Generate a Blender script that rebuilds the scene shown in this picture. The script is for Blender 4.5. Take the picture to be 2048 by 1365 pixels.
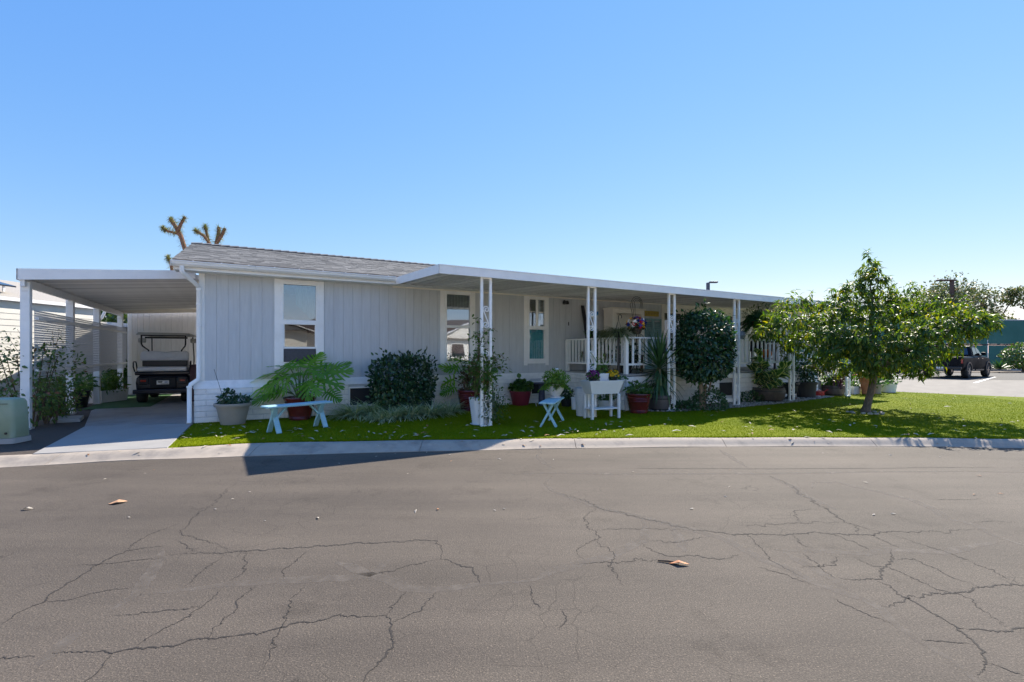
import bpy, math, random
import numpy as np
from mathutils import Vector, Matrix
rnd = random.Random(7)
nr = np.random.default_rng(11)
R = math.radians
scene = bpy.context.scene
for o in list(bpy.data.objects):
    bpy.data.objects.remove(o)

# ---------------------------------------------------------------- camera, sky, sun, exposure
EYE, F, HZ = 1.5, 958.0, 704.6            # eye height (m), focal length and horizon row of the 2048 px photo
cam = bpy.data.cameras.new('camera')
cam.sensor_width = 36.0
cam.lens = 36.0 * F / 2048.0
cam.shift_y = (HZ - 682.5) / 2048.0
cam.clip_start = 0.05
cam.clip_end = 3000
camo = bpy.data.objects.new('camera', cam)
scene.collection.objects.link(camo)
camo.location = (0, 0, EYE)
camo.rotation_euler = (R(90), 0, 0)
scene.camera = camo

SUN = Vector((1.903, 2.664, 3.04)).normalized()      # direction towards the sun
w = bpy.data.worlds.new('World')
scene.world = w
w.use_nodes = True
wn = w.node_tree
wn.nodes.clear()
sky = wn.nodes.new('ShaderNodeTexSky')
sky.sky_type = 'NISHITA'
sky.sun_disc = False
sky.sun_elevation = math.asin(SUN.z)
sky.sun_rotation = math.atan2(SUN.x, SUN.y)
sky.altitude = 0
sky.air_density = 1.0
sky.dust_density = 0.0
sky.ozone_density = 3.0
bg = wn.nodes.new('ShaderNodeBackground')
bg.inputs['Strength'].default_value = 0.092
wo = wn.nodes.new('ShaderNodeOutputWorld')
# film-like response of the whole sky, channel by channel (camera and light see the same sky)
sp = wn.nodes.new('ShaderNodeSeparateColor'); cb = wn.nodes.new('ShaderNodeCombineColor')
wn.links.new(sky.outputs[0], sp.inputs[0])
for ch, (pw, ml) in enumerate(((1.0, 0.130 / 0.222), (0.63, 0.234 / 0.222), (0.17, 0.652 / 0.222))):
    a_ = wn.nodes.new('ShaderNodeMath'); a_.operation = 'POWER'; a_.inputs[1].default_value = pw
    b_ = wn.nodes.new('ShaderNodeMath'); b_.operation = 'MULTIPLY'; b_.inputs[1].default_value = ml
    wn.links.new(sp.outputs[ch], a_.inputs[0]); wn.links.new(a_.outputs[0], b_.inputs[0]); wn.links.new(b_.outputs[0], cb.inputs[ch])
wn.links.new(cb.outputs[0], bg.inputs[0])
wn.links.new(bg.outputs[0], wo.inputs[0])

sl = bpy.data.lights.new('sun', 'SUN')
sl.energy = 3.3
sl.angle = R(0.5)
sl.color = (1.0, 0.92, 0.80)
so = bpy.data.objects.new('sun', sl)
scene.collection.objects.link(so)
so.location = (20, 27, 32)
so.rotation_euler = SUN.to_track_quat('Z', 'Y').to_euler()

scene.view_settings.view_transform = 'Standard'
scene.view_settings.look = 'None'
scene.view_settings.exposure = 1.5
scene.view_settings.gamma = 1.0
scene.view_settings.use_curve_mapping = False
scene.render.engine = 'CYCLES'
scene.cycles.max_bounces = 8
scene.cycles.transparent_max_bounces = 16

# ---------------------------------------------------------------- placing helpers
GZ = 0.10                                  # height of the lot above the road
def ground(px, py, z=GZ):                  # point of the level z that the photo shows at px, py
    y = F * (EYE - z) / (py - HZ)
    return Vector(((px - 1024) / F * y, y, z))
def zat(py, y):                            # height shown at row py, y metres away
    return EYE - (py - HZ) * y / F
TH = math.atan2(958, 1745)                 # the house stands turned by this angle
CT, ST = math.cos(TH), math.sin(TH)
OX, OY = -6.231, 9.386                     # front left corner of the house
def hw(u, v, z=0.0):                       # house frame -> world
    return Vector((OX + u * CT - v * ST, OY + u * ST + v * CT, z))
def toh(p):                                # world -> house frame
    a, b = p[0] - OX, p[1] - OY
    return a * CT + b * ST, -a * ST + b * CT
def wu(px, v):                             # u at column px on the plane v
    k = (px - 1024) / F
    a, b = OX - v * ST, OY + v * CT
    return (k * b - a) / (CT - k * ST)
def wz(px, py, v):
    u = wu(px, v)
    return zat(py, OY + u * ST + v * CT)

# ---------------------------------------------------------------- scene graph helpers
col = scene.collection
def tag(o, label=None, cat=None, group=None, kind=None):
    if label: o['label'] = label
    if cat: o['category'] = cat
    if group: o['group'] = group
    if kind: o['kind'] = kind
    return o
def thing(name, label, cat, loc=(0, 0, 0), rz=0.0, group=None):
    o = bpy.data.objects.new(name, None)
    o.empty_display_size = 0.1
    col.objects.link(o)
    o.location = loc
    o.rotation_euler = (0, 0, rz)
    return tag(o, label, cat, group)
def link(name, me, parent=None, loc=None, rot=None, scale=None):
    o = bpy.data.objects.new(name, me)
    col.objects.link(o)
    if parent: o.parent = parent
    if loc is not None: o.location = loc
    if rot is not None: o.rotation_euler = rot
    if scale is not None: o.scale = scale
    return o
def copy_tree(o, parent=None):
    c = o.copy()
    col.objects.link(c)
    c.parent = parent
    for ch in o.children:
        copy_tree(ch, c)
    return c

class MB:
    def __init__(s):
        s.v = []; s.f = []
    def add(s, vs, fs):
        n = len(s.v)
        s.v += [tuple(p) for p in vs]
        s.f += [tuple(i + n for i in f) for f in fs]
        return s
    def box(s, x0, x1, y0, y1, z0, z1):
        return s.add([(x0,y0,z0),(x1,y0,z0),(x1,y1,z0),(x0,y1,z0),(x0,y0,z1),(x1,y0,z1),(x1,y1,z1),(x0,y1,z1)],
                     [(0,3,2,1),(4,5,6,7),(0,1,5,4),(1,2,6,5),(2,3,7,6),(3,0,4,7)])
    def rbox(s, x0, x1, y0, y1, z0, z1, c):      # box whose front (-y) edges are chamfered
        vs = [(x0,y0+c,z0),(x1,y0+c,z0),(x1,y0+c,z1),(x0,y0+c,z1),(x0+c,y0,z0+c),(x1-c,y0,z0+c),(x1-c,y0,z1-c),(x0+c,y0,z1-c),
              (x0,y1,z0),(x1,y1,z0),(x1,y1,z1),(x0,y1,z1)]
        return s.add(vs, [(4,5,6,7),(0,1,5,4),(1,2,6,5),(2,3,7,6),(3,0,4,7),(8,9,1,0),(9,10,2,1),(10,11,3,2),(11,8,0,3),(11,10,9,8)])
    def bar(s, p, q, w, h, up=(0, 0, 1)):
        p, q = Vector(p), Vector(q)
        d = (q - p).normalized()
        x = d.cross(Vector(up))
        if x.length < 1e-4: x = d.cross(Vector((0, 1, 0)))
        x.normalize()
        y = x.cross(d)
        vs = []
        for c in (p, q):
            for a, b in ((-1,-1),(1,-1),(1,1),(-1,1)):
                vs.append(c + x * (a * w / 2) + y * (b * h / 2))
        return s.add(vs, [(3,2,1,0),(4,5,6,7),(0,1,5,4),(1,2,6,5),(2,3,7,6),(3,0,4,7)])
    def tube(s, pts, r, n=6, cap=True):
        pts = [Vector(p) for p in pts]
        m = len(pts)
        rs = r if isinstance(r, (list, tuple)) else [r] * m
        base = len(s.v)
        ref = None
        for i, p in enumerate(pts):
            d = (pts[min(i+1, m-1)] - pts[max(i-1, 0)])
            if d.length < 1e-9: d = Vector((0, 0, 1))
            d.normalize()
            if ref is None:
                ref = d.orthogonal().normalized()
            else:
                ref = (ref - d * ref.dot(d))
                if ref.length < 1e-6: ref = d.orthogonal()
                ref.normalize()
            b = d.cross(ref)
            for k in range(n):
                a = 2 * math.pi * k / n
                s.v.append(tuple(p + (ref * math.cos(a) + b * math.sin(a)) * rs[i]))
        for i in range(m - 1):
            for k in range(n):
                a = base + i*n + k; b2 = base + i*n + (k+1) % n
                s.f.append((a, b2, b2 + n, a + n))
        if cap:
            s.f.append(tuple(base + k for k in range(n))[::-1])
            s.f.append(tuple(base + (m-1)*n + k for k in range(n)))
        return s
    def lathe(s, prof, n=24, c=(0, 0, 0), cap=True, sq=0.0):
        base = len(s.v)
        for r, z in prof:
            for k in range(n):
                a = 2 * math.pi * k / n
                s.v.append((c[0] + r * math.cos(a), c[1] + r * math.sin(a), c[2] + z))
        for i in range(len(prof) - 1):
            for k in range(n):
                a = base + i*n + k; b = base + i*n + (k+1) % n
                s.f.append((a, b, b + n, a + n))
        if cap:
            s.f.append(tuple(base + k for k in range(n))[::-1])
            s.f.append(tuple(base + (len(prof)-1)*n + k for k in range(n)))
        return s
    def prism(s, poly, z0, z1):
        n = len(poly); base = len(s.v)
        s.v += [(p[0], p[1], z0) for p in poly] + [(p[0], p[1], z1) for p in poly]
        s.f.append(tuple(base + i for i in range(n))[::-1])
        s.f.append(tuple(base + n + i for i in range(n)))
        for i in range(n):
            j = (i + 1) % n
            s.f.append((base+i, base+j, base+n+j, base+n+i))
        return s
    def loft(s, rings, close=True, cap=True):    # rings: lists of points, same length
        base = len(s.v); n = len(rings[0])
        for r in rings: s.v += [tuple(p) for p in r]
        for i in range(len(rings) - 1):
            for k in range(n if close else n - 1):
                a = base + i*n + k; b = base + i*n + (k+1) % n
                s.f.append((a, b, b + n, a + n))
        if cap:
            s.f.append(tuple(base + k for k in range(n))[::-1])
            s.f.append(tuple(base + (len(rings)-1)*n + k for k in range(n)))
        return s
    def mesh(s, name, mat, smooth=False, angle=40):
        me = bpy.data.meshes.new(name)
        me.from_pydata(s.v, [], s.f)
        if mat: me.materials.append(mat)
        if smooth:
            me.polygons.foreach_set('use_smooth', [True] * len(me.polygons))
            me.set_sharp_from_angle(angle=R(angle))
        me.update()
        return me
    def build(s, name, mat, parent=None, smooth=False, angle=40, loc=None, rot=None):
        return link(name, s.mesh(name, mat, smooth, angle), parent, loc, rot)

def bevel(o, wd=0.006, seg=2):
    m = o.modifiers.new('bevel', 'BEVEL')
    m.width = wd; m.segments = seg; m.limit_method = 'ANGLE'
    return o

# ---------------------------------------------------------------- materials
def nt(name):
    m = bpy.data.materials.new(name)
    m.use_nodes = True
    t = m.node_tree
    t.nodes.clear()
    out = t.nodes.new('ShaderNodeOutputMaterial')
    p = t.nodes.new('ShaderNodeBsdfPrincipled')
    t.links.new(p.outputs[0], out.inputs[0])
    return m, t, p, out
def node(t, kind, **kw):
    n = t.nodes.new(kind)
    for k, v in kw.items():
        if k.startswith('i_'):
            n.inputs[k[2:]].default_value = v
        else:
            setattr(n, k, v)
    return n
def rgb(c): return (c[0], c[1], c[2], 1.0)
def ramp(t, src, stops):
    r = t.nodes.new('ShaderNodeValToRGB')
    e = r.color_ramp.elements
    while len(e) < len(stops): e.new(0.5)
    for k, (p, c) in enumerate(stops):
        e[k].position = p
        e[k].color = rgb(c) if len(c) == 3 else c
    t.links.new(src, r.inputs[0])
    return r
def mixc(t, fac, a, b, mode='MIX'):
    m = t.nodes.new('ShaderNodeMix')
    m.data_type = 'RGBA'; m.blend_type = mode
    for sock, val in ((m.inputs[0], fac), (m.inputs[6], a), (m.inputs[7], b)):
        if hasattr(val, 'links'): t.links.new(val, sock)
        elif isinstance(val, (int, float)): sock.default_value = val
        else: sock.default_value = rgb(val)
    return m.outputs[2]
def coords(t, kind='Object', scale=(1, 1, 1)):
    c = t.nodes.new('ShaderNodeTexCoord')
    mp = t.nodes.new('ShaderNodeMapping')
    mp.inputs['Scale'].default_value = scale
    t.links.new(c.outputs[kind], mp.inputs[0])
    return mp.outputs[0]
def noise(t, vec, scale, detail=4, rough=0.6):
    n = t.nodes.new('ShaderNodeTexNoise')
    n.inputs['Scale'].default_value = scale
    n.inputs['Detail'].default_value = detail
    n.inputs['Roughness'].default_value = rough
    t.links.new(vec, n.inputs['Vector'])
    return n.outputs[0]
def bump(t, p, h, strength=0.3, dist=0.01):
    b = t.nodes.new('ShaderNodeBump')
    b.inputs['Strength'].default_value = strength
    b.inputs['Distance'].default_value = dist
    t.links.new(h, b.inputs['Height'])
    t.links.new(b.outputs[0], p.inputs['Normal'])
def geo_island(t):
    g = t.nodes.new('ShaderNodeNewGeometry')
    return g.outputs['Random Per Island']
def obj_rand(t):
    g = t.nodes.new('ShaderNodeObjectInfo')
    return g.outputs['Random']

def M(name, c, rough=0.6, var=0.08, scale=6, bmp=0.0, bscale=80, metal=0.0, stretch=(1, 1, 1), coat=0.0, dirt=None, dscale=2.5, damt=0.4, orand=0.0, spec=0.5):
    m, t, p, out = nt(name)
    v = coords(t, 'Object', stretch)
    n1 = noise(t, v, scale, 5)
    hi = tuple(min(1, x * (1 + var)) for x in c); lo = tuple(x * (1 - var) for x in c)
    cc = ramp(t, n1, [(0.3, lo), (0.7, hi)]).outputs[0]
    if dirt is not None:
        n2 = noise(t, v, dscale, 6, 0.7)
        fac = ramp(t, n2, [(0.48, (0, 0, 0)), (0.75, (damt, damt, damt))]).outputs[0]
        cc = mixc(t, fac, cc, dirt)
    if orand:
        f = ramp(t, obj_rand(t), [(0, (1 - orand,) * 3), (1, (1 + orand,) * 3)]).outputs[0]
        cc = mixc(t, 1.0, cc, f, 'MULTIPLY')
    t.links.new(cc, p.inputs['Base Color'])
    rr = ramp(t, n1, [(0.2, (rough * 0.85,) * 3), (0.8, (min(1, rough * 1.15),) * 3)]).outputs[0]
    t.links.new(rr, p.inputs['Roughness'])
    p.inputs['Metallic'].default_value = metal
    p.inputs['Coat Weight'].default_value = coat
    p.inputs['Specular IOR Level'].default_value = spec
    if bmp: bump(t, p, noise(t, v, bscale, 3), bmp, 0.004)
    return m
def leafmat(name, c1, c2, rough=0.35, trans=0.3, tint=(1.5, 1.9, 0.6), edge=None, obj=False, spec=0.5, c3=None):
    m, t, p, out = nt(name)
    rv = obj_rand(t) if obj else geo_island(t)
    st = [(0.0, c1), (1.0, c2)] if c3 is None else [(0.0, c1), (0.88, c2), (0.93, c3), (1.0, c3)]
    cc = ramp(t, rv, st).outputs[0]
    if edge is not None:                    # variegated rim: painted on the leaf by its own width coordinate
        at = node(t, 'ShaderNodeAttribute', attribute_name='rim')
        v = coords(t, 'Object')
        nz = noise(t, v, 30, 3)
        ad = node(t, 'ShaderNodeMath', operation='ADD'); t.links.new(at.outputs['Fac'], ad.inputs[0])
        sc = node(t, 'ShaderNodeMath', operation='MULTIPLY_ADD'); t.links.new(nz, sc.inputs[0]); sc.inputs[1].default_value = 0.5; sc.inputs[2].default_value = -0.25
        t.links.new(sc.outputs[0], ad.inputs[1])
        fac = ramp(t, ad.outputs[0], [(0.60, (0, 0, 0)), (0.72, (1, 1, 1))]).outputs[0]
        cc = mixc(t, fac, cc, edge)
    t.links.new(cc, p.inputs['Base Color'])
    p.inputs['Roughness'].default_value = rough
    p.inputs['Specular IOR Level'].default_value = spec
    tr = t.nodes.new('ShaderNodeBsdfTranslucent')
    t.links.new(mixc(t, 1.0, cc, tint, 'MULTIPLY'), tr.inputs[0])
    mx = t.nodes.new('ShaderNodeMixShader')
    mx.inputs[0].default_value = trans
    t.links.new(p.outputs[0], mx.inputs[1]); t.links.new(tr.outputs[0], mx.inputs[2])
    t.links.new(mx.outputs[0], out.inputs[0])
    return m
def glassmat(name, refl=0.25, tint=(0.8, 0.85, 0.88)):
    m, t, p, out = nt(name)
    t.nodes.remove(p)
    tr = node(t, 'ShaderNodeBsdfTransparent'); tr.inputs[0].default_value = rgb(tint)
    gl = node(t, 'ShaderNodeBsdfGlossy'); gl.inputs[1].default_value = 0.015; gl.inputs[0].default_value = (1, 1, 1, 1)
    v = coords(t, 'Object')
    bp = t.nodes.new('ShaderNodeBump'); bp.inputs['Strength'].default_value = 0.05; bp.inputs['Distance'].default_value = 0.02
    t.links.new(noise(t, v, 1.8, 1), bp.inputs['Height']); t.links.new(bp.outputs[0], gl.inputs['Normal'])
    lw = node(t, 'ShaderNodeLayerWeight'); lw.inputs[0].default_value = 0.35
    ma = node(t, 'ShaderNodeMath', operation='MULTIPLY_ADD'); t.links.new(lw.outputs['Fresnel'], ma.inputs[0]); ma.inputs[1].default_value = 1.0 - refl; ma.inputs[2].default_value = refl
    mx = node(t, 'ShaderNodeMixShader')
    t.links.new(ma.outputs[0], mx.inputs[0]); t.links.new(tr.outputs[0], mx.inputs[1]); t.links.new(gl.outputs[0], mx.inputs[2])
    t.links.new(mx.outputs[0], out.inputs[0])
    return m

WHITE = M('white_paint', (0.94, 0.925, 0.90), 0.45, 0.03, 4, dirt=(0.62, 0.61, 0.58), dscale=3, damt=0.25)
ALU = M('white_aluminium', (0.90, 0.875, 0.845), 0.35, 0.03, 3, dirt=(0.55, 0.55, 0.54), dscale=2.2, damt=0.25)
PAN = M('white_roof_pan', (0.84, 0.82, 0.79), 0.45, 0.06, 5, dirt=(0.62, 0.60, 0.57), damt=0.35, orand=0.16)  # tint varies per pan to paint the striping that rib shading would give
CREAM = M('cream_trim', (0.90, 0.84, 0.74), 0.5, 0.04, 4, dirt=(0.6, 0.56, 0.48), damt=0.25)
SIDING = M('grey_siding', (0.60, 0.615, 0.63), 0.65, 0.05, 5, bmp=0.25, bscale=60, stretch=(6, 6, 0.6), dirt=(0.46, 0.47, 0.485), dscale=1.2, damt=0.5, orand=0.03)
BEIGES = M('beige_siding', (0.88, 0.85, 0.82), 0.65, 0.05, 5, bmp=0.2, bscale=60, stretch=(6, 6, 0.6), orand=0.03)
BRICK = M('white_painted_block', (0.90, 0.875, 0.845), 0.6, 0.06, 7, bmp=0.6, bscale=28, dirt=(0.52, 0.52, 0.53), dscale=6, damt=0.4, orand=0.05)
MORTAR = M('white_painted_mortar', (0.60, 0.61, 0.63), 0.8, 0.08, 9, bmp=0.5, bscale=60)
DARK = M('dark_void', (0.015, 0.016, 0.02), 0.7, 0.2, 5)
BLACKM = M('black_metal', (0.018, 0.018, 0.02), 0.4, 0.2, 8)
CONC = M('pale_concrete', (0.40, 0.385, 0.36), 0.85, 0.10, 3, bmp=0.35, bscale=150, dirt=(0.27, 0.255, 0.24), dscale=1.6, damt=0.5)
WOODB = M('brown_wood', (0.16, 0.10, 0.06), 0.7, 0.25, 12, bmp=0.4, bscale=40, stretch=(8, 8, 1))
GLASS = glassmat('window_glass', 0.17)
GLASSC = glassmat('clear_glass', 0.06, (0.92, 0.94, 0.95))
GLASSD = glassmat('door_glass', 0.10, (0.45, 0.5, 0.55))
SOIL = M('potting_soil', (0.045, 0.032, 0.024), 0.95, 0.4, 40, bmp=0.8, bscale=90)
BARK = M('grey_bark', (0.145, 0.115, 0.092), 0.9, 0.45, 18, bmp=1.0, bscale=26, stretch=(3, 3, 0.8))
STEM = M('green_stem', (0.10, 0.15, 0.045), 0.5, 0.2, 12)
TWIG = M('brown_twig', (0.12, 0.08, 0.05), 0.8, 0.25, 14)

# ---------------------------------------------------------------- foliage helpers
def tmpl(prof, droop=0.0, fold=0.1, curl=0.0):
    """leaf along +Y, face +Z: prof = [(t, half width)], returns verts, tris and rim values"""
    vs, fs, rim = [], [], []
    for t, hw_ in prof:
        z = -droop * t * t
        y = t - 0.25 * droop * t * t
        vs += [(-hw_, y, z + fold * hw_), (0, y, z), (hw_, y, z + fold * hw_)]
        rim += [1.0, 0.0, 1.0]
    for i in range(len(prof) - 1):
        a = 3 * i
        for k in (0, 1):
            fs += [(a+k, a+k+1, a+k+4), (a+k, a+k+4, a+k+3)]
    return np.array(vs, dtype=np.float64), np.array(fs, dtype=np.int64), np.array(rim)
OVAL = tmpl([(0, 0.02), (0.3, 0.25), (0.65, 0.22), (1, 0.02)], 0.12, 0.25)
OVALS = tmpl([(0, 0.03), (0.5, 0.30), (1, 0.03)], 0.1, 0.25)
LANCE = tmpl([(0, 0.02), (0.25, 0.11), (0.6, 0.10), (0.85, 0.05), (1, 0.006)], 0.5, 0.35)
BLADE = tmpl([(0, 0.016), (0.4, 0.020), (0.75, 0.014), (1, 0.003)], 0.75, 0.3)
SWORD = tmpl([(0, 0.03), (0.3, 0.042), (0.65, 0.032), (1, 0.003)], 0.10, 0.5)
SWORDD = tmpl([(0, 0.03), (0.3, 0.042), (0.65, 0.032), (1, 0.003)], 0.75, 0.5)
ROUND = tmpl([(0, 0.05), (0.2, 0.34), (0.5, 0.45), (0.8, 0.33), (1, 0.04)], 0.2, 0.15)
RUBBER = tmpl([(0, 0.02), (0.12, 0.14), (0.35, 0.26), (0.6, 0.26), (0.85, 0.14), (1, 0.01)], 0.22, 0.3)

def frames(d, up):
    d = d / (np.linalg.norm(d, axis=1, keepdims=True) + 1e-9)
    x = np.cross(d, up)
    ln = np.linalg.norm(x, axis=1, keepdims=True)
    bad = ln[:, 0] < 1e-3
    x[bad] = np.cross(d[bad], np.array([[1.0, 0.3, 0.2]]))
    x /= (np.linalg.norm(x, axis=1, keepdims=True) + 1e-9)
    n = np.cross(x, d)
    return x, d, n
def np_mesh(name, co, tris, mat, rim=None, smooth=False):
    me = bpy.data.meshes.new(name)
    me.vertices.add(len(co))
    me.vertices.foreach_set('co', np.ascontiguousarray(co, dtype=np.float32).ravel())
    nf = len(tris); k = tris.shape[1]
    me.loops.add(nf * k)
    me.loops.foreach_set('vertex_index', np.ascontiguousarray(tris, dtype=np.int32).ravel())
    me.polygons.add(nf)
    me.polygons.foreach_set('loop_start', np.arange(0, nf * k, k, dtype=np.int32))
    if smooth: me.polygons.foreach_set('use_smooth', np.ones(nf, dtype=bool))
    if rim is not None:
        at = me.attributes.new('rim', 'FLOAT', 'POINT')
        at.data.foreach_set('value', np.ascontiguousarray(rim, dtype=np.float32))
    me.materials.append(mat)
    me.update(calc_edges=True)
    return me
def leaves(name, mat, tp, pos, d, up, size, parent=None, smooth=False, wid=None):
    vs, fs, rim = tp
    pos = np.asarray(pos, dtype=np.float64); d = np.asarray(d, dtype=np.float64); up = np.asarray(up, dtype=np.float64)
    size = np.asarray(size, dtype=np.float64)
    x, y, n = frames(d, up)
    wd = size if wid is None else size * wid
    co = (pos[:, None, :] + vs[None, :, 0:1] * (x * wd[:, None])[:, None, :] + vs[None, :, 1:2] * (y * size[:, None])[:, None, :]
          + vs[None, :, 2:3] * (n * size[:, None])[:, None, :])
    N, k = len(pos), len(vs)
    tr = (fs[None] + (np.arange(N) * k)[:, None, None]).reshape(-1, 3)
    me = np_mesh(name, co.reshape(-1, 3), tr, mat, np.tile(rim, N), smooth)
    o = link(name, me, parent)
    if parent and N > 20: o['kind'] = 'stuff'
    return o
def leaf_parts(name, mat, tp, pos, d, up, size, parent, me=None, smooth=True):
    """each leaf an object of its own, sharing one mesh"""
    if me is None: me = np_mesh(name, tp[0], tp[1], mat, tp[2], smooth)
    x, y, n = frames(np.asarray(d, float), np.asarray(up, float))
    for i in range(len(pos)):
        o = bpy.data.objects.new(name, me)
        col.objects.link(o)
        o.parent = parent
        s = size[i]
        o.matrix_local = Matrix(((x[i][0]*s, y[i][0]*s, n[i][0]*s, pos[i][0]), (x[i][1]*s, y[i][1]*s, n[i][1]*s, pos[i][1]), (x[i][2]*s, y[i][2]*s, n[i][2]*s, pos[i][2]), (0, 0, 0, 1)))
    return me
def unit(n):
    v = nr.normal(size=(n, 3))
    return v / np.linalg.norm(v, axis=1, keepdims=True)
def lumps(p, n=5, amp=0.12, seed=0):         # smooth lumpy radius factor for directions p
    g = np.random.default_rng(seed)
    s = np.ones(len(p))
    for k in range(n):
        a = g.normal(size=3) * (2.0 + k)
        s += amp / (1 + 0.4 * k) * np.sin(p @ a + g.uniform(0, 6.28))
    return s
def shrub_leaves(name, mat, c, r, n, size, parent, tp=OVAL, power=2.0, shell=0.35, seed=1, zmin=None, amp=0.08, droop=0.3):
    """leaves through the outer volume of a lumpy super-ellipsoid"""
    d = unit(n)
    k = (np.abs(d[:, 0])**power + np.abs(d[:, 1])**power + np.abs(d[:, 2])**power) ** (-1.0 / power)
    rad = k * lumps(d, 6, amp, seed) * (1 - shell * nr.random(n)**1.6)
    p = d * rad[:, None] * np.array(r) + np.array(c)
    dd = d + 0.9 * unit(n) - np.array([0, 0, droop])
    up = d + 0.7 * unit(n) + np.array([0, 0, 0.6])
    sz = size * (0.7 + 0.6 * nr.random(n))
    if zmin is not None:
        ok = p[:, 2] > zmin
        p, dd, up, sz = p[ok], dd[ok], up[ok], sz[ok]
    return leaves(name, mat, tp, p, dd, up, sz, parent)

# ================================================================ SETTING
def asphalt(name, c, crackv=True):
    m, t, p, out = nt(name)
    v = coords(t, 'Object')
    big = noise(t, v, 0.35, 5, 0.6)
    vs = coords(t, 'Object', (0.25, 2.2, 1))
    streak = noise(t, vs, 0.8, 5, 0.65)
    fine = noise(t, v, 110, 2, 0.7)
    mid = noise(t, v, 26, 4, 0.75)
    a = ramp(t, big, [(0.3, tuple(x * 0.78 for x in c)), (0.7, tuple(x * 1.18 for x in c))]).outputs[0]
    a = mixc(t, 1.0, a, ramp(t, streak, [(0.3, (0.80, 0.80, 0.81)), (0.7, (1.14, 1.14, 1.13))]).outputs[0], 'MULTIPLY')
    a = mixc(t, 1.0, a, ramp(t, mid, [(0.25, (0.88,) * 3), (0.75, (1.12,) * 3)]).outputs[0], 'MULTIPLY')
    a = mixc(t, 1.0, a, ramp(t, fine, [(0.3, (0.58,) * 3), (0.60, (1.05,) * 3), (0.72, (2.3, 2.2, 2.05))]).outputs[0], 'MULTIPLY')
    if crackv:
        vo = node(t, 'ShaderNodeTexVoronoi', feature='DISTANCE_TO_EDGE'); vo.inputs['Scale'].default_value = 4.2
        wob = mixc(t, 0.12, v, node_out_noise_color(t, v, 3.0))
        t.links.new(wob, vo.inputs['Vector'])
        ck = ramp(t, vo.outputs[0], [(0.0, (1, 1, 1)), (0.012, (0, 0, 0))]).outputs[0]
        where = ramp(t, noise(t, v, 0.55, 3), [(0.43, (0, 0, 0)), (0.60, (0.8, 0.8, 0.8))]).outputs[0]
        a = mixc(t, mixc(t, 1.0, ck, where, 'MULTIPLY'), a, tuple(x * 0.3 for x in c))
    st = ramp(t, noise(t, v, 1.3, 6, 0.75), [(0.56, (1, 1, 1)), (0.70, (0.72, 0.71, 0.70)), (0.8, (0.6, 0.6, 0.6))]).outputs[0]
    a = mixc(t, 1.0, a, st, 'MULTIPLY')
    t.links.new(a, p.inputs['Base Color'])
    p.inputs['Roughness'].default_value = 0.8
    p.inputs['Specular IOR Level'].default_value = 0.3
    bump(t, p, noise(t, v, 95, 3, 0.8), 0.8, 0.008)
    return m
def node_out_noise_color(t, v, s):
    n = t.nodes.new('ShaderNodeTexNoise'); n.inputs['Scale'].default_value = s
    t.links.new(v, n.inputs['Vector'])
    return n.outputs['Color']
ASPH = asphalt('worn_asphalt', (0.116, 0.095, 0.075))
ASPH2 = asphalt('parking_asphalt', (0.070, 0.067, 0.063), False)
STREET = M('concrete_street', (0.175, 0.155, 0.13), 0.85, 0.08, 2, bmp=0.3, bscale=120, dirt=(0.2, 0.18, 0.16), dscale=0.8)
CURB = M('curb_concrete', (0.40, 0.335, 0.265), 0.9, 0.10, 5, bmp=0.5, bscale=110, dirt=(0.17, 0.155, 0.14), dscale=2.6, damt=0.75)
MULCH = M('dark_mulch', (0.060, 0.046, 0.036), 0.95, 0.45, 30, bmp=1.0, bscale=70)

MB().add([(-900,-900,-0.06),(900,-900,-0.06),(900,900,-0.06),(-900,900,-0.06)], [(0,1,2,3)])
g = MB(); g.add([(-900,-900,-0.06),(900,-900,-0.06),(900,900,-0.06),(-900,900,-0.06)], [(0,1,2,3)])
tag(g.build('ground', MULCH), kind='structure')
g = MB(); g.add([(-60,-14,0),(60,-14,0),(60,60,0),(-60,60,0)], [(0,1,2,3)])
road = tag(g.build('road', ASPH), kind='structure')

# curb line: inner edge (lawn side) and outer edge (road side)
inn = [ground(px, py) for px, py in ((0,911.7),(150,905),(333,897),(480,888),(600,885),(700,883.3),(850,881),(1000,879.3),(1100,878),(1300,876.3),(1500,875.6),(1700,875.8),(1900,877),(2048,879))]
out_ = [ground(px, py, 0) for px, py in ((0,936),(150,928),(240,922),(480,914),(600,910),(700,907),(900,902.5),(1100,898),(1300,895.2),(1500,893.6),(1700,893.2),(1900,894.5),(2048,897))]
inn = [Vector((-26, 0.6, GZ)), Vector((-14, 4.5, GZ))] + inn + [Vector((11.0, 7.75, GZ)), Vector((14, 8.2, GZ)), Vector((16.2, 9.6, GZ))]
out_ = [Vector((-26, 0.1, 0)), Vector((-14, 4.1, 0))] + out_ + [Vector((11.0, 7.3, 0)), Vector((14.2, 7.75, 0)), Vector((16.6, 9.2, 0))]
def arc(pts):
    a = np.array([tuple(p) for p in pts])
    s = np.concatenate([[0], np.cumsum(np.linalg.norm(np.diff(a[:, :2], axis=0), axis=1))])
    return a, s / s[-1], s[-1]
ia, isx, il = arc(inn); oa, osx, ol = arc(out_)
def curvat(a, x, X):                        # point of a curb edge at world X
    return np.array([X, np.interp(X, a[:, 0], a[:, 1])])
curb = thing('curb', None, None)
tag(curb, kind='structure')
xs = list(np.arange(-26, 16.2, 0.2))
edges = [-26.0]
while edges[-1] < 16.0:
    edges.append(edges[-1] + (2.4 if edges[-1] > -12 else 5))
edges[-1] = 16.2
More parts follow.
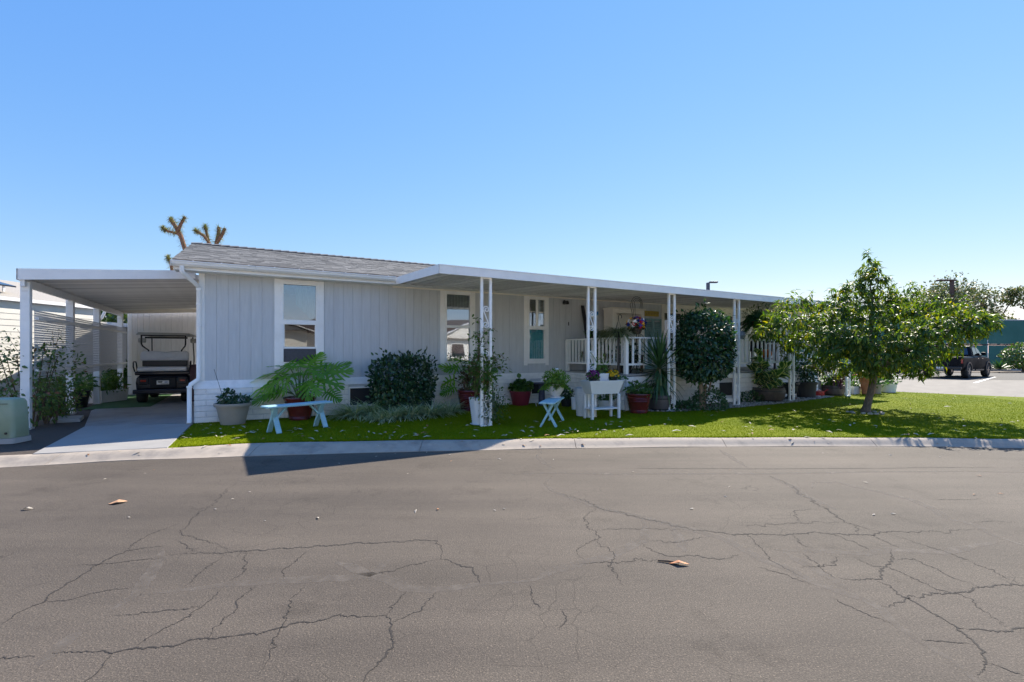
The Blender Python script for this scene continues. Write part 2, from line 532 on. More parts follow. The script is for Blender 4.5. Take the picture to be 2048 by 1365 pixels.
prof = [(0.0, 0.103, -0.08), (0.06, 0.104, 0), (0.3, 0.097, 0), (0.5, 0.075, 0), (0.7, 0.042, 0), (0.88, 0.014, 0), (1.0, 0.006, 0)]
for a, b in zip(edges[:-1], edges[1:]):
    m = MB(); rings = []
    n = max(2, int((b - a) / 0.3))
    for i in range(n + 1):
        X = a + 0.004 + (b - a - 0.008) * i / n
        p0, p1 = curvat(ia, isx, X), curvat(oa, osx, X)
        ring = [(p0[0], p0[1] + 0.0, -0.05)]
        for s, z, _ in prof:
            q = p0 + (p1 - p0) * s
            ring.append((q[0], q[1], z + 0.003 * math.sin(X * 3.1)))
        ring.append((p1[0], p1[1], -0.05))
        rings.append(ring[::-1])
    m.loft(rings)
    m.build('curb_segment', CURB, curb, smooth=True, angle=60)

# the lot (soil), the lawn sheet and its turf
inner = [(X, curvat(ia, isx, X)[1]) for X in np.arange(-26, 16.2, 0.5)]
lot = MB().prism(inner + [(17.2, 12), (15.9, 14.9), (13.6, 16.95), (13.2, 19), (13.5, 26), (4, 50), (-50, 50), (-50, 0.6)], -0.08, GZ - 0.012)
tag(lot.build('lot_soil', MULCH), kind='structure')

wallfoot = [hw(u, 0.02) for u in (0.0, 3, 6, 8.8)]
deckfoot = [hw(8.82, -2.48), hw(12, -2.48), hw(17, -2.48), hw(19.5, -2.0)]
lawnback = [(12.9, 18.0), (13.6, 16.9), (15.9, 14.85), (17.1, 12.0)]
lxs = [X for X in np.arange(-4.95, 16.2, 0.4)]
front = [(X, curvat(ia, isx, X)[1] + 0.015) for X in lxs]
lawnpoly = [(-5.03, 6.99)] + front + lawnback[::-1] + [tuple(p[:2]) for p in deckfoot[::-1]] + [tuple(p[:2]) for p in wallfoot[::-1]]
def grassmat(name):
    m, t, p, out = nt(name)
    v = coords(t, 'Object')
    n1 = noise(t, v, 0.9, 4); n2 = noise(t, v, 55, 3, 0.8)
    a = ramp(t, n1, [(0.3, (0.122, 0.168, 0.003)), (0.7, (0.195, 0.228, 0.005))]).outputs[0]
    a = mixc(t, 1.0, a, ramp(t, n2, [(0.3, (0.6,) * 3), (0.7, (1.25,) * 3)]).outputs[0], 'MULTIPLY')
    t.links.new(a, p.inputs['Base Color'])
    p.inputs['Roughness'].default_value = 0.7
    p.inputs['Specular IOR Level'].default_value = 0.03
    bump(t, p, n2, 0.8, 0.02)
    return m
from mathutils.geometry import tessellate_polygon
def sheet(name, poly, z, mat, kind='structure', parent=None):
    tris = tessellate_polygon([[Vector((p[0], p[1], 0)) for p in poly]])
    vs = [(p[0], p[1], z) for p in poly]
    fs = []
    for a, b, c in tris:
        A, B, C = vs[a], vs[b], vs[c]
        cr = (B[0]-A[0])*(C[1]-A[1]) - (B[1]-A[1])*(C[0]-A[0])
        fs.append((a, b, c) if cr > 0 else (a, c, b))
    return tag(MB().add(vs, fs).build(name, mat, parent), kind=kind)
lawn = sheet('lawn', lawnpoly, GZ, grassmat('turf_base'))
def inpoly(P, poly):
    x, y = P[:, 0], P[:, 1]
    ins = np.zeros(len(P), bool)
    n = len(poly)
    for i in range(n):
        x1, y1 = poly[i][:2]; x2, y2 = poly[(i + 1) % n][:2]
        c = ((y1 > y) != (y2 > y)) & (x < (x2 - x1) * (y - y1) / (y2 - y1 + 1e-12) + x1)
        ins ^= c
    return ins
N = 420000
P = np.stack([nr.uniform(-6.5, 14.5, N), nr.uniform(6.8, 18, N)], 1)
keep = inpoly(P, lawnpoly) & (nr.random(N) < np.clip((9.0 / P[:, 1]) ** 1.6, 0, 1)) & (np.abs(P[:, 0]) < P[:, 1] * 1.1 + 0.5)
P = P[keep]; n = len(P)
d = np.stack([nr.normal(0, 0.45, n), nr.normal(0, 0.45, n), np.ones(n)], 1)
GB = (np.array([(-0.5, 0, 0), (0.5, 0, 0), (0, 1.0, 0.12)]), np.array([(0, 1, 2)]), np.zeros(3))
up = unit(n) * np.array([1, 1, 0.1])
TURF = leafmat('turf_blade', (0.120, 0.165, 0.003), (0.200, 0.238, 0.005), 0.8, 0.3, (1.2, 1.3, 0.4), spec=0.03)
turf = leaves('turf', TURF, GB, np.column_stack([P, np.full(n, GZ)]), d, up, 0.021 * (0.7 + 0.6 * nr.random(n)), None, wid=0.30 / 1.0)
tag(turf, kind='stuff')

ne = 9000                                             # ragged turf edge over the curb
ex_ = nr.uniform(-4.9, 9.5, ne); ey_ = np.interp(ex_, ia[:, 0], ia[:, 1]) + nr.normal(0.02, .012, ne)
de_ = np.column_stack([nr.normal(0, .6, ne), nr.normal(-.5, .5, ne), np.ones(ne)])
tag(leaves('turf_edge', TURF, GB, np.column_stack([ex_, ey_, np.full(ne, GZ)]), de_, unit(ne)*np.array([1, 1, .1]), 0.03*(.5 + nr.random(ne)), None, wid=.3), kind='stuff')

# driveway of two slabs
ap = [ground(65, 910), ground(333, 897.2)]
def lerp2(a, b, t): return (a[0] + (b[0]-a[0])*t, a[1] + (b[1]-a[1])*t)
dl = [ground(65, 909.5), ground(222, 817)]; dr = [ground(335, 897), ground(386, 847)]
drive = tag(thing('driveway', None, None), kind='structure')
DRV = M('driveway_concrete', (0.32, 0.305, 0.285), 0.8, 0.07, 2.5, bmp=0.25, bscale=140, dirt=(0.24, 0.23, 0.215), dscale=1.0, damt=0.6)
DRV2 = M('stained_driveway_concrete', (0.32, 0.305, 0.285), 0.8, 0.10, 2.0, bmp=0.25, bscale=140, dirt=(0.16, 0.15, 0.145), dscale=1.1, damt=0.75)
jl = ground(168, 855); jr = ground(386, 846)
m = MB().prism([tuple(dl[0][:2]), tuple(dr[0][:2]), tuple(lerp2(dr[0], dr[1], 0.985)), tuple(jl[:2])], -0.02, GZ + 0.012)
bevel(m.build('slab', DRV, drive), 0.008)
e1, e2 = hw(-2.35, 3.6), hw(-0.02, 3.6)
jl2 = jl + Vector((-0.02, 0.03, 0)); jr2 = jr + Vector((-0.015, 0.03, 0))
m = MB().prism([tuple(jl2[:2]), tuple(jr2[:2]), tuple(e2[:2]), tuple(e1[:2])], -0.02, GZ + 0.010)
bevel(m.build('slab', DRV2, drive), 0.008)
e3, e4 = hw(-2.35, 8.35), hw(-0.02, 8.35)
e1b, e2b = hw(-2.35, 3.62), hw(-0.02, 3.62)
m = MB().prism([tuple(e1b[:2]), tuple(e2b[:2]), tuple(e4[:2]), tuple(e3[:2])], -0.02, GZ + 0.006)
m.build('slab', DRV2, drive)
CARPET = M('green_carpet', (0.05, 0.13, 0.04), 0.95, 0.2, 20, bmp=0.6, bscale=200)
c0 = [hw(-2.6, 3.9), hw(-1.25, 3.9), hw(-1.25, 8.3), hw(-2.6, 8.3)]
sheet('carpet_strip', [tuple(p[:2]) for p in c0], GZ + 0.014, CARPET)
pb = [ground(100, 846), ground(160, 843), ground(168, 836.5), ground(106, 838)]
o = MB().prism([tuple(p[:2]) for p in pb], GZ - 0.02, GZ + 0.06).build('stepping_stone', CONC)
bevel(o, 0.01); tag(o, 'flat grey concrete paver lying on soil beside the driveway', 'paver')

# side street, parking lot, stall lines
sheet('side_street', [(60, 5), (60, 24), (16, 26.5), (13.4, 27), (13.0, 19), (13.55, 16.97), (15.86, 14.95), (17.25, 12.1), (16.7, 9.3), (24, 4)], 0.004, STREET)
pk = [(13.4, 27.1), (60, 21.5), (60, 44), (13.4, 44)]
sheet('parking_lot', pk, 0.006, ASPH2)
LINE = M('white_line_paint', (0.75, 0.75, 0.73), 0.7, 0.06, 6, dirt=(0.35, 0.34, 0.33), dscale=4, damt=0.5)
for (x, y), ln in (((22.4, 23.2), 8.6), ((20.9, 26.6), 6.5), ((24.6, 19.6), 0.0)):
    if not ln: continue
    a = R(40)
    e = (math.cos(a), math.sin(a)); q = (-e[1] * 0.06, e[0] * 0.06)
    P4 = [(x - q[0], y - q[1]), (x + e[0]*ln - q[0], y + e[1]*ln - q[1]), (x + e[0]*ln + q[0], y + e[1]*ln + q[1]), (x + q[0], y + q[1])]
    sheet('parking_line', P4, 0.011, LINE)

# cracks and filled seams traced on the road
CRACK = M('crack_shadow', (0.030, 0.025, 0.021), 0.95, 0.3, 30)
SEAM, t_, p_, o_ = nt('crack_filler')
v_ = coords(t_, 'Object')
t_.links.new(ramp(t_, noise(t_, v_, 14, 4), [(0.3, (0.125, 0.104, 0.084)), (0.7, (0.152, 0.128, 0.105))]).outputs[0], p_.inputs['Base Color'])
p_.inputs['Roughness'].default_value = 0.85
tr_ = node(t_, 'ShaderNodeBsdfTransparent'); mx_ = node(t_, 'ShaderNodeMixShader')
t_.links.new(ramp(t_, noise(t_, v_, 9, 5, 0.7), [(0.30, (0.15,) * 3), (0.65, (0.75, 0.75, 0.75))]).outputs[0], mx_.inputs[0])
t_.links.new(tr_.outputs[0], mx_.inputs[1]); t_.links.new(p_.outputs[0], mx_.inputs[2]); t_.links.new(mx_.outputs[0], o_.inputs[0])
def strip(pts, wd, z, jit, name, mat, taper=True, rough=True):
    g_ = random.Random(len(pts) * 31 + int(pts[0][0] * 100))
    P = [Vector((p[0], p[1], 0)) for p in pts]
    for it in range(5 if rough else 3):
        Q = [P[0]]
        for a, b in zip(P[:-1], P[1:]):
            L = (b - a).length
            if L > (0.018 if rough else 0.1):
                nrm = Vector((-(b-a).y, (b-a).x, 0)) / max(L, 1e-6)
                Q.append((a + b) / 2 + nrm * g_.gauss(0, 1) * L * jit * ((.4, 1.0, 1.9, 2.6, 2.6)[it] if rough else .4))
            Q.append(b)
        P = Q
    n = len(P); vs = []; fs = []
    for i, p in enumerate(P):
        d = (P[min(i+1, n-1)] - P[max(i-1, 0)]); d.normalize()
        q = Vector((-d.y, d.x, 0))
        e = min(1.0, 0.25 + 3.0 * min(i, n - 1 - i) / n) if taper else 1
        wv = wd * e * (g_.uniform(0.15, 1.6) if rough else g_.uniform(.8, 1.2)) / 2
        wu_ = wd * e * (g_.uniform(0.15, 1.6) if rough else g_.uniform(.8, 1.2)) / 2
        vs += [(p.x - q.x*wv, p.y - q.y*wv, z), (p.x + q.x*wu_, p.y + q.y*wu_, z)]
        if i: fs.append((2*i-2, 2*i, 2*i+1, 2*i-1))
    return MB().add(vs, fs).build(name, mat, road)
LC = [[(950,130),(905,165),(865,205),(825,235),(770,270),(755,295),(725,325),(735,345),(775,345),(800,360),(870,375),(905,395),(915,412)],
 [(660,425),(760,415),(905,410),(980,405),(1100,397),(1220,390),(1350,380),(1480,372),(1600,370),(1690,362),(1750,365),(1765,395),(1770,410),(1763,438)],
 [(0,700),(30,685),(75,650),(110,635),(175,610),(205,575),(265,540),(320,505),(365,480),(375,465),(450,430),(505,405),(560,395),(660,385)],
 [(505,405),(550,370),(620,330),(735,290)], [(175,610),(280,600),(350,580),(430,562),(525,552)], [(-200,842),(0,835),(140,828)],
 [(210,813),(330,810),(420,805),(450,815),(500,800),(620,792),(690,787),(760,760),(850,755),(950,743),(1060,730),(1120,712),(1200,690),(1290,682),(1360,658),(1450,668),(1500,668),(1550,662)],
 [(450,815),(420,850),(400,880),(340,930),(300,960)], [(1550,662),(1560,690),(1568,740),(1572,780),(1545,820),(1500,870),(1465,900),(1455,940)],
 [(1550,662),(1580,620),(1600,590),(1625,567)], [(1565,690),(1630,665),(1690,640),(1720,600),(1745,570)],
 [(1763,438),(1790,440),(1830,460),(1885,470),(1900,500),(1920,535)], [(1480,500),(1580,485),(1620,465),(1700,450),(1763,440)],
 [(985,405),(975,440),(990,455),(960,500),(910,528)], [(890,550),(870,580),(820,620),(800,635),(720,685),(650,720),(520,800)],
 [(1020,545),(950,600),(945,640),(900,670),(850,735),(835,755)], [(1215,550),(1165,605),(1150,660),(1125,710),(1090,760),(1080,830),(1030,900)],
 [(905,420),(860,450),(790,500),(740,550)], [(1240,400),(1180,450),(1130,490),(1135,515)], [(710,367),(750,385),(788,405)],
 [(280,465),(400,458),(540,442),(660,430)], [(800,632),(640,648),(420,670)]]
RC = [[(200,175),(290,200),(345,230),(480,262),(600,292),(740,322),(830,330),(890,342),(1000,335),(1120,338),(1200,330),(1260,335),(1350,340),(1440,342),(1500,330),(1590,330),(1750,325),(1870,320)],
 [(345,230),(295,265),(298,310),(340,330),(345,360),(280,385),(260,410),(290,438)], [(345,362),(410,415),(400,450),(420,500),(445,545)],
 [(250,460),(350,452),(450,447),(590,437)], [(540,360),(620,372),(700,362),(790,350)], [(520,375),(560,405),(620,425),(760,430),(830,440),(915,415)],
 [(1245,240),(1190,238),(1130,245),(1130,265),(1160,293)], [(1030,105),(1110,140),(1170,185),(1250,235),(1300,265),(1330,290),(1370,300),(1450,325),(1490,330)],
 [(1370,300),(1385,335)], [(1440,342),(1480,360),(1545,393)], [(890,342),(950,340),(970,370),(1010,410),(1030,440),(1110,480),(1180,520)], [(1120,340),(1160,380),(1200,395)],
 [(1510,395),(1515,440),(1500,465),(1470,485),(1480,515),(1410,520),(1310,515)], [(1460,525),(1575,590),(1620,615),(1700,665),(1790,715),(1850,770),(1890,830),(1890,880),(1860,900)],
 [(1480,630),(1570,600),(1660,580),(1750,575),(1835,570),(1840,550),(1920,545),(2048,540),(2150,535)], [(1790,715),(1880,720),(1940,728),(2000,715),(2048,712),(2120,708)],
 [(1270,335),(1380,375),(1440,405)], [(1370,430),(1440,465),(1510,470),(1600,510),(1700,560),(1800,580),(1880,640),(1980,710)],
 [(1500,335),(1600,365),(1740,410),(1850,455),(1950,500),(2048,540)], [(1640,190),(1700,200),(1800,200),(1890,195)], [(1850,290),(1920,285),(2010,288)],
 [(1640,760),(1750,770),(1850,780)], [(1900,850),(1980,880),(2048,905)], [(1520,440),(1600,435),(1680,470),(1760,510),(1860,545)], [(70,540),(75,580),(110,640)],
 [(205,640),(218,680),(190,720)], [(340,325),(520,315),(700,320)], [(900,300),(1050,300),(1160,293),(1330,288)], [(1165,415),(1220,465),(1290,515)], [(1150,470),(1290,450),(1300,430),(1270,420)],
 [(980,470),(1100,500),(1200,540)], [(1270,590),(1400,650),(1520,695)]]
LS = [[(560,580),(700,565),(900,540),(1100,525),(1250,518),(1380,515),(1480,500),(1560,525),(1620,555),(1700,560),(1800,555),(1900,540),(2048,528)],
 [(650,400),(640,440),(600,500),(570,540),(545,580),(480,620),(440,650)], [(330,720),(250,780),(150,860)], [(1340,450),(1430,480),(1480,500),(1560,440)]]
RS = [[(0,530),(90,520),(130,500),(250,460),(400,425),(480,385),(530,355),(530,300),(520,280)],
 [(100,20),(130,55),(170,75)], [(160,105),(130,135),(160,165),(240,195),(330,225),(480,260),(600,290),(720,320),(850,355),(920,395),(1000,440),(1100,475),(1200,525),(1330,575),(1400,595),(1480,640),(1530,695),(1620,760),(1740,830),(1860,930)],
 [(1200,155),(1205,130),(1300,130),(1480,170),(1600,200),(1680,235),(1740,275),(1850,300),(1920,340),(2048,385)], [(1050,400),(1200,405),(1400,415),(1530,398),(1620,405),(1740,410),(1850,385),(1960,370)],
 [(830,0),(900,45),(940,70)], [(1030,103),(1110,140),(1170,185),(1300,240)], [(1090,410),(1200,470),(1290,520),(1350,565)], [(0,98),(500,96),(1024,95),(2100,92)], [(640,310),(690,410)]]
for S, ox in ((LC, 0), (RC, 1024)):
    for i, pl in enumerate(S):
        pts = [ground(ox + a / 2, 900 + b / 2, 0) for a, b in pl]
        big = i in ((1, 2, 6, 8, 11) if ox == 0 else (0, 7, 12, 13, 14, 15))
        strip(pts, 0.0105 if big else 0.0060, 0.0018, 0.10, 'crack', CRACK)
for S, ox in ((LS, 0), (RS, 1024)):
    for pl in S:
        strip([ground(ox + a / 2, 900 + b / 2, 0) for a, b in pl], 0.085, 0.0009, 0.05, 'filled_seam', SEAM, True, False)
strip([ground(1224, 937.5, 0), ground(1536, 938.5, 0), ground(2060, 935, 0)], 0.016, 0.0018, 0.004, 'crack', CRACK)

# ================================================================ THE HOUSE
HO = (OX, OY, 0.0)
house = thing('mobile_home', 'long grey mobile home with white trim, painted block skirting and shingle roof', 'mobile home', HO, TH)
W0 = 0.08; ZS = 0.928; ZT = 3.20; UE = 20.5; VB = 7.1
wins = [  # outer trim px, then (upper pane px, py) (lower pane px, py), row of trim foot
    dict(px=(549, 648), zb=738, up=(567, 632, 562, 640), lo=(568, 631, 649, 694)),
    dict(px=(881, 951), zb=736, up=(893, 939.5, 583, 651), lo=(894.5, 938, 656, 723)),
    dict(px=(1049, 1098), zb=731.5, up=(1058, 1088.5, 594, 652.5), lo=(1059.5, 1088.5, 659.5, 718)),
]
for q in wins:
    q['u'] = (wu(q['px'][0], W0 - 0.03), wu(q['px'][1], W0 - 0.03))
    q['z0'] = wz(q['px'][0], q['zb'], W0 - 0.03)
SD = (wu(1324, W0 - 0.03), wu(1473, W0 - 0.03))        # sliding door
holes = [(q['u'][0] + 0.04, q['u'][1] - 0.04, q['z0'] + 0.05, 3.5) for q in wins] + [(SD[0] + 0.04, SD[1] - 0.04, ZS, 3.0)]
BWD = 0.2032
u = 0.17
while u < 17.6:
    a, b = u, min(u + BWD - 0.003, 17.6)
    cuts = [(a, b, ZS, ZT)]
    for h0, h1, z0, z1 in holes:
        nx = []
        for (p, q, c, d_) in cuts:
            if q <= h0 or p >= h1: nx.append((p, q, c, d_)); continue
            if p < h0: nx.append((p, h0, c, d_))
            if q > h1: nx.append((h1, q, c, d_))
            if z0 - c > 0.02: nx.append((max(p, h0), min(q, h1), c, z0))
            if d_ - z1 > 0.02: nx.append((max(p, h0), min(q, h1), z1, d_))
        cuts = nx
    for (p, q, c, d_) in cuts:
        if q - p > 0.01:
            MB().rbox(p, q, W0, W0 + 0.018, c, d_, 0.0015).build('siding_board', SIDING, house)
    u += BWD
bk = MB()                                             # sheathing behind the boards, with the same openings
edges_u = sorted([0.09] + [h[0] for h in holes] + [h[1] for h in holes] + [UE])
for a, b in zip(edges_u[:-1], edges_u[1:]):
    hit = [h for h in holes if h[0] - 1e-6 <= a and b <= h[1] + 1e-6]
    if hit:
        if hit[0][2] > ZS + 0.02: bk.box(a, b, W0 + 0.02, W0 + 0.06, ZS, hit[0][2])
        if hit[0][3] < ZT: bk.box(a, b, W0 + 0.02, W0 + 0.06, hit[0][3], ZT)
    else:
        bk.box(a, b, W0 + 0.02, W0 + 0.06, ZS - 0.02, ZT)
bk.build('wall', M('grey_sheathing', (0.42, 0.43, 0.45), 0.8), house)
ow = MB()
ow.box(W0, W0 + 0.05, W0 + 0.07, VB, 0.3, ZT).box(UE - 0.05, UE, W0 + 0.07, VB, 0.3, ZT).box(W0, UE, VB, VB + 0.05, 0.1, ZT)
ow.box(W0 + 0.05, UE - 0.05, W0 + 0.07, VB, 0.86, 0.90)
for uu in (W0 + 0.001, UE - 0.051):                    # gable triangles
    ow.add([(uu, -0.2, ZT), (uu, 3.4, 4.16), (uu, VB, ZT), (uu + 0.05, -0.2, ZT), (uu + 0.05, 3.4, 4.16), (uu + 0.05, VB, ZT)], [(0,1,2),(5,4,3),(0,3,4,1),(1,4,5,2)])
ow.build('outer_wall', SIDING, house)
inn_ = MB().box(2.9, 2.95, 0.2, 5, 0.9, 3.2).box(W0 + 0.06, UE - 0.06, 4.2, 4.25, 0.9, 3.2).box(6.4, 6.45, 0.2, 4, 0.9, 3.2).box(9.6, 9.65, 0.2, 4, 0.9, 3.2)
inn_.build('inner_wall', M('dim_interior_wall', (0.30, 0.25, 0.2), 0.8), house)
# corner trim, fascia, gutter, roof
o = MB().box(0.075, 0.172, W0 - 0.016, W0 + 0.05, ZS, 3.062).build('corner_trim', WHITE, house); bevel(o)
UC = 3.90                                             # where the patio cover begins
MB().box(-0.30, UC - 0.01, -0.30, -0.275, 3.055, 3.215).build('fascia', WHITE, house)
MB().box(-0.30, UE, -0.275, W0 + 0.02, 3.062, 3.075).build('soffit', WHITE, house)
gp = [(-0.305, 3.215), (-0.305, 3.112), (-0.372, 3.112), (-0.405, 3.150), (-0.412, 3.19), (-0.425, 3.196), (-0.425, 3.215), (-0.412, 3.215), (-0.40, 3.20), (-0.385, 3.16), (-0.37, 3.125), (-0.318, 3.125), (-0.318, 3.215)]
m = MB(); m.loft([[(-0.33, a, b) for a, b in gp], [(1.05, a, b) for a, b in gp]]); m.build('gutter', ALU, house)
m = MB(); m.loft([[(1.055, a, b) for a, b in gp], [(UC - 0.02, a, b) for a, b in gp]]); m.build('gutter', ALU, house)
MB().box(-0.336, -0.331, -0.425, -0.305, 3.108, 3.217).build('gutter_cap', ALU, house)
for k in range(9):
    uu = 0.02 + k * 0.46
    MB().tube([(uu, -0.41, 3.217), (uu, -0.41, 3.224)], 0.014, 8).build('gutter_screw', WHITE, house)
# downspout with its elbows
ds = [(-0.16, -0.36, 3.12), (-0.16, -0.36, 3.02), (-0.14, -0.35, 2.99), (0.06, 0.0, 2.80), (0.075, 0.03, 2.75), (0.075, 0.03, 1.05), (0.07, 0.01, 0.96), (-0.05, -0.05, 0.87), (-0.07, -0.06, 0.80), (-0.07, -0.06, 0.16), (-0.075, -0.09, 0.12)]
m = MB(); rings = []
for i, p in enumerate(ds):
    d = (Vector(ds[min(i+1, len(ds)-1)]) - Vector(ds[max(i-1, 0)])).normalized()
    sx = d.cross(Vector((0, 1, 0)));  sx = Vector((1, 0, 0)) if sx.length < .1 else sx.normalized()
    if sx.x < 0: sx = -sx
    sy = sx.cross(d)
    if sy.y > 0: sy = -sy
    P = Vector(p)
    rings.append([P + sx*a*0.038 + sy*b*0.028 for a, b in ((-1,-.7),(-.7,-1),(.7,-1),(1,-.7),(1,.7),(.7,1),(-.7,1),(-1,.7))])
m.loft(rings); dso = m.build('downspout', WHITE, house, smooth=True, angle=50)
for z in (2.42, 2.0):
    MB().box(0.03, 0.12, -0.004, 0.055, z, z + 0.03).build('strap', ALU, dso)
for z, uu, vv in ((2.72, 0.075, 0.03), (0.80, -0.07, -0.06)):
    MB().box(uu - 0.045, uu + 0.045, vv - 0.034, vv + 0.034, z, z + 0.04).build('collar', WHITE, dso)
# roof deck and shingles (real tabs, one joined part)
SL = math.atan2(4.24 - 3.27, 3.5)
EV, EZ, RV, RZ = -0.30, 3.262, 3.30, 3.262 + 3.6 * math.tan(SL)
m = MB().add([(-0.3, EV, EZ - 0.05), (UE + .3, EV, EZ - 0.05), (UE + .3, RV, RZ - 0.05), (-0.3, RV, RZ - 0.05), (-0.3, EV, EZ - 0.012), (UE + .3, EV, EZ - 0.012), (UE + .3, RV, RZ - 0.012), (-0.3, RV, RZ - 0.012)],
              [(0,3,2,1),(4,5,6,7),(0,1,5,4),(1,2,6,5),(2,3,7,6),(3,0,4,7)])
m.add([(-0.3, RV, RZ - 0.05), (UE + .3, RV, RZ - 0.05), (UE + .3, VB + .3, EZ - 0.05), (-0.3, VB + .3, EZ - 0.05), (-0.3, RV, RZ - 0.012), (UE + .3, RV, RZ - 0.012), (UE + .3, VB + .3, EZ - 0.012), (-0.3, VB + .3, EZ - 0.012)],
      [(0,3,2,1),(4,5,6,7),(0,1,5,4),(1,2,6,5),(2,3,7,6),(3,0,4,7)])
roof = m.build('roof', M('roof_felt', (0.06, 0.055, 0.05), 0.9), house)
MB().box(-0.31, UE, EV - 0.008, EV + 0.0, EZ - 0.06, EZ - 0.013).build('drip_edge', M('brown_drip_edge', (0.11, 0.085, 0.065), 0.6), house)
SH, t_, p_, o_ = nt('grey_shingle')
v_ = coords(t_, 'Object')
c_ = ramp(t_, geo_island(t_), [(0, (0.120, 0.117, 0.111)), (0.5, (0.148, 0.144, 0.137)), (1, (0.178, 0.173, 0.165))]).outputs[0]
c_ = mixc(t_, 1.0, c_, ramp(t_, noise(t_, v_, 120, 2), [(0.3, (0.7,) * 3), (0.7, (1.25,) * 3)]).outputs[0], 'MULTIPLY')
t_.links.new(c_, p_.inputs['Base Color']); p_.inputs['Roughness'].default_value = 0.9
bump(t_, p_, noise(t_, v_, 150, 2), 0.5, 0.004)
m = MB()
rows = 27; ex = 3.6 / math.cos(SL) / rows
cs, sn = math.cos(SL), math.sin(SL)
for r in range(rows):
    uu = -0.32 - rnd.uniform(0, 0.25)
    while uu < 11.0:
        wd = rnd.choice((0.12, 0.16, 0.2, 0.26, 0.33))
        a, b = max(uu, -0.32), uu + wd - 0.004
        uu += wd
        if b - a < 0.02: continue
        th = rnd.choice((0.005, 0.007, 0.010, 0.012))
        s0 = r * ex - 0.018 + rnd.choice((0, 0, 0.012)); s1 = (r + 1) * ex + 0.02
        def pt(uu_, s, h): return (uu_, EV + s * cs - h * sn, EZ - 0.012 + s * sn + h * cs)
        m.add([pt(a, s0, 0), pt(b, s0, 0), pt(b, s1, -0.001), pt(a, s1, -0.001), pt(a, s0, th), pt(b, s0, th), pt(b, s1, 0.004), pt(a, s1, 0.004)],
              [(4,5,6,7),(0,1,5,4),(1,2,6,5),(3,0,4,7)])
tag(m.build('shingles', SH, house), kind='stuff')
for k in range(48):                                   # ridge caps, overlapping like scales
    uu = -0.33 + k * 0.2
    vs = [(uu, RV - 0.16, RZ - 0.16*math.tan(SL) + 0.012), (uu, RV, RZ + 0.018), (uu, RV + 0.16, RZ - 0.16*math.tan(SL) + 0.012),
          (uu + 0.24, RV - 0.16, RZ - 0.16*math.tan(SL) + 0.032), (uu + 0.24, RV, RZ + 0.040), (uu + 0.24, RV + 0.16, RZ - 0.16*math.tan(SL) + 0.032)]
    vs += [(a, b, c - 0.015) for a, b, c in vs]
    MB().add(vs, [(0,3,4,1),(1,4,5,2),(6,7,10,9),(7,8,11,10),(3,9,10,4),(4,10,11,5),(0,1,7,6),(1,2,8,7),(0,6,9,3),(2,5,11,8)]).build('ridge_cap', M('ridge_cap_shingle', (0.15, 0.15, 0.155), 0.9, 0.2, 40) if k == 0 else bpy.data.materials['ridge_cap_shingle'], house)

# windows: casing = the window, its frame, sash panes and curtains are sub-parts
def window(q, kind):
    u0, u1 = q['u']; z0 = q['z0']; zt = 3.058; vf = W0 - 0.022
    t = 0.105
    m = MB()
    m.box(u0, u0 + t, vf, W0 + 0.03, z0, zt).box(u1 - t, u1, vf, W0 + 0.03, z0, zt)
    m.box(u0 + t, u1 - t, vf + 0.004, W0 + 0.03, z0 + 0.05, z0 + 0.14).box(u0 + t, u1 - t, vf + 0.004, W0 + 0.03, zt - 0.11, zt - 0.002)
    wn_ = m.build('window', WHITE if kind == 0 else CREAM if False else WHITE, house); bevel(wn_, 0.005)
    pu = (wu(q['up'][0], W0), wu(q['up'][1], W0)); pz = (wz(q['up'][0], q['up'][3], W0), wz(q['up'][0], q['up'][2], W0))
    lu = (wu(q['lo'][0], W0), wu(q['lo'][1], W0)); lz = (wz(q['lo'][0], q['lo'][3], W0), wz(q['lo'][0], q['lo'][2], W0))
    a, b = u0 + t, u1 - t
    fz0, fz1 = z0 + 0.14, zt - 0.11
    f = MB()
    f.box(a, pu[0], vf - 0.012, W0 + 0.05, fz0, fz1).box(pu[1], b, vf - 0.012, W0 + 0.05, fz0, fz1)
    f.box(pu[0], pu[1], vf - 0.012, W0 + 0.05, pz[1], fz1).box(pu[0], pu[1], vf - 0.014, W0 + 0.05, lz[1], pz[0])
    if kind: f.box(pu[0], pu[1], vf - 0.012, W0 + 0.05, fz0, lz[0])
    fo = f.build('frame', WHITE, wn_); bevel(fo, 0.004)
    MB().box(pu[0] + .001, pu[1] - .001, W0 + 0.012, W0 + 0.016, pz[0] + .001, pz[1] - .001).build('pane', GLASS, wn_)
    MB().box(lu[0] + .001, lu[1] - .001, W0 + 0.022, W0 + 0.026, lz[0] + .001, lz[1] - .001).build('pane', (GLASS if kind == 1 else GLASSC) if kind else GLASSD, wn_)
    return wn_, pu, pz, lu, lz
def curtain(parent, u0, u1, z0, z1, v, mat, folds=9, amp=0.02, name='curtain', z0b=None):
    m = MB(); n = folds * 6
    row = []
    for k, z in enumerate((z0, z1)):
        for i in range(n + 1):
            x = u0 + (u1 - u0) * i / n
            zz = z
            if k == 0 and z0b is not None: zz = z0 + (z0b - z0) * i / n
            row.append((x, v + amp * math.sin(i / 6 * 2 * math.pi) * (0.6 + 0.4 * math.sin(i)), zz))
    m.add(row, [(i, i + 1, n + 2 + i, n + 1 + i) for i in range(n)])
    return m.build(name, mat, parent, smooth=True, angle=180)
TEAL = M('teal_curtain', (0.16, 0.52, 0.56), 0.9, 0.08, 12)
SAGE = M('sage_curtain', (0.20, 0.26, 0.22), 0.9, 0.1, 12)
BLINDW = M('white_blind', (0.72, 0.78, 0.85), 0.8, 0.03, 6)
SHEER = M('pale_curtain', (0.55, 0.52, 0.48), 0.9, 0.08, 10)
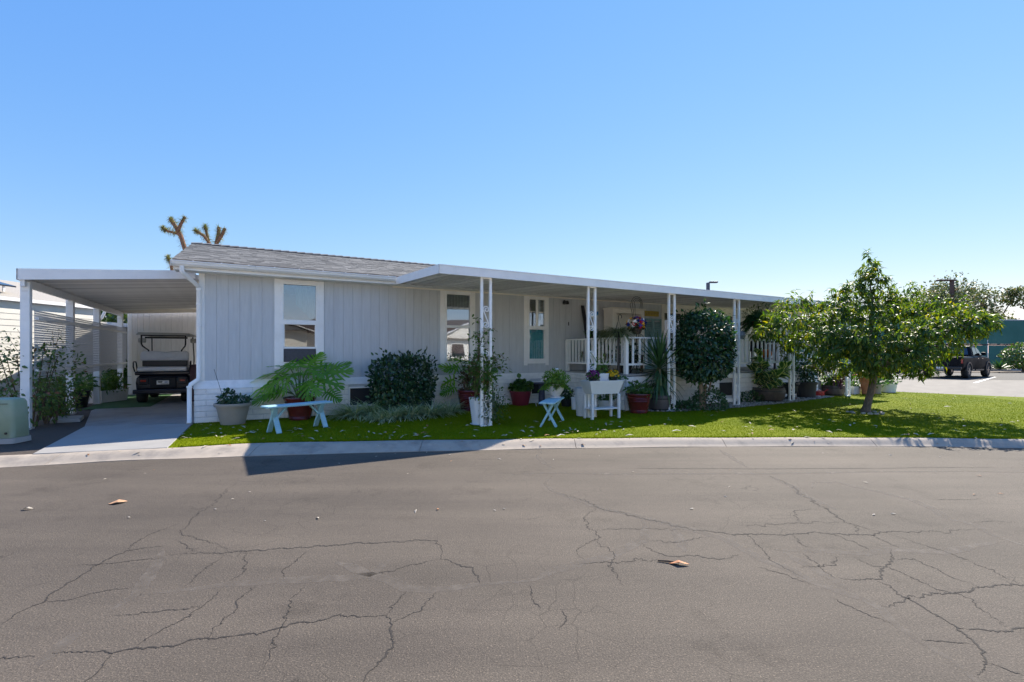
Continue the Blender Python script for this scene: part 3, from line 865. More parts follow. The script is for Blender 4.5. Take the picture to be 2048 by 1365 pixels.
w1, pu, pz, lu, lz = window(wins[0], 0)
MB().box(lu[0] - .01, lu[0] + .012, W0 - 0.01, W0 + 0.05, lz[0] - .04, lz[1]).box(lu[1] - .012, lu[1] + .01, W0 - 0.01, W0 + 0.05, lz[0] - .04, lz[1]).box(lu[0] + .012, lu[1] - .012, W0 - 0.012, W0 + 0.05, lz[0] - .04, lz[0]).build('sash', WHITE, w1)
MB().box(lu[0] + 0.0, lu[1] - 0.0, W0 - 0.03, W0 + 0.3, wins[0]['z0'] + 0.14, lz[0] - 0.05).build('window_air_conditioner', M('dark_grille', (0.05, 0.055, 0.07), 0.5, 0.3, 30), w1)
curtain(w1, pu[0] + .25, pu[1] + .05, pz[0] + .35, pz[1] + .05, W0 + 0.12, SAGE, 5, 0.03, z0b=pz[0] - .1)
w2, pu, pz, lu, lz = window(wins[1], 1)
mid = pz[0] + (pz[1] - pz[0]) * 0.57
curtain(w2, pu[0] + .05, pu[1] + .05, mid - 0.03, pz[1] + .05, W0 + 0.16, SAGE, 8, 0.03)
MB().box(pu[0] - .02, pu[1] + .02, W0 + 0.09, W0 + 0.095, pz[0] - .05, mid).build('blind', BLINDW, w2)
curtain(w2, lu[0] - .03, lu[1] + .03, lz[0] - .03, lz[0] + (lz[1] - lz[0]) * 0.62, W0 + 0.12, SHEER, 3, 0.01)
w3, pu, pz, lu, lz = window(wins[2], 2)
mu = pu[0] + (pu[1] - pu[0]) * 0.46
MB().box(mu, mu + 0.07, W0 - 0.005, W0 + 0.045, pz[0], pz[1]).box(pu[1] - 0.17, pu[1] - 0.11, W0 + .03, W0 + .06, pz[0], pz[1]).build('sash', WHITE, w3)
curtain(w3, lu[0] - .03, lu[1] + .03, lz[0] - .03, lz[1] + .05, W0 + 0.07, TEAL, 5, 0.02)
MB().box(pu[0] - .05, mu, W0 + 0.25, W0 + 0.28, pz[0] - .05, pz[0] + (pz[1] - pz[0]) * 0.66).build('shelf_board', M('orange_wood', (0.30, 0.11, 0.03), 0.6, 0.15, 10), w3)
curtain(w3, mu + .12, pu[1] + .05, pz[0] - .05, pz[0] + (pz[1] - pz[0]) * 0.7, W0 + 0.14, SHEER, 4, 0.015)
# sliding door with four glass leaves
zd0, zd1 = 0.95, 2.84
m = MB()
m.box(SD[0], SD[0] + 0.12, W0 - 0.02, W0 + .04, ZS, 3.05).box(SD[1] - 0.12, SD[1], W0 - 0.02, W0 + .04, ZS, 3.05).box(SD[0] + .12, SD[1] - .12, W0 - 0.016, W0 + .04, zd1, 3.05)
sd = m.build('sliding_door', CREAM, house)
nl = 4; s0, s1 = SD[0] + 0.12, SD[1] - 0.12
for k in range(nl):
    a = s0 + (s1 - s0) * k / nl + 0.002; b = s0 + (s1 - s0) * (k + 1) / nl - 0.002
    vv = W0 + (0.0 if k % 2 else 0.03)
    f = MB().box(a, a + 0.05, vv, vv + .025, zd0, zd1 - .002).box(b - 0.05, b, vv, vv + .025, zd0, zd1 - .002).box(a + .05, b - .05, vv, vv + .025, zd1 - 0.06, zd1 - .002).box(a + .05, b - .05, vv, vv + .025, zd0, zd0 + 0.08)
    f.build('door_frame', CREAM, sd)
    MB().box(a + .05, b - .05, vv + .01, vv + .014, zd0 + .08, zd1 - .06).build('pane', GLASSD, sd)
# skirting blocks, cap, vents
vents = [(wu(700, 0.0), wu(700, 0.0) + 0.62, 0.30, 0.68), (wu(1063, 0.0), wu(1080, 0.0), 0.36, 0.66)]
CH = 0.1117
for c in range(6):
    z0 = GZ + c * CH
    uu = -0.0 - (0.2 if c % 2 else 0)
    while uu < 8.82:
        L = 0.405
        a, b = max(uu, 0.0), min(uu + L - 0.007, 8.82)
        uu += L
        if b - a < 0.03: continue
        if any(b > v0 - 0.02 and a < v1 + 0.02 and z0 + CH > v2 and z0 < v3 for v0, v1, v2, v3 in vents):
            parts_ = []
            for v0, v1, v2, v3 in vents:
                if b > v0 - 0.02 and a < v1 + 0.02:
                    if a < v0 - 0.05: parts_.append((a, v0 - 0.035))
                    if b > v1 + 0.05: parts_.append((v1 + 0.035, b))
        else: parts_ = [(a, b)]
        for a2, b2 in parts_:
            j = rnd.uniform(0, 0.007)
            MB().rbox(a2, b2, -j, 0.05, z0 + 0.004, z0 + CH - 0.004, 0.008).build('block', BRICK, house)
MB().box(0.012, 8.84, 0.012, 0.06, GZ - .05, GZ + 6 * CH).build('skirt_wall', MORTAR, house)
MB().box(0.012, 0.06, 0.06, VB, GZ - .05, GZ + 6 * CH).build('skirt_wall', MORTAR, house)
m = MB().add([(-0.012, -0.012, GZ + 6*CH + .002), (8.84, -0.012, GZ + 6*CH + .002), (8.84, W0 - 0.01, ZS), (-0.012, W0 - 0.01, ZS), (-0.012, 0.09, GZ + 6*CH + .002), (8.84, 0.09, GZ + 6*CH + .002), (8.84, 0.09, ZS), (-0.012, 0.09, ZS)],
             [(0,1,2,3),(0,4,5,1),(1,5,6,2),(3,2,6,7),(0,3,7,4)])
m.build('skirt_cap', BRICK, house)
for v0, v1, v2, v3 in vents:
    f = MB().box(v0 - .03, v0, -0.012, 0.03, v2 - .03, v3 + .03).box(v1, v1 + .03, -0.012, 0.03, v2 - .03, v3 + .03).box(v0, v1, -0.012, 0.03, v3, v3 + .03).box(v0, v1, -0.012, 0.03, v2 - .03, v2)
    vo = f.build('vent', WHITE, house)
    MB().box(v0, v1, 0.0, 0.008, v2, v3).build('screen', DARK, vo)
for px0, px1 in ((499, 507), (512, 520), (525, 533), (895, 900), (904, 909)):
    a, b = wu(px0, -0.003), wu(px1, -0.003); zz = wz(px0, 799.0 if px0 < 600 else 783, -0.003)
    MB().box(a, b, -0.011, 0.0, zz - .012, zz + .012).build('vent_slot', DARK, house)
# small wall things that belong to the house
uu = wu(1128, W0); zz = wz(1128, 606, W0)
sc = MB().box(uu - .03, uu + .03, W0 - 0.02, W0, zz - .05, zz + .05).tube([(uu, W0 - .02, zz), (uu, W0 - .12, zz + .02)], 0.02, 8).build('wall_lamp', BLACKM, house)
MB().lathe([(0.03, 0.05), (0.05, 0.0), (0.055, -0.05)], 12, (uu + .03, W0 - .12, zz)).build('lamp_shade', BLACKM, sc)
MB().lathe([(0.03, 0.05), (0.05, 0.0), (0.055, -0.05)], 12, (uu - .06, W0 - .11, zz + .01)).build('lamp_shade', BLACKM, sc)
uu = wu(1137, W0); zz = wz(1137, 648, W0)
MB().box(uu - .012, uu + .012, W0 - .012, W0, zz - .05, zz + .05).build('wall_hook', BLACKM, house)

# ================================================================ PATIO COVER
cover = thing('patio_cover', 'white aluminium patio cover on scroll iron posts along the house front', 'patio cover', HO, TH)
VF = -3.15; UCE = 19.6
ZW, ZF = 3.150, 2.985                                 # underside at the wall and at the front edge
def coverz(v): return ZW + (ZF - ZW) * (v / VF)
pm = None
PWD = 0.2107
k = 0
uu = UC + 0.02
def pan_mesh(length_v0, v1, zf, wd, name, mat):
    prof_ = [(0, 0), (0.015, -0.075), (0.055, -0.075), (0.07, 0), (wd - 0.009, 0), (wd - 0.009, 0.006), (0, 0.006)]
    m = MB()
    m.loft([[(x, length_v0, zf(length_v0) + z) for x, z in prof_], [(x, v1, zf(v1) + z) for x, z in prof_]])
    return m.mesh(name, mat)
pm = pan_mesh(0.0 + W0 - 0.01, VF + 0.08, coverz, PWD, 'roof_pan', PAN)
while uu < UCE - 0.1:
    link('roof_pan', pm, cover, (uu, 0, 0))
    uu += PWD
m = MB().add([(UC + .02, W0 - .02, ZW + .012), (UCE, W0 - .02, ZW + .012), (UCE, VF + .06, ZF + .012), (UC + .02, VF + .06, ZF + .012), (UC + .02, W0 - .02, ZW + .02), (UCE, W0 - .02, ZW + .02), (UCE, VF + .06, ZF + .02), (UC + .02, VF + .06, ZF + .02)], [(0,1,2,3),(7,6,5,4),(0,4,5,1),(1,5,6,2),(2,6,7,3),(3,7,4,0)]); m.build('roof_sheet', PAN, cover)
fa = [(VF, 2.90), (VF + 0.03, 2.90), (VF + 0.03, 2.93), (VF + 0.018, 2.93), (VF + 0.018, 3.05), (VF + 0.06, 3.05), (VF + 0.06, 3.065), (VF - 0.006, 3.065), (VF - 0.006, 3.045), (VF, 3.04)]
m = MB().loft([[(UC, a, b) for a, b in fa], [(UCE, a, b - 0.05) for a, b in fa]]); m.build('fascia', ALU, cover)
for uu in (UC, UCE):                                  # the end fascias run up to the wall
    m = MB()
    dz = 0.05 if uu > 10 else 0
    m.loft([[(uu, VF, 2.90 - dz), (uu + .02, VF, 2.90 - dz), (uu + .02, VF, 3.063 - dz), (uu, VF, 3.063 - dz)], [(uu, -0.1, 3.06), (uu + .02, -0.1, 3.06), (uu + .02, -0.1, 3.225), (uu, -0.1, 3.225)]])
    m.build('end_fascia', ALU, cover)
MB().box(UC + .02, 17.6, W0 - 0.03, W0, 3.03, 3.102).build('ledger', CREAM, cover)
MB().box(UC + .02, UCE, VF + .05, VF + .1, 2.93, 2.95).build('beam', ALU, cover)
def spiral_S(cx, cz, h, r, vv):
    pts = []
    for i in range(34):
        t = i / 33
        a = R(-330 + 510 * t); rr = 0.013 + (r - 0.013) * t ** 1.1
        pts.append((cx + 0.006 + rr * math.cos(a), cz + h / 2 - r + rr * math.sin(a)))
    low = [(2 * cx - x, 2 * cz - z) for x, z in pts][::-1]
    return [(x, vv, z) for x, z in pts + low]
postpx = [(972, 3.03), (1183, 3.03), (1343, 3.03), (1473, 3.03), (1583, 3.03)]
postu = [wu(p, -v) for p, v in postpx] + [wu(1583, -3.03) + 3.0]
SW = 0.21
proto_me = {}
for i, pu_ in enumerate(postu):
    zt = 2.925 - 0.05 * (pu_ - UC) / (UCE - UC)
    m = MB().box(pu_ - SW/2 - .01, pu_ + SW/2 + .01, -3.05, -3.01, zt - 0.04, zt).box(pu_ - SW/2 - .01, pu_ + SW/2 + .01, -3.065, -2.995, GZ - .02, GZ + 0.022)
    post = m.build('post', WHITE, cover)
    for s in (-1, 1):
        x = pu_ + s * (SW/2 - 0.013)
        bevel(MB().box(x - 0.025, x + 0.025, -3.056, -3.006, GZ + .022, zt - 0.04).build('upright', WHITE, post), 0.005)
    for zc in (2.165, 1.32, 0.475):
        m = MB().tube(spiral_S(pu_, zc, 0.42, 0.068, -3.03), 0.012, 6)
        m.build('scroll', WHITE, post, smooth=True, angle=60)

# ================================================================ DECK with skirt boards and railing
deck = thing('deck', 'raised porch deck with white railing and horizontal white skirt boards', 'deck', HO, TH)
D0, D1, DV = 8.85, 16.9, -2.5
for k in range(17):
    vv = DV + k * 0.151
    MB().box(D0, D1, vv, vv + 0.145, 0.93, 0.965).build('deck_board', M('grey_deck_board', (0.42, 0.40, 0.38), 0.7, 0.15, 9, orand=0.1) if k == 0 else bpy.data.materials['grey_deck_board'], deck)
m = MB().box(D0 + .05, D1 - .05, DV + .05, -0.02, 0.1, 0.90); m.build('deck_frame', MORTAR, deck)
dv = (wu(1439, DV - .01), wu(1467, DV - .01), 0.30, 0.66)
for c in range(6):
    z0 = GZ + c * 0.135
    a = D0
    while a < D1:
        b = min(a + 2.44, D1)
        cuts = [(a, b - .004)]
        if z0 + .135 > dv[2] and z0 < dv[3]:
            cuts = [(p, q) for p, q in ((a, min(b - .004, dv[0])), (max(a, dv[1]), b - .004)) if q - p > .02]
        for p, q in cuts:
            MB().rbox(p, q, DV - 0.012, DV + 0.02, z0 + .003, z0 + .132, 0.006).build('skirt_board', BRICK, deck)
        a = b
MB().box(dv[0] + .01, dv[1] - .01, DV + 0.03, DV + 0.04, dv[2], dv[3]).build('vent_opening', DARK, deck)
CH2 = 0.1117
for c in range(7):                                    # block return at the left end of the deck
    vv = DV + 0.03 + (0.0 if c % 2 else -0.0)
    first = True
    while vv < -0.02:
        L = 0.405 if not (first and c % 2) else 0.2
        first = False
        b = min(vv + L - .007, -0.02)
        z0 = GZ + c * CH2
        if not (vv < -1.15 and b > -1.75 and 3 <= c <= 5):
            m = MB().box(D0 - 0.03 - rnd.uniform(0, .006), D0 + 0.04, vv, b, z0 + .004, z0 + CH2 - .004)
            bevel(m.build('block', BRICK, deck), 0.008, 1)
        vv += L
MB().box(D0 - .01, D0 + .04, -1.72, -1.18, GZ + 3*CH2, GZ + 6*CH2 - .01).build('vent_opening', DARK, deck)
MB().box(D0 - .012, D0 + .048, DV + .03, -0.02, GZ + 7*CH2, 0.926).build('skirt_cap', BRICK, deck)
def railing(p, q, n, name='railing'):
    p, q = Vector(p), Vector(q)
    dirn = (q - p).normalized()
    m = MB().bar(p + Vector((0, 0, 1.85)), q + Vector((0, 0, 1.85)), 0.085, 0.035).bar(p + Vector((0, 0, 1.20)), q + Vector((0, 0, 1.20)), 0.04, 0.05)
    r = m.build(name, WHITE, deck)
    for i in range(1, n):
        c = p + (q - p) * (i / n)
        MB().bar(c + Vector((0, 0, 1.225)), c + Vector((0, 0, 1.83)), 0.028 if False else 0.055, 0.028, up=dirn.cross(Vector((0, 0, 1)))).build('picket', WHITE, r)
    return r
railing((D0 + .05, DV + .06, 0), (D0 + .05, 0.0, 0), 17)
railing((D0 + .05, DV + .06, 0), (12.2, DV + .06, 0), 15)
railing((12.2, DV + .06, 0), (D1 - .1, DV + .06, 0), 24)
for x, y in ((D0 + .05, DV + .06), (D0 + .05, -0.02), (12.2, DV + .06), (D1 - .1, DV + .06)):
    bevel(MB().box(x - .045, x + .045, y - .045, y + .045, 0.965, 1.835).build('railing_post', WHITE, deck), 0.005)
# steps with a sloping handrail at the far end
for k in range(4):
    MB().box(D1 + .02 + .28*k, D1 + .3 + .28*k, DV + .2, DV + 1.4, GZ, 0.93 - 0.19*(k+1)).build('step', CONC, deck)
hr = MB().bar((D1 + .0, DV + .1, 1.85), (D1 + 1.25, DV + .1, 1.05), 0.06, 0.04).bar((D1, DV + .1, 1.2), (D1 + 1.25, DV + .1, 0.4), 0.04, 0.05).build('handrail', WHITE, deck)
for k in range(1, 9):
    x = D1 + 1.25 * k / 9
    MB().bar((x, DV + .1, 1.22 - 0.8*k/9), (x, DV + .1, 1.84 - 0.8*k/9), 0.04, 0.03, up=(0, 1, 0)).build('picket', WHITE, hr)
bevel(MB().box(D1 + 1.25, D1 + 1.34, DV + .055, DV + .145, GZ, 1.1).build('railing_post', WHITE, deck), 0.005)

# ================================================================ CARPORT
carport = thing('carport', 'flat white aluminium carport on square posts over the driveway', 'carport', HO, TH)
CV0, CV1, CU0, CU1 = 0.50, 8.25, -2.69, -0.02
def cz(u): return 3.17 + (u - 0.0) / 2.69 * 0.18       # top of the fascia, falling away from the house
def bz(v): return -0.05 * (v - CV0) / (CV1 - CV0)
m = MB()
m.loft([[(CU0, CV0, cz(CU0) - .2), (CU0, CV0 + .02, cz(CU0) - .2), (CU0, CV0 + .02, cz(CU0)), (CU0, CV0, cz(CU0))],
        [(CU1, CV0, cz(CU1) - .165), (CU1, CV0 + .02, cz(CU1) - .165), (CU1, CV0 + .02, cz(CU1)), (CU1, CV0, cz(CU1))]])
m.build('fascia', ALU, carport)
m = MB()
m.loft([[(CU0 - .001, CV0, cz(CU0) - .2), (CU0 + .02, CV0, cz(CU0) - .2), (CU0 + .02, CV0, cz(CU0)), (CU0 - .001, CV0, cz(CU0))],
        [(CU0 - .001, CV1, cz(CU0) - .25), (CU0 + .02, CV1, cz(CU0) - .25), (CU0 + .02, CV1, cz(CU0) - .05), (CU0 - .001, CV1, cz(CU0) - .05)]])
m.build('side_fascia', ALU, carport)
cpm = None
pr = [(0, 0), (0.012, -0.04), (0.05, -0.04), (0.062, 0), (0.203, 0), (0.203, 0.006), (0, 0.006)]
m = MB().loft([[(CU0 + .02, v, cz(CU0) - 0.10 + z) for v, z in pr][::-1], [(CU1, v, cz(CU1) - 0.07 + z) for v, z in pr][::-1]])
cpm = m.mesh('roof_pan', PAN)
k = 0
vv = CV0 + 0.03
while vv < CV1 - 0.15:
    link('roof_pan', cpm, carport, (0, vv, bz(vv)))
    vv += 0.205
m = MB().add([(CU0 + .02, CV0 + .03, cz(CU0) - .088), (CU1, CV0 + .03, cz(CU1) - .058), (CU1, CV1, cz(CU1) - .108), (CU0 + .02, CV1, cz(CU0) - .138), (CU0 + .02, CV0 + .03, cz(CU0) - .08), (CU1, CV0 + .03, cz(CU1) - .05), (CU1, CV1, cz(CU1) - .10), (CU0 + .02, CV1, cz(CU0) - .13)], [(3,2,1,0),(4,5,6,7),(0,1,5,4),(1,2,6,5),(2,3,7,6),(3,0,4,7)]); m.build('roof_sheet', PAN, carport)
MB().bar((CU0 + .07, CV0 + .03, cz(CU0) - 0.235), (CU0 + .07, CV1, cz(CU0) - 0.285), 0.06, 0.14).build('beam', ALU, carport)
MB().bar((CU0, CV1, cz(CU0) - 0.20), (CU1, CV1, cz(CU1) - 0.22), 0.05, 0.13).build('rear_beam', CREAM, carport)
for v in (0.66, 3.13, 5.30, 7.95):
    z1 = cz(CU0) - 0.30 + bz(v)
    o = MB().box(CU0 + .005, CU0 + .135, v - .02, v + .11, GZ - .03, z1 if v > .7 else z1 + .09).build('post', WHITE, carport); bevel(o, 0.006)
    MB().box(CU0 - .02, CU0 + .16, v - .045, v + .135, GZ - .03, GZ + .02).build('footing', CONC, o)
    MB().box(CU0 + .03, CU0 + .11, v - .024, v - .02, z1 - .1, z1 - .06).build('bracket', ALU, o)
MB().box(-0.03, 0.07, CV0 + .05, CV1, 3.0, 3.09).build('wall_ledger', ALU, carport)
MB().box(-0.035, 0.03, 1.0, 7.8, 0.92, 3.0).build('house_side_strip', CREAM, carport)

# lattice screen between the carport posts
lat = thing('lattice_screen', 'white square lattice screen with two rails between the carport posts', 'lattice', HO, TH)
LU = CU0 + 0.15
LW = M('white_lattice', (0.72, 0.72, 0.74), 0.5, 0.03)
pv = [0.80, 3.10, 5.28, 7.93, 8.35]
for a, b in zip(pv[:-1], pv[1:]):
    m = MB()
    n = int((b - a) / 0.052)
    for i in range(n):
        v = a + (b - a) * i / n
        m.box(LU, LU + .0012, v, v + .024, 1.0, 2.28)
    for i in range(29):
        z = 1.0 + 0.0447 * i
        m.box(LU - .0016, LU - .0004, a, b, z, z + .024)
    tag(m.build('lattice_panel', LW, lat), kind='stuff')
for z in (1.13, 2.10):
    MB().box(LU + .008, LU + .055, 0.82, 8.3, z, z + .05).build('rail', WHITE, lat)

# storage shed behind the carport
shed = thing('storage_shed', 'beige boarded storage shed closing the back of the carport', 'shed', HO, TH)
u = -2.40
SV = 8.45
while u < 0.05:
    MB().rbox(u, min(u + .145, 0.05), SV, SV + .015, 0.15, 3.0, 0.004).build('siding_board', BEIGES, shed)
    u += 0.152
MB().box(-2.5, 0.07, SV + .018, 11.0, 0.1, 3.0).build('wall', BEIGES, shed)
bevel(MB().box(-2.52, -2.40, SV - .01, SV + .03, 0.12, 3.0).build('corner_trim', WHITE, shed))
MB().box(-2.6, 0.2, SV - .05, 11.1, 3.01, 3.08).build('roof', ALU, shed)
MB().box(-0.18, -0.02, SV - .05, SV - .001, 1.75, 2.12).build('meter_box', M('blue_grey_metal', (0.22, 0.26, 0.34), 0.5), shed)

# ================================================================ GOLF CART
CARTM = M('dark_navy_bodywork', (0.010, 0.012, 0.024), 0.3, 0.15, 5, coat=0.15, spec=.3)
VINYL = M('grey_vinyl_seat', (0.80, 0.78, 0.77), 0.5, 0.05, 10, bmp=0.15, bscale=120)
ROOFB = M('beige_plastic', (0.50, 0.48, 0.44), 0.45, 0.05, 6)
RUB = M('tyre_rubber', (0.016, 0.016, 0.017), 0.8, 0.2, 20, bmp=0.4, bscale=60)
REDL = M('red_lens', (0.35, 0.015, 0.012), 0.2, 0.1, 10)
cart = thing('golf_cart', 'dark golf cart with beige roof and grey rear seat parked under the carport', 'golf cart', tuple(hw(-1.13, 5.0, GZ + .01)), TH)
def rounded(x0, x1, y0, y1, z0, z1, name, mat, parent, b=0.03, seg=3):
    o = MB().box(x0, x1, y0, y1, z0, z1).build(name, mat, parent)
    return bevel(o, b, seg)
# body: lofted rear cowl (local +y is forward)
def sect(y, wd, z0, z1, r=0.08):
    return [(-wd, y, z0), (wd, y, z0), (wd + .015, y, (z0+z1)/2), (wd, y, z1 - r), (wd - r, y, z1), (-wd + r, y, z1), (-wd, y, z1 - r), (-wd - .015, y, (z0+z1)/2)]
m = MB().loft([sect(0.02, .56, .40, .72), sect(0.0 + .05, .60, .36, .76), sect(0.4, .61, .34, .80), sect(0.95, .60, .34, .80), sect(1.0, .58, .36, .70)])
body = m.build('body', CARTM, cart, smooth=True, angle=35)
m = MB().loft([sect(1.0, .52, .26, .34, .02), sect(2.0, .52, .26, .34, .02)]); m.build('floor', BLACKM, cart)
m = MB().loft([sect(1.95, .55, .30, .85), sect(2.2, .55, .30, .88), sect(2.55, .42, .34, .66)]); m.build('front_cowl', CARTM, cart, smooth=True, angle=35)
rounded(-.58, .58, -.42, .02, .30, .36, 'footplate', BLACKM, cart, .02)
rounded(-.60, .60, -.46, -.40, .28, .40, 'rear_bumper', CARTM, cart, .025)
rounded(-.30, .30, -0.06, 0.03, .40, .70, 'rear_panel', DARK, cart, .02)
rounded(-.62, .62, -.10, .34, .76, .86, 'seat_base', CARTM, cart, .03)
rounded(-.56, .56, -.16, .32, .861, .985, 'seat', VINYL, cart, .045, 4)
m = MB()
bk_ = []
for x in np.linspace(-.56, .56, 17):
    zt = 1.43 - 0.035 * math.exp(-(x / .12) ** 2) - (0.06 if abs(x) > .5 else 0)
    bk_.append([(x, .32, 1.15), (x, .30, 1.25), (x, .345, zt - .02), (x, .39, zt), (x, .43, zt - .03), (x, .40, 1.15)])
m.loft(bk_)
bevel(m.build('backrest', VINYL, cart, smooth=True, angle=60), .02)
rounded(-.52, .52, .33, .42, .99, 1.16, 'backrest_shell', BLACKM, cart, .02)
rounded(-.54, .54, .62, 1.08, .82, .94, 'front_seat', VINYL, cart, .04)
rounded(-.54, .54, .50, .60, .95, 1.35, 'front_backrest', VINYL, cart, .04)
m = MB().loft([[(x * s, y, z) for x, y, z in ((-.60, -.02, 1.86), (.60, -.02, 1.86), (.62, .05, 1.87), (.62, 1.95, 1.87), (.58, 2.02, 1.86), (-.58, 2.02, 1.86), (-.62, 1.95, 1.87), (-.62, .05, 1.87))] for s in (1.0,)] +
               [[(-.55, .04, 1.925), (.55, .04, 1.925), (.57, .1, 1.93), (.57, 1.9, 1.93), (.53, 1.95, 1.925), (-.53, 1.95, 1.925), (-.57, 1.9, 1.93), (-.57, .1, 1.93)]])
m.build('roof', ROOFB, cart, smooth=True, angle=30)
for s in (-1, 1):
    MB().tube([(s*.50, .10, 1.86), (s*.50, .10, 1.62), (s*.485, .14, 1.56), (s*.38, .36, 1.44), (s*.38, .40, 1.1)], .019, 8).build('roof_strut', BLACKM, cart, smooth=True)
    MB().tube([(s*.52, 1.85, 1.86), (s*.54, 2.05, 1.2), (s*.52, 2.12, .85)], .016, 8).build('front_strut', BLACKM, cart, smooth=True)
    MB().tube([(s*.60, -.16, .86), (s*.63, -.18, 1.0), (s*.63, -.17, 1.10), (s*.63, -.10, 1.13), (s*.63, .12, 1.13), (s*.62, .16, 1.08), (s*.60, .17, .84)], .016, 8).build('grab_rail', BLACKM, cart, smooth=True)
    o = rounded(s*.44 - .11, s*.44 + .11, -0.012, 0.06, .50, .70, 'lamp_housing', CARTM, cart, .02)
    rounded(s*.44 - .06, s*.44 + .06, -0.03, 0.0, .575, .635, 'tail_light', REDL, o, .012)
    rounded(s*.62 - .085, s*.62 + .085, .9, 1.06, 1.66, 1.79, 'mirror_pod', ROOFB, cart, .03)
    for y in (.28, 2.15):
        t = MB().lathe([(.11, -.11), (.19, -.11), (.225, -.08), (.228, 0), (.225, .08), (.19, .11), (.11, .11)], 28)
        wv = t.build('wheel', RUB, cart, smooth=True, angle=50, loc=(s*.50, y, .226), rot=(0, R(90), 0))
        MB().lathe([(.02, -.10), (.10, -.09), (.118, -.112), (.118, .112), (.10, .09), (.02, .10)], 20).build('rim', ALU, wv, smooth=True)
MB().bar((-.50, .60, 1.80), (.50, .60, 1.80), .03, .05).build('roof_crossbar', BLACKM, cart)
MB().tube([(-.50, .10, 1.845), (.50, .10, 1.845)], .016, 8).build('roof_rail', BLACKM, cart)
PL = M('white_plate', (0.80, 0.80, 0.78), 0.4, 0.02)
pl = rounded(-.14, .14, -.075, -.062, .50, .61, 'number_plate', PL, cart, .004)
for k, (x0, x1, z0, z1, mt_) in enumerate(((-.115, -.01, .565, .588, CARTM), (-.10, -.02, .545, .560, M('olive_print', (.2, .2, .08), .6)), (.04, .105, .55, .578, M('blue_print', (.25, .32, .5), .6)), (-.05, .12, .512, .522, CARTM))):
    MB().box(x0, x1, -.0775, -.0752, z0, z1).build('plate_print', mt_, pl)
MB().tube([(.12, 2.0, .92), (.2, 1.72, 1.08)], .02, 8).build('steering_column', BLACKM, cart)
m = MB(); m.tube([(.2 + .17*math.cos(a), 1.70 + .05*math.sin(a), 1.10 + .14*math.sin(a)) for a in np.linspace(0, 2*math.pi, 21)], .014, 6, cap=False); m.build('steering_wheel', BLACKM, cart)

# ================================================================ NEIGHBOUR'S HOUSE ON THE LEFT
NW = M('cream_clapboard', (0.66, 0.63, 0.56), 0.6, 0.04, 3, orand=0.03)
NX, NY = -13.75, 8.2
ang = math.atan2(15.5 - 8.2, 0.28)
nb = thing('neighbour_home', 'cream clapboard neighbour home with white gutter behind the lattice screen', 'house', (NX, NY, 0), ang)
# local +x runs away from the camera along the wall, local -y faces the driveway
for k in range(12):
    z = 0.9 + 0.165 * k
    m = MB()
    m.add([(-1.5, -0.014, z), (7.35, -0.014, z), (7.35, -0.004, z + .17), (-1.5, -0.004, z + .17), (-1.5, 0.02, z), (7.35, 0.02, z), (7.35, .02, z + .17), (-1.5, .02, z + .17)], [(0,1,2,3),(0,4,5,1),(3,2,6,7),(1,5,6,2),(0,3,7,4),(4,7,6,5)])
    m.build('clapboard', NW, nb)
MB().box(-1.5, 7.35, .02, 5.5, .1, 2.9).build('wall', NW, nb)
MB().box(-1.5, 7.36, -.02, .019, .1, .9).build('skirt', M('cream_skirt', (.5, .48, .42), .8), nb)
m = MB().add([(-1.7, -.03, 2.93), (7.5, -.03, 2.93), (7.5, 2.8, 3.75), (-1.7, 2.8, 3.75), (-1.7, -.03, 2.98), (7.5, -.03, 2.98), (7.5, 2.8, 3.80), (-1.7, 2.8, 3.80)], [(0,3,2,1),(4,5,6,7),(0,1,5,4),(1,2,6,5),(2,3,7,6),(3,0,4,7)])
m.build('roof', M('tan_shingle', (.34, .31, .27), .9, .2, 30, bmp=.6, bscale=40), nb)
MB().box(-1.7, 7.5, -.13, -.035, 2.88, 2.97).build('gutter', ALU, nb)
m = MB().tube([(7.3, -.33, 2.86), (7.3, -.2, 2.6), (7.3, -.05, 2.45), (7.3, -.05, .2)], .04, 8); m.build('downspout', WHITE, nb)
# window with frame and pane
wx = 1.9
f = MB().box(wx, wx + .12, -.07, -.031, 1.05, 2.42).box(wx + 1.3, wx + 1.42, -.07, -.031, 1.05, 2.42).box(wx + .12, wx + 1.3, -.07, -.031, 2.30, 2.42).box(wx + .12, wx + 1.3, -.07, -.031, 1.05, 1.15).box(wx + .68, wx + .74, -.065, -.031, 1.15, 2.30)
nwn = f.build('window', WHITE, nb)
MB().box(wx + .12, wx + 1.3, -.045, -.04, 1.15, 2.30).build('pane', GLASS, nwn)
MB().box(wx + .12, wx + 1.3, -.036, -.033, 1.15, 2.30).build('blind', M('pale_green_blind', (.55, .58, .5), .8), nwn)
# lower annex further back
MB().box(7.6, 12.5, .1, 4.5, .1, 2.35).build('annex_wall', NW, nb)
MB().add([(7.55, -.2, 2.36), (12.7, -.2, 2.36), (12.7, 4.6, 2.9), (7.55, 4.6, 2.9), (7.55, -.2, 2.46), (12.7, -.2, 2.46), (12.7, 4.6, 3.0), (7.55, 4.6, 3.0)], [(0,3,2,1),(4,5,6,7),(0,1,5,4),(1,2,6,5),(2,3,7,6),(3,0,4,7)])
MB().add([(7.45, -.25, 2.36), (12.7, -.25, 2.36), (12.7, 4.6, 2.56), (7.45, 4.6, 2.56), (7.45, -.25, 2.48), (12.7, -.25, 2.48), (12.7, 4.6, 2.7), (7.45, 4.6, 2.7)], [(0,3,2,1),(4,5,6,7),(0,1,5,4),(1,2,6,5),(2,3,7,6),(3,0,4,7)]).build('annex_roof', ALU, nb)
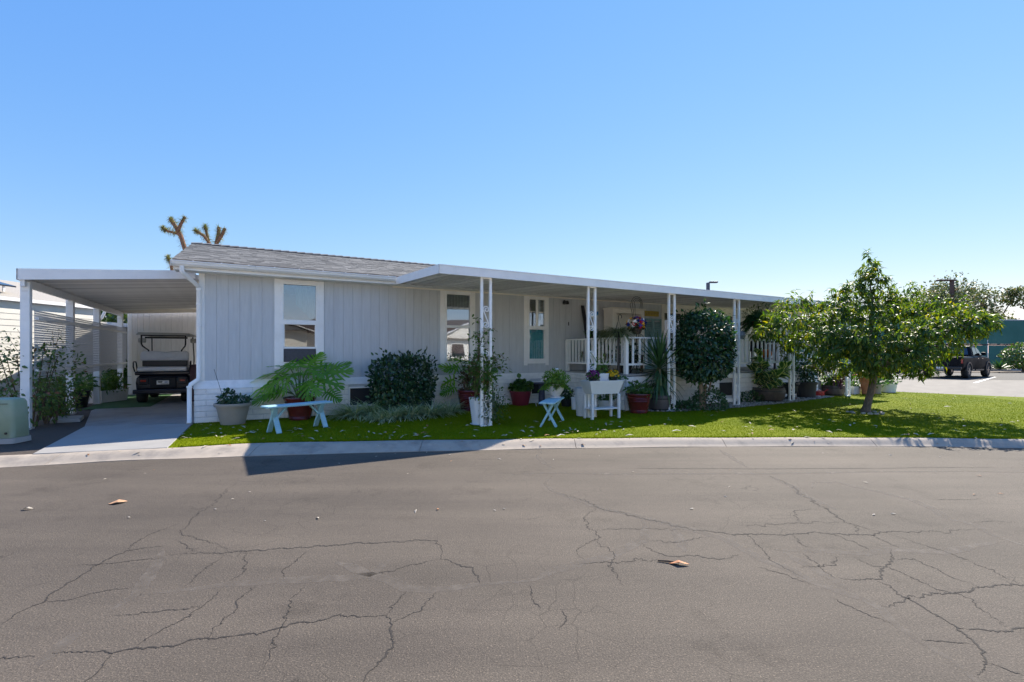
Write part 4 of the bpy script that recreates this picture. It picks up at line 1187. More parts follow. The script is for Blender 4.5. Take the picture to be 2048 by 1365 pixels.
# solar panels on its roof
SOL = M('solar_cell', (.012, .015, .03), .15, .2, 8)
for k in range(3):
    x = 0.1 + 1.72 * k
    so_ = thing('solar_panel', ['dark solar panel on the neighbour roof, nearest to the photo edge', 'dark solar panel in the middle of the neighbour roof row', 'dark solar panel at the far end of the neighbour roof row'][k], 'solar panel', (0, 0, 0), 0, 'solar panels on the neighbour roof')
    so_.parent = None
    mw = Matrix.Translation((NX, NY, 0)) @ Matrix.Rotation(ang, 4, 'Z')
    so_.matrix_world = mw
    so_.location = (NX, NY, 0); so_.rotation_euler = (0, 0, ang)
    def rp(x_, y_, h): return (x_, y_, 2.98 + (y_ + .28) * .2662 + h)
    m = MB().add([rp(x, .35, .16), rp(x + 1.68, .35, .16), rp(x + 1.68, 1.35, .16), rp(x, 1.35, .16), rp(x, .35, .2), rp(x + 1.68, .35, .2), rp(x + 1.68, 1.35, .2), rp(x, 1.35, .2)], [(0,3,2,1),(4,5,6,7),(0,1,5,4),(1,2,6,5),(2,3,7,6),(3,0,4,7)])
    m.build('panel', SOL, so_)
    m = MB()
    for xx in (x + .2, x + 1.4):
        m.bar(rp(xx, .4, .0), rp(xx, .4, .16), .04, .04, up=(0, 1, 0)).bar(rp(xx, 1.3, .0), rp(xx, 1.3, .16), .04, .04, up=(0, 1, 0))
    m.build('bracket', ALU, so_)

# ================================================================ THE OTHER SIDE OF THE ROAD (behind the camera, sunlit, mirrored in the panes)
YARD = M('pale_yard_concrete', (0.50, 0.46, 0.40), .85, .08, 3)
g = MB().add([(-60, -40, 0.006), (60, -40, 0.006), (60, -4.2, 0.006), (-60, -4.2, 0.006)], [(0,1,2,3)])
tag(g.build('yard_across', YARD), kind='structure')

tag(MB().box(-60, 60, -4.2, -3.9, -.05, .11).build('curb_across', CURB), kind='structure')
STUC = [M('cream_stucco', (.78, .74, .66), .85, .04, 4), M('white_stucco', (.82, .80, .77), .85, .04, 4)]
RFB = M('brown_roof', (.14, .09, .06), .9, .2, 20)
labs = ['cream house with a brown gable across the road, mirrored in the left window', 'white house with a brown gable further right across the road, mirrored in the second window',
        'white house with a brown gable across the road on the left, behind the viewer', 'cream house with a brown gable across the road at the far left, behind the viewer', 'cream house with a brown gable across the road at the far right, behind the viewer']
for k, x in enumerate((16.4, 29.0, 3.6, -9.2, -22.0)):
    ac = thing('house_across', labs[k], 'house', (x, -13.2 - (k % 2), 0), R(2), 'houses across the road')
    MB().box(-5.4, 5.4, -4, 4, 0, 3.0).build('wall', STUC[k % 2], ac)
    hgt = 4.9 if k < 2 else 4.3
    m = MB().add([(-5.7, 4.5, 2.9), (5.7, 4.5, 2.9), (5.7, -4.5, 2.9), (-5.7, -4.5, 2.9), (0, 4.5, hgt), (0, -4.5, hgt)], [(0,4,5,3),(1,2,5,4),(0,3,2,1)])
    m.build('roof', RFB, ac)
    MB().add([(-5.4, 4.3, 2.9), (5.4, 4.3, 2.9), (0, 4.3, hgt - .1)], [(0,2,1)]).build('gable', STUC[k % 2], ac)
    MB().bar((-5.75, 4.52, 2.88), (0, 4.52, hgt), .05, .2, up=(0, 1, 0)).bar((5.75, 4.52, 2.88), (0, 4.52, hgt), .05, .2, up=(0, 1, 0)).build('barge_board', WHITE, ac)
    for x0 in (-3.4, 1.4):
        f = MB().box(x0 - .1, x0 + 2.0, 4.0, 4.05, .9, 2.4).build('window', WHITE, ac)
        MB().box(x0, x0 + 1.9, 4.052, 4.06, 1.0, 2.3).build('pane', GLASSD, f)

# ================================================================ POTS AND PLANTS
REDPOT = M('glazed_red_pot', (0.135, 0.018, 0.020), 0.25, 0.15, 5, coat=0.4, dirt=(.09, .05, .045), damt=.4)
MATRED = M('matt_red_pot', (0.20, 0.022, 0.04), 0.5, 0.1, 6)
BEIGE = M('taupe_plastic_pot', (0.36, 0.32, 0.275), 0.5, 0.05, 4, dirt=(.26, .23, .2), damt=.3)
WPOT = M('white_plastic_pot', (0.74, 0.75, 0.76), 0.45, 0.03, 5, dirt=(.5, .5, .48), damt=.4)
WCER = M('white_ceramic_pot', (0.66, 0.63, 0.60), 0.35, 0.06, 8, dirt=(.42, .30, .25), dscale=5, damt=.4)
BARREL = M('grey_barrel_wood', (0.105, 0.090, 0.085), 0.7, 0.25, 10, bmp=.5, bscale=40, stretch=(1, 1, .15))
BARRELB = M('brown_barrel_wood', (0.085, 0.066, 0.052), 0.7, 0.3, 12, bmp=.5, bscale=40, stretch=(4, 4, .3))
BLKPOT = M('black_plastic_pot', (0.02, 0.021, 0.024), 0.5, 0.2, 6)
TERRA = M('terracotta', (0.42, 0.17, 0.09), 0.75, 0.12, 6, dirt=(.5, .4, .33), damt=.4)
STONE = M('river_stone', (0.42, 0.39, 0.36), 0.85, 0.2, 9, orand=.3)

def pot_geo(cx, ytop, ybot, wt, wb, z=GZ, v=None):
    """pot seen at column cx standing on z with its foot at row ybot: returns centre, top radius, foot radius, height"""
    y0 = F * (EYE - z) / (ybot - HZ)
    yc = y0 + wb / 2 * y0 / F
    s = yc / F
    return Vector(((cx - 1024) / F * yc, yc, z)), wt / 2 * s, wb / 2 * s, (EYE - z) - (ytop - HZ) * s, s
def pot_body(root, rt, rb, h, mat, style='plain', n=32):
    if style == 'rim':
        pr = [(rb, 0), (rb + (rt*.93 - rb)*.84, h*.84), (rt*.975, h*.845), (rt, h*.90), (rt, h*.99), (rt*.98, h), (rt*.9, h), (rt*.88, h*.9)]
    elif style == 'ringed':
        pr = [(rb, 0), (rb*1.02, h*.03)]
        for f in (.08, .14):
            r = rb + (rt - rb) * f; pr += [(r, h*(f - .025)), (r*1.025, h*f), (r, h*(f + .025))]
        for f in (.62, .70, .78):
            r = rb + (rt - rb) * f; pr += [(r*.985, h*(f - .03)), (r*1.02, h*f), (r*.985, h*(f + .03))]
        pr += [(rt*.95, h*.86), (rt*.99, h*.9), (rt*1.02, h*.96), (rt, h), (rt*.92, h), (rt*.89, h*.88)]
    elif style == 'belly':
        pr = [(rb*1.15, 0), (rb*1.15, h*.08), (rb*.85, h*.12), (rb*1.05, h*.22), (rt*.92, h*.5), (rt*1.03, h*.72), (rt*.98, h*.86), (rt*1.02, h*.93), (rt*1.04, h), (rt*.9, h), (rt*.88, h*.9)]
    elif style == 'urn':
        pr = [(rb, 0), (rb, h*.08), (rb*.62, h*.14), (rb*.5, h*.28), (rt*.62, h*.38), (rt*.74, h*.5), (rt*.78, h*.8), (rt*.9, h*.86), (rt, h*.93), (rt, h), (rt*.86, h), (rt*.8, h*.92)]
    elif style == 'barrel':
        rm = max(rt, rb) * 1.04
        pr = [(rb, 0), (rb*.3 + rm*.7, h*.3), (rm, h*.62), (rt, h), (rt*.93, h), (rt*.92, h*.9)]
    else:
        pr = [(rb, 0), (rb*1.03, h*.02), (rt*.97, h*.93), (rt, h*.95), (rt, h), (rt*.92, h), (rt*.9, h*.9)]
    o = MB().lathe(pr, n).build('pot', mat, root, smooth=True, angle=35)
    zs = h * .9; rs = pr[-1][0]
    MB().lathe([(rs*.99, zs - .02), (rs*.99, zs - .005), (rs*.5, zs + .012), (0.01, zs + .018)], 18).build('soil', SOIL, root, smooth=True)
    return o
def barrel_extra(pot, rt, rb, h, n=18):
    rm = max(rt, rb) * 1.04
    def rr(f): return rb + (rm - rb)*min(1, f/.62) if f < .62 else rm + (rt - rm)*(f - .62)/.38
    for f in (.1, .78):
        r = rr(f)
        MB().lathe([(rr(f - .05) + .002, h*(f - .05)), (r + .009, h*(f - .045)), (rr(f + .045) + .009, h*(f + .045)), (rr(f + .05) + .002, h*(f + .05))], 32, cap=False).build('hoop', BLACKM, pot, smooth=True)
    for k in range(n):
        a0 = 2*math.pi*k/n + .012; a1 = 2*math.pi*(k+1)/n - .012
        vs = []; fs = []
        for i, f in enumerate((0.0, .3, .62, 1.0)):
            r = rr(f) + .004
            for a in (a0, a1):
                vs.append((r*math.cos(a), r*math.sin(a), h*f + (.002 if f == 0 else -.002 if f == 1 else 0)))
            if i: fs.append((2*i-2, 2*i-1, 2*i+1, 2*i))
        MB().add(vs, fs).build('stave', bpy.data.materials[pot.data.materials[0].name], pot)
def potted(name, label, cx, ytop, ybot, wt, wb, mat, style='plain', z=GZ, group=None):
    c, rt, rb, h, s = pot_geo(cx, ytop, ybot, wt, wb, z)
    root = thing(name, label, 'potted plant', c, rnd.uniform(0, 6.28), group)
    p = pot_body(root, rt, rb, h, mat, style)
    if style == 'barrel': barrel_extra(p, rt, rb, h)
    return root, rt, rb, h, s, p

DKLEAF = leafmat('dark_glossy_leaf', (0.016, 0.048, 0.018), (0.045, 0.100, 0.032), 0.30, 0.12, (1.3, 1.8, .6))
MIDLEAF = leafmat('mid_green_leaf', (0.04, 0.10, 0.022), (0.10, 0.18, 0.035), 0.38, 0.35)
LIMELEAF = leafmat('light_green_leaf', (0.06, 0.13, 0.02), (0.13, 0.20, 0.03), 0.4, 0.3)
PHILO = leafmat('philodendron_leaf', (0.10, 0.25, 0.025), (0.21, 0.38, 0.04), 0.34, 0.45, (1.5, 1.9, .5), obj=True)
YUC = leafmat('yucca_blade', (0.035, 0.090, 0.034), (0.075, 0.150, 0.052), 0.35, 0.15, obj=True)
YUCDRY = leafmat('dry_yucca_blade', (0.22, 0.15, 0.08), (0.36, 0.27, 0.16), 0.7, 0.2, (1.2, 1.1, .8), obj=True)
SPID = leafmat('striped_grass_blade', (0.10, 0.14, 0.05), (0.26, 0.28, 0.15), 0.45, 0.25, (1.3, 1.4, .7))
LIRI = leafmat('liriope_blade', (0.16, 0.25, 0.07), (0.72, 0.74, 0.52), 0.45, 0.25, (1.3, 1.4, .7))
VARIE = leafmat('variegated_rubber_leaf', (0.045, 0.12, 0.04), (0.09, 0.18, 0.06), 0.32, 0.3, edge=(0.66, 0.64, 0.30), obj=True)
ROUNDL = leafmat('round_green_leaf', (0.045, 0.12, 0.03), (0.095, 0.19, 0.05), 0.36, 0.25, obj=True)
GREYL = leafmat('pale_mottled_leaf', (0.06, 0.09, 0.05), (0.16, 0.19, 0.12), 0.45, 0.25)
REDDISH = leafmat('bronze_leaf', (0.06, 0.03, 0.02), (0.14, 0.09, 0.035), 0.4, 0.3, (1.5, 1.2, .6))
VINE = leafmat('vine_leaf', (0.05, 0.11, 0.022), (0.12, 0.20, 0.04), 0.40, 0.35, c3=(0.18, 0.10, 0.04))
FERNL = leafmat('fern_leaf', (0.022, 0.085, 0.035), (0.055, 0.15, 0.055), 0.4, 0.25)
HERB = leafmat('bright_fern_leaf', (0.09, 0.18, 0.02), (0.20, 0.29, 0.04), 0.4, 0.35)

# lobed philodendron blade: midrib web plus finger lobes, along +Y, tip drooping
def philo_mesh(name, mat, lobes=8, droop=0.35, lw=0.047):
    vs, fs = [], []
    def P(x, y): return (x, y - .05*y*y, -droop*y*y*.6 - .35*droop*x*x + .02*math.sin(14*y))
    def quadstrip(pts, ws):
        b = len(vs)
        for i, ((x, y), w_) in enumerate(zip(pts, ws)):
            a = pts[min(i+1, len(pts)-1)]; c = pts[max(i-1, 0)]
            dx, dy = a[0]-c[0], a[1]-c[1]; L = math.hypot(dx, dy) + 1e-9
            nx, ny = -dy/L*w_, dx/L*w_
            vs.append(P(x-nx, y-ny)); vs.append(P(x+nx, y+ny))
            if i: fs.append((b+2*i-2, b+2*i-1, b+2*i+1, b+2*i))
    quadstrip([(0, t) for t in (0, .15, .4, .7, .9, 1.0)], [.05, .10, .09, .07, .045, .005])
    for k in range(lobes):
        t = -.02 + .9 * k / (lobes - 1)
        L = .58 * (math.sin(math.pi * (.28 + .62 * k / (lobes - 1)))) ** .8
        a = R(-18 + 78 * k / (lobes - 1))            # angle above the horizontal
        for s in (-1, 1):
            p = []
            for q in (0, .3, .6, .85, 1.0):
                aa = a + .35 * q
                p.append((s * L * q * math.cos(aa), t + L * q * math.sin(aa) * .9))
            quadstrip(p, [lw*.8, lw*.95, lw, lw*.7, .006])
    me = bpy.data.meshes.new(name); me.from_pydata(vs, [], fs); me.materials.append(mat)
    me.polygons.foreach_set('use_smooth', [True] * len(me.polygons)); me.update()
    return me
philo_me = [philo_mesh('leaf', PHILO, 7, .3), philo_mesh('leaf', PHILO, 6, .7), philo_mesh('leaf', PHILO, 8, .12)]
def place_leaf(me, root, pos, d, up, s, name='leaf'):
    d = Vector(d).normalized(); x = d.cross(Vector(up))
    if x.length < 1e-3: x = Vector((1, 0, 0))
    x.normalize(); n = x.cross(d)
    o = bpy.data.objects.new(name, me); col.objects.link(o); o.parent = root
    o.matrix_local = Matrix(((x.x*s, d.x*s, n.x*s, pos[0]), (x.y*s, d.y*s, n.y*s, pos[1]), (x.z*s, d.z*s, n.z*s, pos[2]), (0, 0, 0, 1)))
    return o
def philo_plant(root, z0, specs, stem_r=.009):
    """specs: (az degrees in the root frame, reach, height, leaf size, pitch)"""
    m = MB()
    for i, (az, reach, hh, ls, pitch) in enumerate(specs):
        a = R(az)
        e = Vector((math.cos(a)*reach, math.sin(a)*reach, z0 + hh))
        b = Vector((math.cos(a)*.04, math.sin(a)*.04, z0))
        mid = (b + e) / 2 + Vector((-math.cos(a)*reach*.12, -math.sin(a)*reach*.12, hh*.16))
        m.tube([b, (b + mid)/2 + Vector((0, 0, .02)), mid, e], [stem_r*1.3, stem_r, stem_r, stem_r*.8], 5)
        d = Vector((math.cos(a)*math.cos(R(pitch)), math.sin(a)*math.cos(R(pitch)), math.sin(R(pitch))))
        upv = Vector((-math.cos(a)*math.sin(R(pitch)), -math.sin(a)*math.sin(R(pitch)), math.cos(R(pitch)))) + Vector((rnd.gauss(0, .2), rnd.gauss(-.7, .3), 0))
        place_leaf(philo_me[i % 3], root, e, d, upv, ls)
    m.build('stems', STEM, root, smooth=True)

# 1 taupe pot with a low plant and thin stake
r1, rt, rb, h, s, _ = potted('potted_plant', 'taupe plastic pot with low dark plant and thin stake by the house corner', 466, 806, 851, 67, 43, BEIGE, 'rim')
r1.rotation_euler.z = 0
shrub_leaves('foliage', DKLEAF, (-.09, 0, h + .06), (.13, .13, .17), 320, .075, r1, seed=3)
shrub_leaves('foliage', DKLEAF, (.13, 0, h + .03), (.17, .16, .11), 420, .06, r1, seed=4)
MB().tube([(-.15, 0, h*.9), (-.34, -.05, h + .66)], .004, 5).build('stake', BLACKM, r1)
# 2 red pot with the big philodendron
r2, rt, rb, h, s, _ = potted('potted_philodendron', 'large dark red pot with a wide split leaf philodendron under the left window', 600, 794, 842, 61, 38, REDPOT, 'ringed')
r2.rotation_euler.z = 0
sp = []
for az, reach, hh, ls, p in ((182, .62, .36, .62, -12), (176, .50, .62, .58, 8), (200, .45, .26, .55, -28), (160, .55, .52, .55, 12), (215, .30, .55, .45, -20), (150, .35, .76, .5, 25),
                             (5, .50, .62, .58, 12), (-15, .42, .50, .52, -5), (25, .52, .68, .55, 22), (-40, .35, .46, .48, -25), (40, .30, .74, .5, 25), (70, .25, .8, .5, 40), (110, .25, .8, .5, 40),
                             (250, .22, .62, .42, -35), (285, .16, .66, .40, -5), (310, .30, .40, .42, -40), (90, .4, .6, .5, 20), (-5, .62, .18, .34, -30), (195, .2, .8, .45, 10), (330, .2, .72, .42, 0), (188, .35, .2, .45, -15), (268, .1, .78, .36, 10)):
    sp.append((az, reach*.95, hh*.86, ls*1.02, p))
philo_plant(r2, h*.88, sp)
# 3 light blue benches
BLUE = M('pale_blue_paint', (0.36, 0.60, 0.68), 0.5, 0.06, 6, bmp=.2, bscale=50, dirt=(.28, .42, .46), dscale=4, damt=.5, stretch=(1, 6, 6))
def bench(loc, rz, label):
    b = thing('bench', label, 'bench', loc, rz, 'small pale blue benches')
    for k in range(2):
        y = -.14 + k * .145
        bevel(MB().box(-.60, .60, y, y + .138, .44, .475).build('seat_board', BLUE, b), .008)
    for sx in (-.43, .43):
        for sy in (-1, 1):
            bevel(MB().bar((sx + sy*.02, -sy*.145, 0), (sx + sy*.02, sy*.095, .44), .038, .085, up=(1, 0, 0)).build('leg', BLUE, b), .005)
        bevel(MB().bar((sx - math.copysign(.03, sx), 0, .24), (sx - math.copysign(.22, sx), 0, .44), .03, .05, up=(0, 1, 0)).build('brace', BLUE, b), .004)
    return b
p0, p1 = ground(549, 869), ground(633, 856)
bench(((p0.x + p1.x)/2 - .02, (p0.y + p1.y)/2 + .12, GZ), math.atan2(p1.y - p0.y, p1.x - p0.x) - .12, 'pale blue wooden bench standing empty in front of the red philodendron pot')
q0, q1 = ground(1093, 857), ground(1110, 840)
bq = ((q0.x + q1.x)/2 + .03, (q0.y + q1.y)/2 + .02, GZ)
brz = R(75)
bench(bq, brz, 'pale blue wooden bench with cross legs carrying the white ceramic flower pot')
# 4 trimmed dark shrub by the wall
c = hw(wu(805, -.55), -.55, 0)
r4 = thing('trimmed_shrub', 'dense dark green box-shaped shrub trimmed against the grey wall', 'shrub', (c.x, c.y, GZ), TH)
SHM = leafmat('boxy_shrub_leaf', (0.014, 0.048, 0.022), (0.045, 0.105, 0.040), 0.30, 0.15, (1.3, 1.8, .6), c3=(.09, .16, .05))
shrub_leaves('foliage', SHM, (0, 0, .68), (.64, .42, .60), 4200, .085, r4, power=3.6, seed=5, zmin=.1, shell=.3, amp=.05)
shrub_leaves('foliage', SHM, (0, 0, .72), (.74, .48, .68), 420, .095, r4, power=3.0, seed=6, zmin=.3, shell=.1, amp=.12, droop=-.6)
m = MB()
for k in range(6):
    a = rnd.uniform(0, 6.28)
    m.tube([(.05*math.cos(a), .05*math.sin(a), 0), (.2*math.cos(a), .15*math.sin(a), .35), (.4*math.cos(a), .28*math.sin(a), .9)], [.022, .016, .008], 6)
m.build('branches', BARK, r4)
# 5 liriope clumps along the foot of the wall
def clump(px, py, rad, n, L, mat, label, group='grass clumps along the wall', hgt=.02):
    p = ground(px, py)
    r = thing('grass_clump', label, 'grass clump', p, 0, group)
    a = nr.uniform(0, 6.28, n); q = np.sqrt(nr.random(n)) * rad * .45
    pos = np.column_stack([q*np.cos(a), q*np.sin(a), np.full(n, hgt)])
    el = nr.uniform(.55, 1.4, n)
    a2 = a + nr.normal(0, .5, n)
    d = np.column_stack([np.cos(a2)*np.cos(el), np.sin(a2)*np.cos(el), np.sin(el)])
    leaves('blades', mat, BLADE, pos, d, np.tile([[0, 0, 1.0]], (n, 1)), L*(.6 + .7*nr.random(n)), r)
    return r
for k, (px, py, ln, lab) in enumerate(((712, 836, .46, 'striped grass clump at the left end of the row, before the dark vent'), (745, 834, .50, 'tall striped grass clump spilling in front of the skirting vent'), (786, 839, .40, 'low pale grass clump in front of the box-shaped shrub, its left side'),
      (822, 836, .42, 'pale grass clump at the middle of the box-shaped shrub foot'), (862, 833, .42, 'grass clump at the right foot of the box-shaped shrub'), (898, 827, .38, 'short grass clump between the shrub and the dark red pot'), (764, 842, .30, 'flattened pale grass tuft nearest the lawn below the shrub'), (694, 836, .30, 'small thin grass tuft at the outer left of the row'))):
    clump(px, py, .34, 260, ln, LIRI, lab)
# 6 red pot half hidden behind the post, with philodendron and bronze shrub
r6, rt, rb, h, s, _ = potted('potted_philodendron', 'dark red pot with fan shaped split leaves and bronze shrub behind the climbing vine', 940, 780, 823, 52, 38, REDPOT, 'ringed')
r6.rotation_euler.z = 0
philo_plant(r6, h*.88, [(185, .35, .55, .42, 20), (170, .42, .30, .42, -15), (200, .30, .62, .36, -15), (30, .3, .5, .38, 10), (150, .3, .75, .36, 30), (190, .38, .12, .38, -25), (-20, .35, .55, .36, 0), (100, .2, .7, .34, 30)])
shrub_leaves('foliage', REDDISH, (.05, -.1, h + .28), (.32, .26, .34), 420, .07, r6, seed=9, tp=OVAL, shell=.9)
shrub_leaves('greenery', MIDLEAF, (.12, .05, h + .42), (.38, .3, .45), 500, .08, r6, seed=10, shell=.9)
# 7 white ribbed planter by the first post, with a vine climbing the post
c, rt, rb, h, s = pot_geo(966, 793, 851, 44, 30)
c = hw(postu[0] - 0.02, -2.80, GZ)
r7 = thing('potted_vine', 'tall white ribbed planter with a leafy vine climbing the first scroll post', 'potted plant', c, TH)
def squareish(r, z, k=4.0, n=28):
    return [(r*math.copysign(abs(math.cos(a))**(2/k), math.cos(a)), r*math.copysign(abs(math.sin(a))**(2/k), math.sin(a)), z) for a in [2*math.pi*i/n for i in range(n)]]
def ribbed(root, rt, rb, h, mat, ribs=14):
    rings = []
    for i in range(ribs):
        for f, e in ((.08, 0), (.5, .006), (.92, 0)):
            t = (i + f) / ribs
            rings.append(squareish(rb + (rt - rb)*t + e, h*t))
    rings += [squareish(rt + .006, h), squareish(rt - .02, h), squareish(rt - .022, h*.93)]
    MB().loft(rings).build('pot', mat, root, smooth=True, angle=45)
    MB().loft([squareish(rt - .024, h*.92), squareish(.03, h*.94)]).build('soil', SOIL, root)
ribbed(r7, .185, .125, .52, WPOT)
MB().lathe([(.16, 0), (.19, .02), (.185, .022), (.15, .006)], 24).build('saucer', WPOT, r7)
vm = MB(); vp, vd = [], []
for k in range(9):
    ph = rnd.uniform(0, 6.28); top = rnd.uniform(1.1, 2.05) if k < 6 else rnd.uniform(.7, 1.2)
    pts = []
    for i in range(15):
        t = i / 14
        z = .48 + top * t
        rr = .10 + .05*math.sin(5*t + ph) + (.06 + .28*t*(1 - t)) * (1 if k > 3 else .3)
        pts.append(Vector((rr*math.cos(ph + 2.2*t) - .0, -.20 + .6*rr*math.sin(ph + 2.2*t), z)))
    vm.tube(pts, [.006]*15, 4)
    for i in range(1, 15):
        for j in range(3):
            vp.append(pts[i] + Vector((rnd.gauss(0, .05), rnd.gauss(0, .05), rnd.gauss(0, .04)))); vd.append((rnd.gauss(0, 1), rnd.gauss(0, 1), rnd.gauss(-.3, .6)))
for k in range(18):                                   # side shoots
    z = rnd.uniform(.6, 1.75); a = rnd.choice((0.2, 3.0, -1.2, 3.6, -.3)) + rnd.gauss(0, .4); L = rnd.uniform(.2, .5)
    p = Vector((0, -.2, z)); pts = [p]
    for i in range(1, 7):
        t = i / 6
        pts.append(p + Vector((math.cos(a)*L*t, math.sin(a)*L*t*.7, .16*math.sin(2.4*t) * rnd.uniform(.6, 1.2))))
    vm.tube(pts, .0035, 4)
    for q in pts[1:]:
        for j in range(3):
            vp.append(q + Vector((rnd.gauss(0, .03), rnd.gauss(0, .03), rnd.gauss(0, .03)))); vd.append((rnd.gauss(0, 1) + math.cos(a), rnd.gauss(0, 1), rnd.gauss(-.2, .6)))
vm.build('stems', TWIG, r7)
n = len(vp)
leaves('foliage', VINE, OVAL, [tuple(v) for v in vp], vd, np.tile([[0, 0, 1.0]], (n, 1)) + .5*unit(n), .075*(.6 + .7*nr.random(n)), r7)
dn = 420
a = nr.uniform(0, 6.28, dn)
pp = np.column_stack([.10 + .22*np.cos(a)*nr.random(dn), -.18 + .2*np.sin(a)*nr.random(dn), .58 - .45*nr.random(dn)**1.3])
leaves('trailing_foliage', GREYL, OVAL, pp, np.column_stack([nr.normal(0, 1, dn), nr.normal(0, 1, dn), nr.normal(-.8, .5, dn)]), np.tile([[0, 0, 1.0]], (dn, 1)) + .6*unit(dn), .055*(.6 + .7*nr.random(dn)), r7)
shrub_leaves('low_foliage', VINE, (.30, -.05, .35), (.28, .22, .34), 420, .06, r7, seed=12, shell=.95)
shrub_leaves('upper_foliage', VINE, (.0, -.2, 1.02), (.24, .18, .40), 420, .085, r7, seed=13, shell=.95)
# 8 matt red pot with broad leaves
r8, rt, rb, h, s, _ = potted('potted_plant', 'matt crimson pot with broad round leaves against the white skirting', 1041, 782, 812, 44, 31, MATRED, 'plain')
r8.rotation_euler.z = 0
pos, dd, up = [], [], []
sm = MB()
for k in range(34):
    a = rnd.uniform(0, 6.28); rr = rnd.uniform(.05, .24); z = h*.9 + rnd.uniform(.05, .30)
    e = Vector((rr*math.cos(a), rr*math.sin(a), z)); sm.tube([(0.03*math.cos(a), .03*math.sin(a), h*.85), e*.6 + Vector((0, 0, h*.4)), e], .004, 4)
    pos.append(tuple(e)); dd.append((math.cos(a) + rnd.gauss(0, .3), math.sin(a) + rnd.gauss(0, .3), rnd.uniform(-.6, .5))); up.append((rnd.gauss(0, .3), rnd.gauss(0, .3), 1))
pos.append((-.02, -.02, h + .34)); dd.append((-.3, -.3, .9)); up.append((0, -1, .3))
sm.build('stems', STEM, r8)
leaf_parts('leaf', ROUNDL, ROUND, pos, dd, up, [rnd.uniform(.13, .19) for _ in pos], r8)
shrub_leaves('greenery', MIDLEAF, (0, 0, h + .10), (.26, .24, .16), 260, .11, r8, tp=ROUND, seed=8, shell=.7)
# 9 white ceramic pot with ferny plant standing on the second bench
bc = Vector(bq) + Vector((math.cos(brz)*.34, math.sin(brz)*.34, .476))
r9 = thing('potted_fern', 'white ceramic pot with bright feathery plant standing on the pale blue bench', 'potted plant', bc, 0)
pot_body(r9, .165, .095, .28, WCER, 'belly')
def feather(root, name, mat, z0, n, L, rad, per=16, lw=.05, seed=0, lift=(.2, 1.3), tp=OVALS):
    g_ = random.Random(seed); P_, D_, U_ = [], [], []; m = MB()
    for k in range(n):
        a = g_.uniform(0, 6.28); el = g_.uniform(*lift); l = L * g_.uniform(.7, 1.2)
        b = Vector((rad*.5*math.cos(a), rad*.5*math.sin(a), z0)); pts = []
        for i in range(per + 1):
            t = i / per
            pts.append(b + Vector((math.cos(a)*math.cos(el)*l*t, math.sin(a)*math.cos(el)*l*t, math.sin(el)*l*t - .75*l*t*t)))
        m.tube(pts[::3], .0025, 3, cap=False)
        side = Vector((-math.sin(a), math.cos(a), 0))
        for i in range(2, per + 1):
            for s_ in (-1, 1):
                P_.append(tuple(pts[i])); t = pts[i] - pts[i-1]
                D_.append(tuple(side*s_ + t.normalized()*.5 + Vector((0, 0, g_.uniform(-.4, .1))))); U_.append((g_.gauss(0, .2), g_.gauss(0, .2), 1))
    m.build(name + '_stems', STEM, root)
    k = len(P_)
    return leaves(name, mat, tp, P_, D_, U_, lw*(.7 + .6*nr.random(k)), root)
feather(r9, 'fronds', HERB, .26, 46, .25, .12, 12, .055, 3)
shrub_leaves('greenery', HERB, (0, 0, .40), (.27, .25, .17), 900, .055, r9, seed=14, shell=.9)
MB().lathe([(.01, 0), (.045, .015), (.03, .03), (.008, .04)], 6, (.02, -.05, .56)).build('flower', WPOT, r9)
# climbing round-leaved vine behind it on the deck corner
c = hw(8.55, -2.0, GZ)
r10 = thing('trailing_pothos', 'round leaved vine spilling over the white deck corner behind the ceramic pot', 'plant', c, TH)
pos, dd, up = [], [], []
for k in range(60):
    t = rnd.random()
    pos.append((-.2 + .55*rnd.random() - .15*t, .3 - 1.0*t + .3*rnd.random(), .72 + .28*rnd.random()*(1 - abs(t - .4)))); dd.append((rnd.gauss(-.3, .6), rnd.gauss(-.6, .5), rnd.gauss(-.2, .5))); up.append((rnd.gauss(-.3, .4), rnd.gauss(-.6, .3), 1))
for k in range(9):
    pos.append((.16 + .03*math.sin(k), -.42 + .02*k, .85 - .055*k)); dd.append((rnd.gauss(0, .5), -.6, -.6)); up.append((0, -1, .6))
leaf_parts('leaf', ROUNDL, ROUND, pos, dd, up, [rnd.uniform(.08, .15) for _ in pos], r10)
MB().tube([(.0, .2, 0), (.05, .1, .4), (-.1, -.1, .8), (.1, -.35, .95), (.16, -.42, .85), (.18, -.3, .4)], .006, 5).build('stem', STEM, r10)
# dark pedestal table
c = ground(1084, 812); tb = thing('pedestal_table', 'small dark blue pedestal table behind the ceramic pot by the wall', 'table', (c.x, c.y + .1, GZ), 0)
NAVY = M('navy_paint', (0.035, 0.045, 0.09), 0.5, .15, 8)
bevel(MB().box(-.2, .2, -.2, .2, .57, .60).build('table_top', NAVY, tb), .008)
MB().lathe([(.10, 0), (.09, .05), (.075, .5), (.1, .57)], 16).build('pedestal', NAVY, tb, smooth=True)
MB().tube([(-.15, -.2, 0), (-.17, -.2, .1), (-.12, -.2, .14), (-.10, -.2, .05)], .01, 6).build('ring_handle', WPOT, tb)
# small dark pots in the deck corner
r11, rt, rb, h, s, _ = potted('potted_plant', 'small brown pot with dark leaves in the corner by the white bucket', 1133, 798, 814, 24, 18, BLKPOT, 'plain')
shrub_leaves('foliage', DKLEAF, (0, 0, h + .12), (.2, .2, .18), 260, .075, r11, seed=15, shell=.8)
